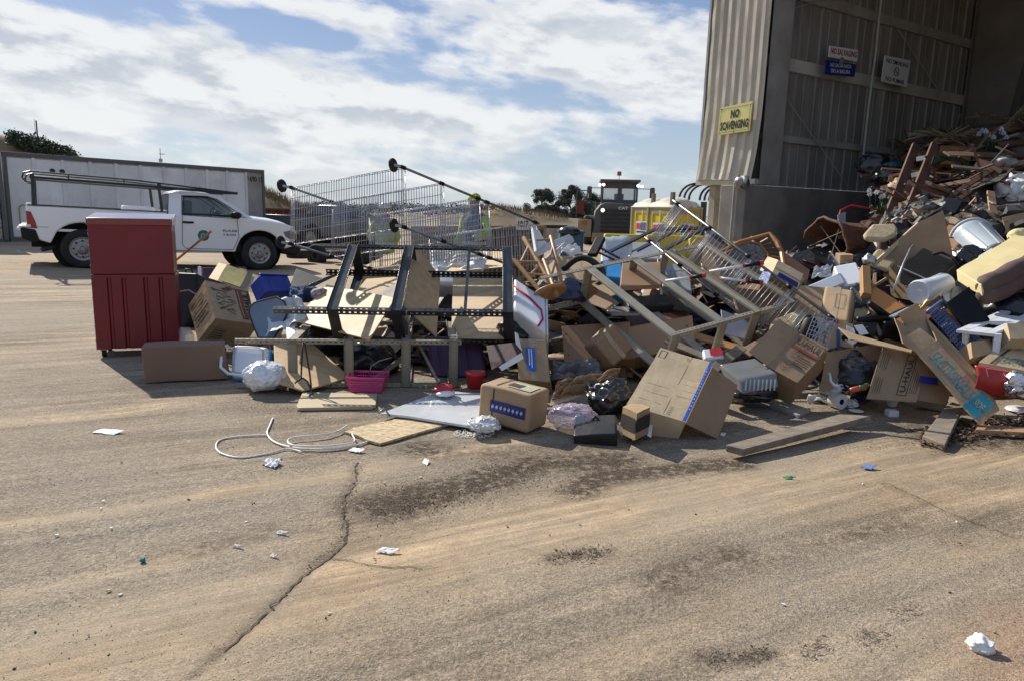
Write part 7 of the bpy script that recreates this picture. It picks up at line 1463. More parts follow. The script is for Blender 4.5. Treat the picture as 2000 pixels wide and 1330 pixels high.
lf = sheetd('cardboard_flap', 'sunlit folded carton flap lying left of the tilted moving box', 'cardboard', [(1490, 714), (1497, 688), (1512, 680), (1526, 684), (1517, 708)], (6.2, 6.4, 6.45), .008, kraft3)
sheetd('cardboard_flap', 'bright printed carton flap inside the right end of the tan frame', 'cardboard', [(1496, 656), (1510, 625), (1562, 605), (1575, 612), (1560, 645), (1530, 672)], (6.9, 7.1, 7.2), .008, kraft3)
bag('dark_round_hole', 'dark rounded drum behind the bright printed flap', 'hole', 1578, 655, 38, 80, 6.9, mat('hole_dark', (.02, .012, .01), .6), seed=93, amp=.08, sub=3)  # dark ball stands in for a shaded round hole
r = box2('cardboard box with blue tape behind the leaning wire unit', [(1612, 625), (1665, 632), (1614, 690)], (6.9, 6.85, 6.7), .28, kraft, crumple=.005); c, A, B, C_ = off_box([(1612, 625), (1665, 632), (1614, 690)], (6.9, 6.85, 6.7), .28)
decal(r, c, A, B, .38, .25, .50, .98, mat('deep_blue_tape', (.01, .07, .30), .4), 'blue_tape', off=.007)
sheetd('cream_board', 'cream panel behind the diamond wire mesh', 'panel', [(1588, 618), (1612, 622), (1608, 680), (1590, 676)], (6.95, 6.95, 6.8), .01, kraft3)
def meshgrid():
    r = root('wire_grid', P(1600, 680, 6.6), 'diamond wire grid hanging from the foot of the wire unit', 'wire grid'); a, b, c_ = P(1592, 612, 6.65), P(1634, 626, 6.6), P(1570, 668, 6.5); A = b - a; B = c_ - a
    for i in range(8): MB().tube([a + A * i / 7, a + A * i / 7 + B], .0035, 5).build('wire', chrome, r); MB().tube([a + B * i / 7, a + B * i / 7 + A], .0035, 5).build('wire', chrome, r)
meshgrid()
# big open U-HAUL box: interior dark, right leaf printed
c = P(1700, 676, 6.45)
r = root('cardboard_box', P(1700, 780, 6.2), 'large open moving box with torn printed side panel spilling rubbish', 'box')
def panel(pts, ds, mt, cr_=.010, name='carton_wall'):
    a, b, d = [P(x, y, dd) for (x, y), dd in zip(pts, ds)]; mb = MB(); mb.grid(a, b - a, d - a, 8, 8); mb.build(name, mt, r, crumple=cr_, thick=.006); return a, b - a, d - a
panel([(1612, 690), (1725, 668), (1600, 765)], (6.4, 6.9, 6.2), kraft2); panel([(1725, 660), (1800, 680), (1715, 770)], (7.0, 6.7, 6.8), kraft2)
a, U_, V_ = panel([(1692, 778), (1788, 786), (1725, 680)], (5.95, 6.05, 6.3), kraft2)
outline(r, a, U_, V_, .56, .10, .76, .90, .006, ink, crumple=.01, off=.008); text(r, a + U_ * .76, V_, -U_ * .2, .50, .5, 'U-HAUL', .58, ink, width=.68, bold=.01, crumple=.01, off=.009)
lines(r, a + U_, V_, -U_, .10, .78, .42, .96, 4, inkf, crumple=.01, jag=.1); lines(r, a + U_, V_, -U_, .55, .78, .90, .96, 4, inkf, crumple=.01, jag=.1); lines(r, a + U_, V_, -U_, .15, .05, .85, .22, 4, inkf, crumple=.01)
sheetd('cardboard_strip', 'long pale cardboard flap running above the open moving box', 'cardboard', [(1637, 639), (1668, 652), (1782, 683), (1780, 688), (1660, 662)], (6.5, 6.4, 6.2), .010, kraft)
for k, (x, y, w, h) in enumerate(((1672, 735, 110, 70), (1650, 705, 80, 50))): bag('rubbish_bag', ['black rubbish bag filling the open moving box', 'black rubbish bag at the back of the open moving box'][k], 'bag', x, y, w, h, 6.5 + k * .2, bagb, seed=101 + k)
sheetd('cardboard_sheet', 'dark cardboard box side between the open moving box and the long carton', 'cardboard', [(1790, 705), (1870, 720), (1850, 790), (1786, 780)], (6.3, 6.3, 6.1), .01, kraft2)
sheetd('tape_piece', 'blue printed tape on the dark cardboard left of the long carton', 'tape', [(1797, 733), (1832, 738), (1832, 752), (1796, 747)], (6.15, 6.15, 6.12), .002, tapen)
# office chair base
def chairbase():
    c = P(1735, 622, 6.9); r = root('office_chair_base', c, 'black office chair frame tangled above the open moving box', 'office chair')
    for q in ((1698, 592, 6.8), (1675, 624, 6.7), (1780, 600, 7.0), (1765, 660, 6.7), (1720, 665, 6.8)): MB().tube([c, P(*q)], [.045, .026], 8).build('arm', blackp, r, shade=True)
    MB().box(P(1740, 645, 6.8), .22, .14, .16, (V((1, 0, -.1)).normalized(), V((0, 1, 0)), V((.1, 0, 1)).normalized())).build('mechanism', blackp, r, bevel=.02); MB().bar(P(1741, 620, 6.65), P(1778, 602, 6.8), .05, .02).build('arm_pad', greyf, r, bevel=.006)
    MB().lathe(P(1650, 660, 6.6), P(1655, 650, 6.7), [(0, .03), (1, .03)], 14).build('caster', blackp, r)
chairbase()
for k, (pts, lab) in enumerate([([(1653, 635), (1668, 642), (1672, 656), (1655, 650)], 'white sheet of paper upper one beside the chair frame'), ([(1650, 664), (1662, 652), (1680, 664), (1664, 674)], 'white sheet of paper lower one beside the chair frame'), ([(1668, 636), (1685, 634), (1697, 652), (1680, 655)], 'grey white card folded under the chair frame')]): sheetd('paper_sheet', lab, 'paper', pts, (6.6, 6.62, 6.6), .003, paper)
# under the right tan frame
r = box2('white tub with red label under the tan frame', [(1372, 682), (1410, 678), (1376, 702)], (6.7, 6.7, 6.6), .15, white, name='labelled_tub', cat='tub', crumple=.006, bevel=.02); c, A, B, C_ = off_box([(1372, 682), (1410, 678), (1376, 702)], (6.7, 6.7, 6.6), .15); decal(r, c, A, B, .35, .1, .95, .8, redplas, off=.008)
for k, (p, q, w, lab) in enumerate([((1392, 722, 6.5), (1450, 678, 6.8), .10, 'pale flat plank sloping under the tan frame feet'), ((1300, 665, 6.9), (1420, 715, 6.6), .08, 'grey flat batten under the tan crossbars'), ((1355, 655, 7.3), (1475, 690, 7.0), .10, 'orange plank behind the labelled tub'), ((1455, 690, 6.9), (1545, 640, 7.1), .12, 'pale cardboard-coloured plank beside the bright flap')]):
    mb = MB(); mb.bar(P(*p), P(*q), w, .02, up=V((0, -.5, .8))); tag(mb.build('plank', [oldwood, oldwood, pine, ply][k], bevel=.003), lab, 'plank')
sheetd('white_board', 'lilac white board seen through the tan crossbars', 'board', [(1408, 605), (1470, 630), (1462, 662), (1415, 652)], (7.3, 7.2, 7.1), .02, mat('lilac_board', (.45, .44, .50), .5))
sheetd('cardboard_sheet', 'brown cardboard box side below the loppers', 'cardboard', [(1425, 560), (1500, 570), (1560, 640), (1450, 625)], (7.7, 7.6, 7.4), .012, kraft2)
r = carton('grey ribbed clear fluorescent light cover lying before the tan frame', (P(1450, 770, 6.0), P(1408, 738, 6.25) - P(1450, 770, 6.0), P(1522, 756, 6.0) - P(1450, 770, 6.0), P(1447, 742, 6.05) - P(1450, 770, 6.0)), mat('smoky_plastic', (.17, .17, .16), .2, sc=3, var=.2, coat=.5), name='light_cover', cat='light cover', crumple=.003, bevel=.02)
c = P(1450, 742, 6.02)
for i in range(8): MB().bar(P(1458 + i * 8, 741, 6.0), P(1456 + i * 8, 762, 5.96), .012, .012).build('rib', mat('pale_grey', (.42, .44, .45)), r)
# ground items, right
def gplank(label, px, th, mt, name='plank', tilt=0):
    pts = [G(x, y, th) for x, y in px]; mb = MB(); mb.prism(pts, V((0, 0, -th + .003))); return tag(mb.build(name, mt, bevel=.004), label, 'plank')
pts = [G(1418, 868, .09), G(1640, 808, .12), G(1703, 811, .12), G(1452, 877, .08)]; MB_ = MB(); MB_.prism(pts, V((0, 0, -.05))); tag(MB_.build('plank', mat('grey_plank', (.25, .205, .155), .9, sc=8, var=.35, bump=.5, dirt=.4, aniso=(1, 2.5, 1)), bevel=.005), 'long grey weathered plank lying alone on the ground in front', 'plank')
pts = [G(1802, 850, .06), G(1855, 782, .12), G(1882, 792, .12), G(1846, 868, .05)]; MB_ = MB(); MB_.prism(pts, V((0, 0, -.05))); tag(MB_.build('plank', oldwood, bevel=.006), 'rotten split plank under the long narrow carton', 'plank')
gplank('short flat plank running in from the picture edge behind the bark', [(1905, 838), (1912, 828), (2040, 836), (2040, 846)], .05, laminate)
sheetd('plank', 'bleached plank lying behind the rotten split plank', 'plank', [(1787, 778), (1848, 790), (1844, 800), (1786, 788)], (6.15, 6.1, 6.0), .02, oldwood)
for k, (px, z) in enumerate([([(1503, 790), (1530, 782), (1584, 797), (1561, 811)], .03), ([(1452, 795), (1475, 784), (1520, 806), (1512, 811)], .012)]):
    pl = [G(x, y, z) for x, y in px]; mb = MB(); mb.prism(pl, V((0, 0, -z + .002))); tag(mb.build('tile', mat('tile_stone', (.36, .34, .28), .5, sc=6, var=.2) if k == 0 else conc, bevel=.003), ['square pale tile lying before the tilted moving box', 'broken grey slab left of the pale tile'][k], 'tile')
# toilet roll etc
def roll():
    c = G(1634, 797); c.z = .072; ax = V((.35, -.9, 0)).normalized(); r = root('toilet_roll', c, 'white toilet roll lying before the open moving box', 'toilet roll'); q0, q1 = c - ax * .05, c + ax * .05; tp = mat('tissue', (.8, .79, .77), .9, sc=12, var=.05, bump=.1)
    MB().lathe(q1, q0, [(0, .026), (0, .07), (1, .07), (1, .026)], 28, cap=(False, False)).build('paper_roll', tp, r, autosm=True); MB().lathe(q1, q0, [(.01, .027), (.5, .025), (.99, .027)], 18, cap=(False, False)).build('core', ink, r); MB().lathe(q1 - ax * .02, q1 - ax * .03, [(0, .0), (0, .026)], 16).build('core_shade', ink, r)  # black disc stands for the shade inside the hollow core
roll()
sheetd('blue_strip', 'blue plastic strip behind the toilet roll', 'strip', [(1594, 772), (1625, 775), (1622, 782), (1598, 780)], (6.0, 6.0, 5.95), .004, tapen)
cloth('tissue_paper', 'unrolled white paper left of the toilet roll', 'paper', [(1572, 782), (1578, 768), (1618, 772), (1625, 785)], 5.85, (0, -.4, .9), paper, amp=.03, seed=41)
bag('tissue_wad', 'crumpled white paper wad right of the toilet roll', 'paper', 1660, 786, 30, 18, 5.8, paper, seed=111, amp=.6, sub=4, f=9); bag('plastic_bag', 'crumpled white and grey plastic bag spilling from the open box', 'bag', 1658, 748, 62, 40, 6.45, bagw, seed=112, amp=.45, sub=4, f=8); bag('plastic_bag', 'crumpled grey plastic bag behind the toilet roll', 'bag', 1622, 757, 40, 26, 6.4, silverf, seed=113, amp=.45, sub=4, f=8)
ob = MB().tube([P(1662, 762, 5.95), P(1676, 758, 6.0), P(1690, 756, 6.0)], [.022, .026, .024], 10); tag(ob.build('bottle', mat('orange_red', (.55, .10, .03), .4), shade=True), 'orange bottle behind the paper wad', 'bottle'); ob = MB().tube([P(1680, 757, 5.98), P(1694, 752, 6.05)], [.02, .022], 10); tag(ob.build('bottle', mat('bottle_green', (.02, .15, .08), .4), shade=True), 'green bottle beside the orange one', 'bottle')
cloth('blue_cloth', 'dark blue plastic under the torn printed panel', 'plastic', [(1655, 785), (1660, 772), (1700, 774), (1705, 784)], 6.0, (0, -.4, .9), tapen, amp=.02, seed=43)
ob = MB().tube([P(1620, 728, 6.2), P(1623, 745, 6.15), P(1630, 752, 6.12), P(1640, 754, 6.1)], .012, 8); tag(ob.build('white_pipe', white, shade=True), 'bent white pipe at the left of the open moving box', 'pipe')
sheetd('ruler', 'thin printed metal strip leaning on the tilted moving box', 'strip', [(1577, 730), (1581, 728), (1616, 756), (1611, 759)], (6.0, 6.0, 5.85), .003, steel)
for k, (x, y, rr, hh) in enumerate(((1742, 792, .046, .045), (1741, 812, .04, .055))):
    c = G(x, y); mb = MB(); mb.lathe(c, c + UPZ * hh, [(0, rr * .9), (.9, rr), (.92, rr * 1.08), (1, rr * 1.06)], 20) if k == 0 else mb.box(c + UPZ * hh / 2, .085, .08, hh); tag(mb.build('food_tub', white, bevel=.004), ['round white food tub against the torn printed panel', 'small square white food tub before the round one'][k], 'tub')
ob = MB(); q = G(1672, 803, .01); ob.lathe(q, q + UPZ * .008, [(0, .05), (.5, .06), (1, .062)], 22); tag(ob.build('plate', paper), 'flat pale round lid on the ground before the square tub', 'lid')
r = box2('small white and red box under the light cover', [(1528, 752), (1542, 753), (1528, 768)], (6.0, 6.0, 5.98), .06, mat('milk', (.6, .5, .52), .6, sc=40, var=.6), crumple=.002)
ob = MB(); q = G(1990, 800, .02); ob.lathe(q, q + UPZ * .03, [(0, .11), (.6, .10), (1, .06)], 12); tag(ob.build('tub_lid', white, autosm=True), 'grey white plastic lid right of the long carton foot', 'lid')
# bark mulch
mb = MB(); rs = random.Random(8)
for i in range(1500):
    t = rs.random(); x = rs.uniform(1800, 2060); y = 845 + rs.gauss(0, 9) - (12 if x > 1900 else 0) + (8 if x < 1850 else 0); q = G(x, y, abs(rs.gauss(.01, .015))); a = V((rs.gauss(0, 1), rs.gauss(0, 1), rs.gauss(0, .5))).normalized(); b = a.cross(V((0, 0, 1))).normalized(); L = rs.uniform(.01, .06); mb.box(q, L, L * .3, .006, (a, b, a.cross(b)), col=rs.choice([(.10, .05, .03), (.18, .10, .06), (.05, .03, .02), (.25, .17, .11)]))
tag(mb.build('bark_debris', mat('bark_bits', (1, 1, 1), .9, sc=9, var=.4, attr=True)), 'reddish bark and splinters strewn before the printed cartons', kind='stuff')
# white scraps on the ground
scr = [(212, 843, 64, 12, 'long white plaster strip lying by itself at the left'), (531, 905, 40, 20, 'ragged white wrapper beside the white cable loops'), (757, 1075, 46, 14, 'torn white paper strip nearest the crack'), (535, 1085, 15, 9, 'white chip below the cable loops'), (463, 1066, 20, 6, 'flat white sliver left of the white chip'), (832, 902, 14, 14, 'small white tuft right of the crack top'), (697, 879, 34, 10, 'folded white scrap at the end of the white cable'), (1915, 1270, 46, 34, 'white foam lump at the lower right'), (550, 1040, 26, 8, 'yellowish torn paper above the white sliver'), (279, 1096, 10, 9, 'tiny teal plastic cap alone on the sand'), (1697, 911, 32, 11, 'flat blue and white wrapper on the sandy track'), (1542, 932, 26, 6, 'thin green strip on the sandy track'), (1412, 868 - 20, 12, 8, 'cream chip beside the long plank')]
for k, (x, y, w, h, lab) in enumerate(scr):
    mt = paper if k not in (9, 10, 11) else [mat('teal_cap', (.0, .22, .22), .4), mat('blue_wrap', (.16, .22, .42), .4), mat('green_strip', (.05, .35, .2), .5)][k - 9]
    if k in (7, 9): bag('foam_lump', lab, 'litter', x, y - h * .3, w, h, depth(G(x, y)), mt, seed=200 + k, amp=.38, sub=4, f=6); continue
    a_, b_, c_, d_ = G(x - w / 2, y + h * .1, .006), G(x - w * .2, y - h * .5, .012), G(x + w / 2, y - h * .25, .02), G(x + w * .15, y + h * .5, .004); mb = MB(); n_ = 10
    mb.grid(a_, d_ - a_, b_ - a_, n_, n_, fn=lambda q, s, t: q + (c_ - b_ - d_ + a_) * s * t + UPZ * (.006 * abs(noise.noise(V((s * 3, t * 3, k)))) + (.03 if k == 1 else .002) * abs(noise.noise(V((s * 7, t * 7, k))))) + V((.008, .008, 0)) * noise.noise(V((s * 4, t * 6, k + 9))))
    tag(mb.build('litter_scrap', mt, thick=.003), lab, 'litter')
rs = random.Random(17)
for k in range(46):
    x = rs.uniform(60, 1950); y = rs.uniform(860, 1250) if k > 14 else rs.uniform(800, 980); q = G(x, y, .004); s = rs.uniform(.006, .016); a = V((rs.gauss(0, 1), rs.gauss(0, 1), .2)).normalized(); b = a.cross(UPZ).normalized(); mb = MB(); s *= .7; mb.prism([q - a * s, q + b * s * .6, q + a * s * 1.2, q - b * s * .7], UPZ * .004)
    tag(mb.build('litter_chip', [paper, laminate, blackp, oldwood][rs.choice([0, 0, 1, 2, 3])]), 'tiny chip of litter lying loose on the open ground', 'litter', 'tiny litter chips on the open ground')
# twigs
for k, (x, y, lab) in enumerate([(1768, 1187, 'tuft of dry twigs on the ground at the right'), (1592, 1268, 'flattened clump of dry splinters nearest the camera'), (1395, 1282, 'dark clot of dirt and twigs near the bottom edge'), (1700, 1240, 'thin scatter of straw between the two twig tufts')]):
    mb = MB()
    for i in range(34): q = G(x + rs.gauss(0, 14), y + rs.gauss(0, 9), .008 + rs.random() * .012); a = rs.uniform(0, 3.14); L = rs.uniform(.01, .035); v = V((math.cos(a), math.sin(a), rs.uniform(-.1, .3))) * L; mb.tube([q, q + v * .5 + V((0, 0, .003)), q + v], .0014, 4)
    tag(mb.build('twig_tuft', oldwood), lab, kind='stuff')
# white cable loops
cab = mat('white_cable', (.82, .80, .75), .45, sc=10, var=.08, bump=.02, dirt=.3)
def cable(label, px, z0=.008, w=.006):
    pts = [G(x, y, z0) for x, y in px]; q = []
    for i in range(len(pts) - 1):
        p0, p1, p2, p3 = pts[max(i - 1, 0)], pts[i], pts[i + 1], pts[min(i + 2, len(pts) - 1)]
        for k in range(6):
            t = k / 6; q.append(.5 * ((2 * p1) + (p2 - p0) * t + (2 * p0 - 5 * p1 + 4 * p2 - p3) * t * t + (3 * p1 - p0 - 3 * p2 + p3) * t ** 3))
    q.append(pts[-1]); tag(MB().tube(q, w, 8).build('white_cable', cab, shade=True), label, 'cable')
cable('leftmost big loop of white cable ending in a point', [(590, 882), (560, 876), (520, 886), (470, 893), (435, 886), (422, 874), (428, 860), (455, 853), (490, 850), (522, 849)])
cable('white cable with its free end standing up, sweeping under the strand board', [(533, 816), (527, 830), (522, 846), (535, 862), (565, 872), (600, 876), (650, 876), (700, 868), (725, 858)], w=.007)
cable('inner small loop of white cable left of the strand board', [(678, 830), (655, 843), (610, 850), (575, 853), (562, 860), (570, 868), (600, 871), (640, 870), (690, 863), (688, 848)], z0=.028)
# ================================================================== INSIDE THE SHED: LUMBER
dkred = mat('dark_red_lumber', (.115, .05, .03), .75, sc=4, var=.35, bump=.25, dirt=.4, aniso=(1, 1, 1))
def lum(label, p, q, w, th, mt, up=V((0, -.5, .8))): mb = MB(); mb.bar(P(*p), P(*q), w, th, up=up); return tag(mb.build('lumber_board', mt, bevel=.004), label, 'board')
def ladder():
    r = root('wooden_ladder_frame', P(1760, 440, 9.6), 'dark red timber frame with white rungs leaning like a ladder against the wall', 'timber frame')
    MB().bar(P(1729, 440, 10.2), P(1789, 285, 11.6), .13, .05, up=V((0, -1, .3))).build('stringer', dkred, r, bevel=.004); MB().bar(P(1768, 430, 9.9), P(1826, 284, 11.3), .13, .05, up=V((0, -1, .3))).build('stringer', dkred, r, bevel=.004)
    for p, q in (((1755, 414, 10.2), (1780, 410, 10.0)), ((1780, 344, 10.9), (1800, 339, 10.8)), ((1790, 312, 11.1), (1812, 308, 11.0))): MB().bar(P(*p), P(*q), .07, .03, up=V((0, -1, .3))).build('rung', mat('rung_white', (.55, .52, .46), .7), r)
ladder()
for k, a in enumerate([((1735, 350, 12.0), (1890, 382, 11.6), .22, .03, 'long reddish board lying flat under the palm fronds'), ((1800, 372, 11.4), (1960, 345, 11.2), .16, .03, 'reddish board running from the frame to the picture edge'), ((1880, 358, 11.2), (2050, 310, 11.2), .18, .04, 'broad brown board rising to the picture edge'), ((1725, 468, 9.6), (1960, 318, 10.6), .07, .03, 'thin brown batten rising across the whole lumber heap'), ((1740, 476, 9.5), (1900, 372, 10.2), .06, .03, 'second thin batten just below the long rising one'),
                       ((1850, 310, 11.6), (1990, 262, 11.8), .05, .03, 'slender pale branch-like batten near the flowers'), ((1762, 405, 10.6), (1915, 398, 10.4), .12, .03, 'grey-brown board across the lower lumber heap'), ((1815, 462, 9.6), (1925, 398, 9.9), .10, .015, 'dull aluminium rail lying over the lumber'), ((1830, 470, 9.5), (1918, 412, 9.7), .06, .015, 'second aluminium rail parallel to the first'), ((1905, 412, 9.8), (2010, 400, 9.9), .08, .03, 'grey flat beam at the right of the lumber heap'), ((1940, 420, 9.7), (1935, 375, 10.0), .10, .03, 'upright orange-brown corner moulding'), ((1890, 437, 9.6), (1942, 432, 9.6), .08, .03, 'horizontal orange-brown corner moulding'), ((1960, 335, 10.9), (2050, 300, 10.8), .14, .02, 'pale slatted board at the picture edge'), ((1690, 470, 10.0), (1740, 425, 10.5), .06, .03, 'pale batten beside the red rail'), ((1672, 465, 10.0), (1712, 420, 10.4), .05, .02, 'grey batten next to the red tube')]):
    lum(a[4], a[0], a[1], a[2], a[3], dkred if k in (0, 1, 2, 3, 4) else (steel if k in (7, 8) else (laminate if k in (10, 11, 12) else oldwood)))
sheetd('plywood_sheet', 'stained square plywood panel under the palm fronds', 'panel', [(1826, 320), (1838, 285), (1900, 288), (1893, 322)], (11.8, 12.3, 12.2), .02, orangewood)
rs = random.Random(23)
for k in range(170):
    x = rs.uniform(4.6, 11.5); y = rs.uniform(10.0, 17.5); z = mh(x, y)
    if z < 1.3 or k > 125 and y < 13: continue
    a = rs.uniform(-.5, .9); L = rs.uniform(.7, 2.2); v = V((math.cos(a), math.sin(a) * .8, rs.uniform(-.15, .35))).normalized() * L; c = V((x, y, z + rs.uniform(0, .12)));
    if k == 0: pass
    mb = MB(); mb.bar(c - v / 2, c + v / 2, rs.uniform(.05, .16), rs.uniform(.02, .045), up=V((rs.uniform(-.4, .4), -.5, .8))); mi = rs.choice([0, 0, 0, 1, 1, 2, 3]); tag(mb.build('lumber_piece', [dkred, brownwood, mat('grey_lumber', (.13, .11, .09), .85, sc=5, var=.3), mat('tan_lumber', (.20, .12, .07), .8, sc=5, var=.3)][mi]), ['loose dark red timber piece tangled in the lumber heap', 'loose dark brown timber piece tangled in the lumber heap', 'loose grey timber piece tangled in the lumber heap', 'loose tan timber piece tangled in the lumber heap'][mi], 'timber', ['dark red', 'dark brown', 'grey', 'tan'][mi] + ' timber pieces in the shed heap')
ob = MB().tube([P(1636, 435, 10.6), P(1642, 412, 10.8), P(1662, 402, 11), P(1715, 410, 10.8)], .014, 8); tag(ob.build('red_tube', redplas, shade=True), 'bent red tube against the concrete wall', 'tube')
sheetd('grey_board', 'narrow grey panel under the bent red tube', 'panel', [(1636, 420), (1652, 414), (1652, 445), (1640, 446)], (10.6, 10.6, 10.5), .02, greyf)
# palm fronds and flowers
def frond(label, p, q, seed, mt):
    rs = random.Random(seed); a, b = P(*p), P(*q); r = root('palm_frond', a, label, 'palm frond'); mid = (a + b) / 2 + V((0, 0, .15)); N_ = 26; pts = [a * (1 - t) ** 2 + mid * 2 * t * (1 - t) + b * t * t for t in [i / N_ for i in range(N_ + 1)]]
    MB().tube(pts, [.012 * (1 - .7 * i / N_) for i in range(N_ + 1)], 5).build('stem', mt, r)
    for i in range(3, N_):
        for s in (-1, 1):
            t = (pts[i] - pts[i - 1]).normalized(); w = V((0, s * .4, -.35 + rs.random() * .8)); d = (t * .9 + w).normalized() * rs.uniform(.18, .34); u = d.cross(t).normalized() * .012; MB().add([pts[i] - u, pts[i] + u, pts[i] + d * .6 + u + V((0, 0, .02)), pts[i] + d, pts[i] + d * .6 - u + V((0, 0, .02))], [[0, 1, 2, 3, 4]]).build('leaflet', mt, r)
pf = mat('dry_frond', (.14, .115, .06), .8, sc=5, var=.3); pg = mat('green_frond', (.04, .07, .03), .7, sc=5, var=.3)
frond('dry palm frond lying along the top of the lumber heap', (1790, 296, 11.8), (1900, 262, 12.0), 1, pf); frond('dry palm frond drooping left over the timber frame', (1885, 285, 11.7), (1795, 268, 12.0), 2, pf); frond('green palm frond tip beside the plywood panel', (1890, 325, 11.3), (1835, 318, 11.6), 3, pg); frond('dry palm frond rising at the picture edge inside the shed', (1950, 262, 12.0), (2020, 205, 12.6), 4, pf); frond('broken dry palm frond under the flowers', (1900, 300, 11.5), (1960, 255, 11.9), 5, pf)
def flowers(label, x, y, d, n, mt, seed):
    rs = random.Random(seed); c = P(x, y, d); r = root('artificial_flowers', c - UPZ * .3, label, 'flowers')
    for k in range(n):
        q = c + V((rs.uniform(-.2, .2), rs.uniform(-.1, .1), rs.uniform(-.06, .08))); mb = MB()
        for j in range(7): a = j * .9; e = V((math.cos(a), .25 * math.sin(a * 2), math.sin(a))) * .045; u = e.cross(V((0, 1, 0))).normalized() * .016; mb.add([q, q + e * .6 + u, q + e, q + e * .6 - u], [[0, 1, 2, 3]])
        mb.build('blossom', mt, r); MB().tube([q, q + V((-.1 * (q.x - c.x) * 3, 0, -.28))], .005, 5).build('stem', pg, r)
    leafm_ = MB(); leafcloud(leafm_, c - UPZ * .25, .14, 60, .05, rs); leafm_.build('foliage', pg, r)
flowers('lilac white artificial flowers standing on the lumber heap', 1940, 262, 11.6, 16, mat('lilac', (.42, .40, .50), .6), 1); flowers('small white artificial flowers near the concrete wall', 1722, 378, 11.2, 9, paper, 2)
bag('plastic_sheet', 'crumpled pale plastic sheet at the picture edge on the lumber', 'plastic sheet', 1985, 375, 60, 60, 10.2, bagw, seed=121, amp=.5, sub=4); bag('plastic_sheet', 'small crumpled white plastic on the rising board', 'plastic sheet', 1965, 318, 40, 20, 11.0, silverf, seed=122, amp=.5, sub=3); bag('cloth_wad', 'pale cloth wad beside the left stringer of the frame', 'cloth', 1752, 364, 26, 26, 11.2, beige, seed=123, amp=.5, sub=3); bag('teal_bag', 'dark teal plastic by the wall above the concrete', 'bag', 1743, 330, 40, 26, 12.6, mat('deep_teal', (.005, .06, .07), .5), seed=124, amp=.4, sub=3)
bag('rubbish_bag', 'black rubbish bag against the wall behind the pipe foot', 'bag', 1705, 325, 60, 40, 13.0, bagb, seed=125, amp=.4); bag('rubbish_bag', 'black rubbish bag on the concrete ledge beside the timber frame', 'bag', 1735, 345, 60, 36, 12.4, bagb, seed=126, amp=.4)
box2('grey box with white edge at the picture edge above the brown cardboard', [(1966, 402), (2040, 400), (1968, 412)], (9.6, 9.6, 9.5), .2, mat('slate', (.08, .085, .09), .6), name='grey_box', cat='box', crumple=.004)
# ================================================================== WORKERS
def person(label, x, ytop, D, seed, turn=0.0, hood=False, lean=0.0):
    top = P(x, ytop, D); h = top.z; base = V((top.x, top.y, 0)); s = h / 1.78; r = root('person', base, label, 'person'); ct, st = math.cos(turn), math.sin(turn)
    T = lambda a, b, z: base + V(((a * ct - b * st) * s + lean * z * .1, (a * st + b * ct) * s, z * s))
    me = bpy.data.meshes.new('body'); J = [(0, 0, .98), (0, 0, 1.2), (0, 0, 1.42), (0, 0, 1.52), (0, .01, 1.60), (0, .02, 1.70), (.10, 0, .94), (.11, .02, .52), (.11, -.02, .09), (.12, .13, .03), (-.10, 0, .94), (-.13, .06, .52), (-.12, -.03, .09), (-.13, .12, .03), (.19, 0, 1.42), (.26, .0, 1.14), (.25, .16, .95), (-.19, 0, 1.42), (-.30, .06, 1.18), (-.18, .28, 1.10), (.25, .22, .89), (-.14, .35, 1.10)]
    E_ = [(0, 1), (1, 2), (2, 3), (3, 4), (4, 5), (0, 6), (6, 7), (7, 8), (8, 9), (0, 10), (10, 11), (11, 12), (12, 13), (2, 14), (14, 15), (15, 16), (2, 17), (17, 18), (18, 19), (16, 20), (19, 21)]
    R_ = [.14, .135, .15, .06, .085, .075, .09, .065, .045, .035, .09, .065, .045, .035, .065, .05, .04, .065, .05, .04, .035, .035]
    me.from_pydata([tuple(T(*q) - base) for q in J], E_, []); o = bpy.data.objects.new('body', me); COL.objects.link(o); o.parent = r; OFF[o.name] = base; me.materials.append(mat('work_clothes', (.04, .05, .08), .8, sc=8))
    md = o.modifiers.new('skin', 'SKIN'); md.use_smooth_shade = True
    for v, rr in zip(me.skin_vertices[0].data, R_): v.radius = (rr * s, rr * s * .85)
    me.skin_vertices[0].data[0].use_root = True; o.modifiers.new('s', 'SUBSURF').render_levels = 2
    hd = MB(); hd.ball(T(0, .02, 1.665), (.082 * s, .10 * s, .115 * s), sub=3); hd.ball(T(0, .125, 1.655), .018 * s, sub=1)
    for e in (-1, 1): hd.ball(T(e * .082, .02, 1.66), (.014 * s, .02 * s, .032 * s), sub=1)
    hd.build('head', skin, r, shade=True); cp = MB(); cp.lathe(T(0, .015, 1.69), T(0, .015, 1.80), [(0, .105 * s), (.3, .105 * s), (.7, .085 * s), (1, .03 * s)], 18); cp.build('hard_hat' if not hood else 'hood', lime if hood else white, r, shade=True)
    v = MB(); v.lathe(T(0, 0, .86), T(0, 0, 1.47), [(0, .185 * s), (.4, .17 * s), (.75, .195 * s), (.93, .15 * s), (1, .08 * s)], 20); v.build('jacket', mat('work_clothes', (.04, .05, .08)) if hood else lime, r, shade=True)
    for z in (1.0, 1.18): b = MB(); b.lathe(T(0, 0, z), T(0, 0, z + .05), [(0, .187 * s), (1, .187 * s)], 20, cap=(False, False)); b.build('reflective_band', silverf, r)
    for a, b_, c_ in (((.18, 0, 1.42), (.26, 0, 1.14), (.25, .16, .97)), ((-.18, 0, 1.42), (-.30, .06, 1.18), (-.18, .28, 1.11))): MB().tube([T(*a), T(*b_), T(*c_)], [.08 * s, .065 * s, .05 * s], 10).build('sleeve', lime, r, shade=True)
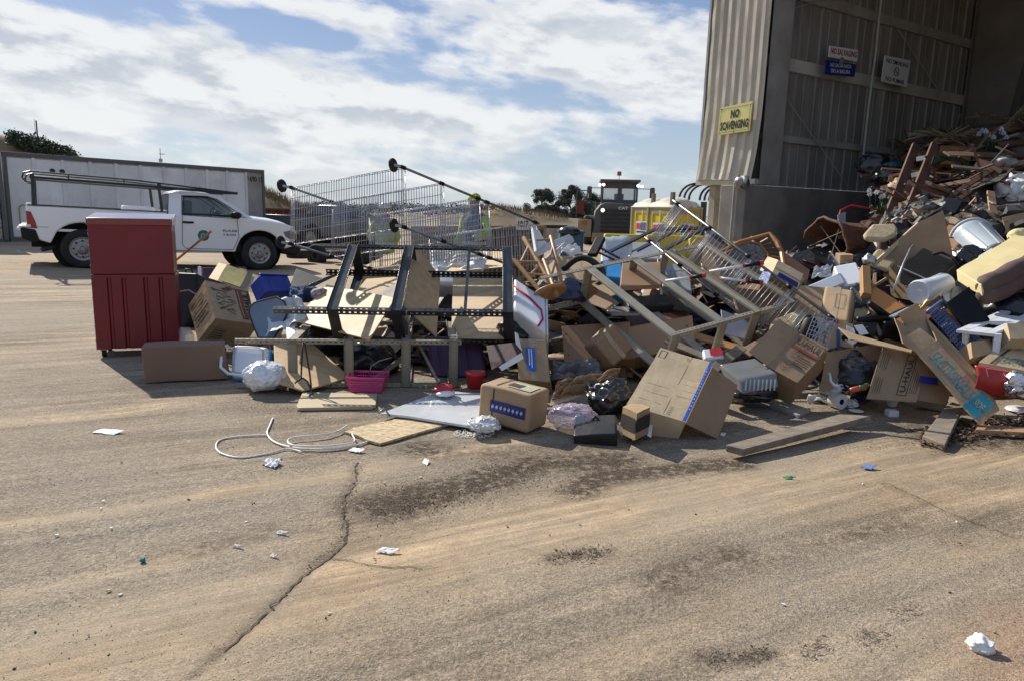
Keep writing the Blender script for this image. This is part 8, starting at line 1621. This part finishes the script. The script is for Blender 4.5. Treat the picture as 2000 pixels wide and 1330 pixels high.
person('worker in a dark jacket with lime hood and sleeves seen through the wire shelving', 928, 380, 12.0, 1, turn=2.6, hood=True); person('worker in a lime jacket and white hard hat seen through the left wire shelf', 752, 398, 13.2, 2, turn=.6)
# pebbles
def pebbles():
    rs = random.Random(31); vs = []; fs = []; mb = MB()
    for i in range(9000):
        y = 2.0 + 8.5 * rs.random() ** 1.3; x = rs.uniform(-1, 1) * (y * .8 + .3)
        if mh(x, y) > .05: continue
        s = rs.uniform(.0014, .004) * (1 + (rs.random() > .985) * 1.2); q = V((x, y, s * .2)); c = rs.choice([(.30, .26, .21), (.20, .16, .12), (.09, .07, .055), (.38, .34, .29), (.14, .11, .085), (.09, .07, .05)]); o = V((rs.uniform(-.4, .4), rs.uniform(-.4, .4), 0))
        a = rs.uniform(0, 6.3); ca, sa = math.cos(a) * s, math.sin(a) * s
        mb.add([q + V((ca, sa, 0)), q + V((-sa * .8, ca * .8, 0)), q + V((-ca * .9, -sa, 0)), q + V((sa, -ca, 0)), q + V((o.x * s, o.y * s, s * .9))], [[0, 1, 4], [1, 2, 4], [2, 3, 4], [3, 0, 4]], col=c)
    tag(mb.build('gravel', mat('gravel_bits', (1, 1, 1), .95, sc=20, var=.3, attr=True), origin=V((0, 0, 0))), 'loose grit and small stones on the yard', kind='stuff')
    mb = MB()                                                   # dark crumbs of soil
    for px, n, wd in (([(760, 990), (850, 965), (960, 935), (1050, 905)], 1300, 20), ([(1120, 960), (1160, 935), (1230, 925), (1440, 905)], 1100, 12), ([(1080, 1092), (1180, 1075)], 300, 8), ([(1440, 1285), (1500, 1280)], 160, 10), ([(620, 800), (480, 800)], 200, 10), ([(700, 905), (672, 1000), (680, 1040), (600, 1115)], 120, 4), ([(1700, 830), (1960, 870)], 500, 14)):
        for _ in range(n):
            k = rs.randrange(len(px) - 1); t = rs.random(); x = lerp(px[k][0], px[k + 1][0], t) + rs.gauss(0, wd * 2); y = lerp(px[k][1], px[k + 1][1], t) + rs.gauss(0, wd); s = rs.uniform(.0012, .0045); mb.box(G(x, y, s * .4), s * 1.6, s, s * .8, (V((math.cos(t * 9), math.sin(t * 9), .2)).normalized(), V((-math.sin(t * 9), math.cos(t * 9), 0)), UPZ), col=rs.choice([(.07, .05, .035), (.12, .085, .06), (.05, .035, .025), (.17, .13, .10)]))
    tag(mb.build('soil_crumbs', mat('soil_bits', (1, 1, 1), .95, sc=20, var=.3, attr=True), origin=V((0, 0, 0))), 'dark crumbs of soil and bark dropped on the yard', kind='stuff')
pebbles()

bag('rubbish_bag', 'flat black rubbish bag under the grey light cover', 'bag', 1468, 768, 100, 26, 6.3, bagb, seed=141, amp=.3, depthm=.2)
# ------------------------------------------------------------------ small things come to rest on the ground along their sight line
bpy.context.view_layer.update()
def settle(names):
    for nm in names:
        r = bpy.data.objects.get(nm)
        if not r: continue
        pts = [o.matrix_world @ V(b) for o in [r] + list(r.children_recursive) if o.type == 'MESH' for b in o.bound_box]; z = min(q.z for q in pts); ctr = sum(pts, V()) / len(pts); ctr.z = z
        r.location = r.location + (ctr - CAM) * ((H - .004) / (H - z) - 1)
settle(['tissue_paper', 'tissue_wad', 'blue_strip', 'blue_cloth', 'cardboard_box.022', 'plank.008', 'paper_scrap.001', 'ruler', 'brown_paper_wad', 'paper_bag', 'shipping_label'])
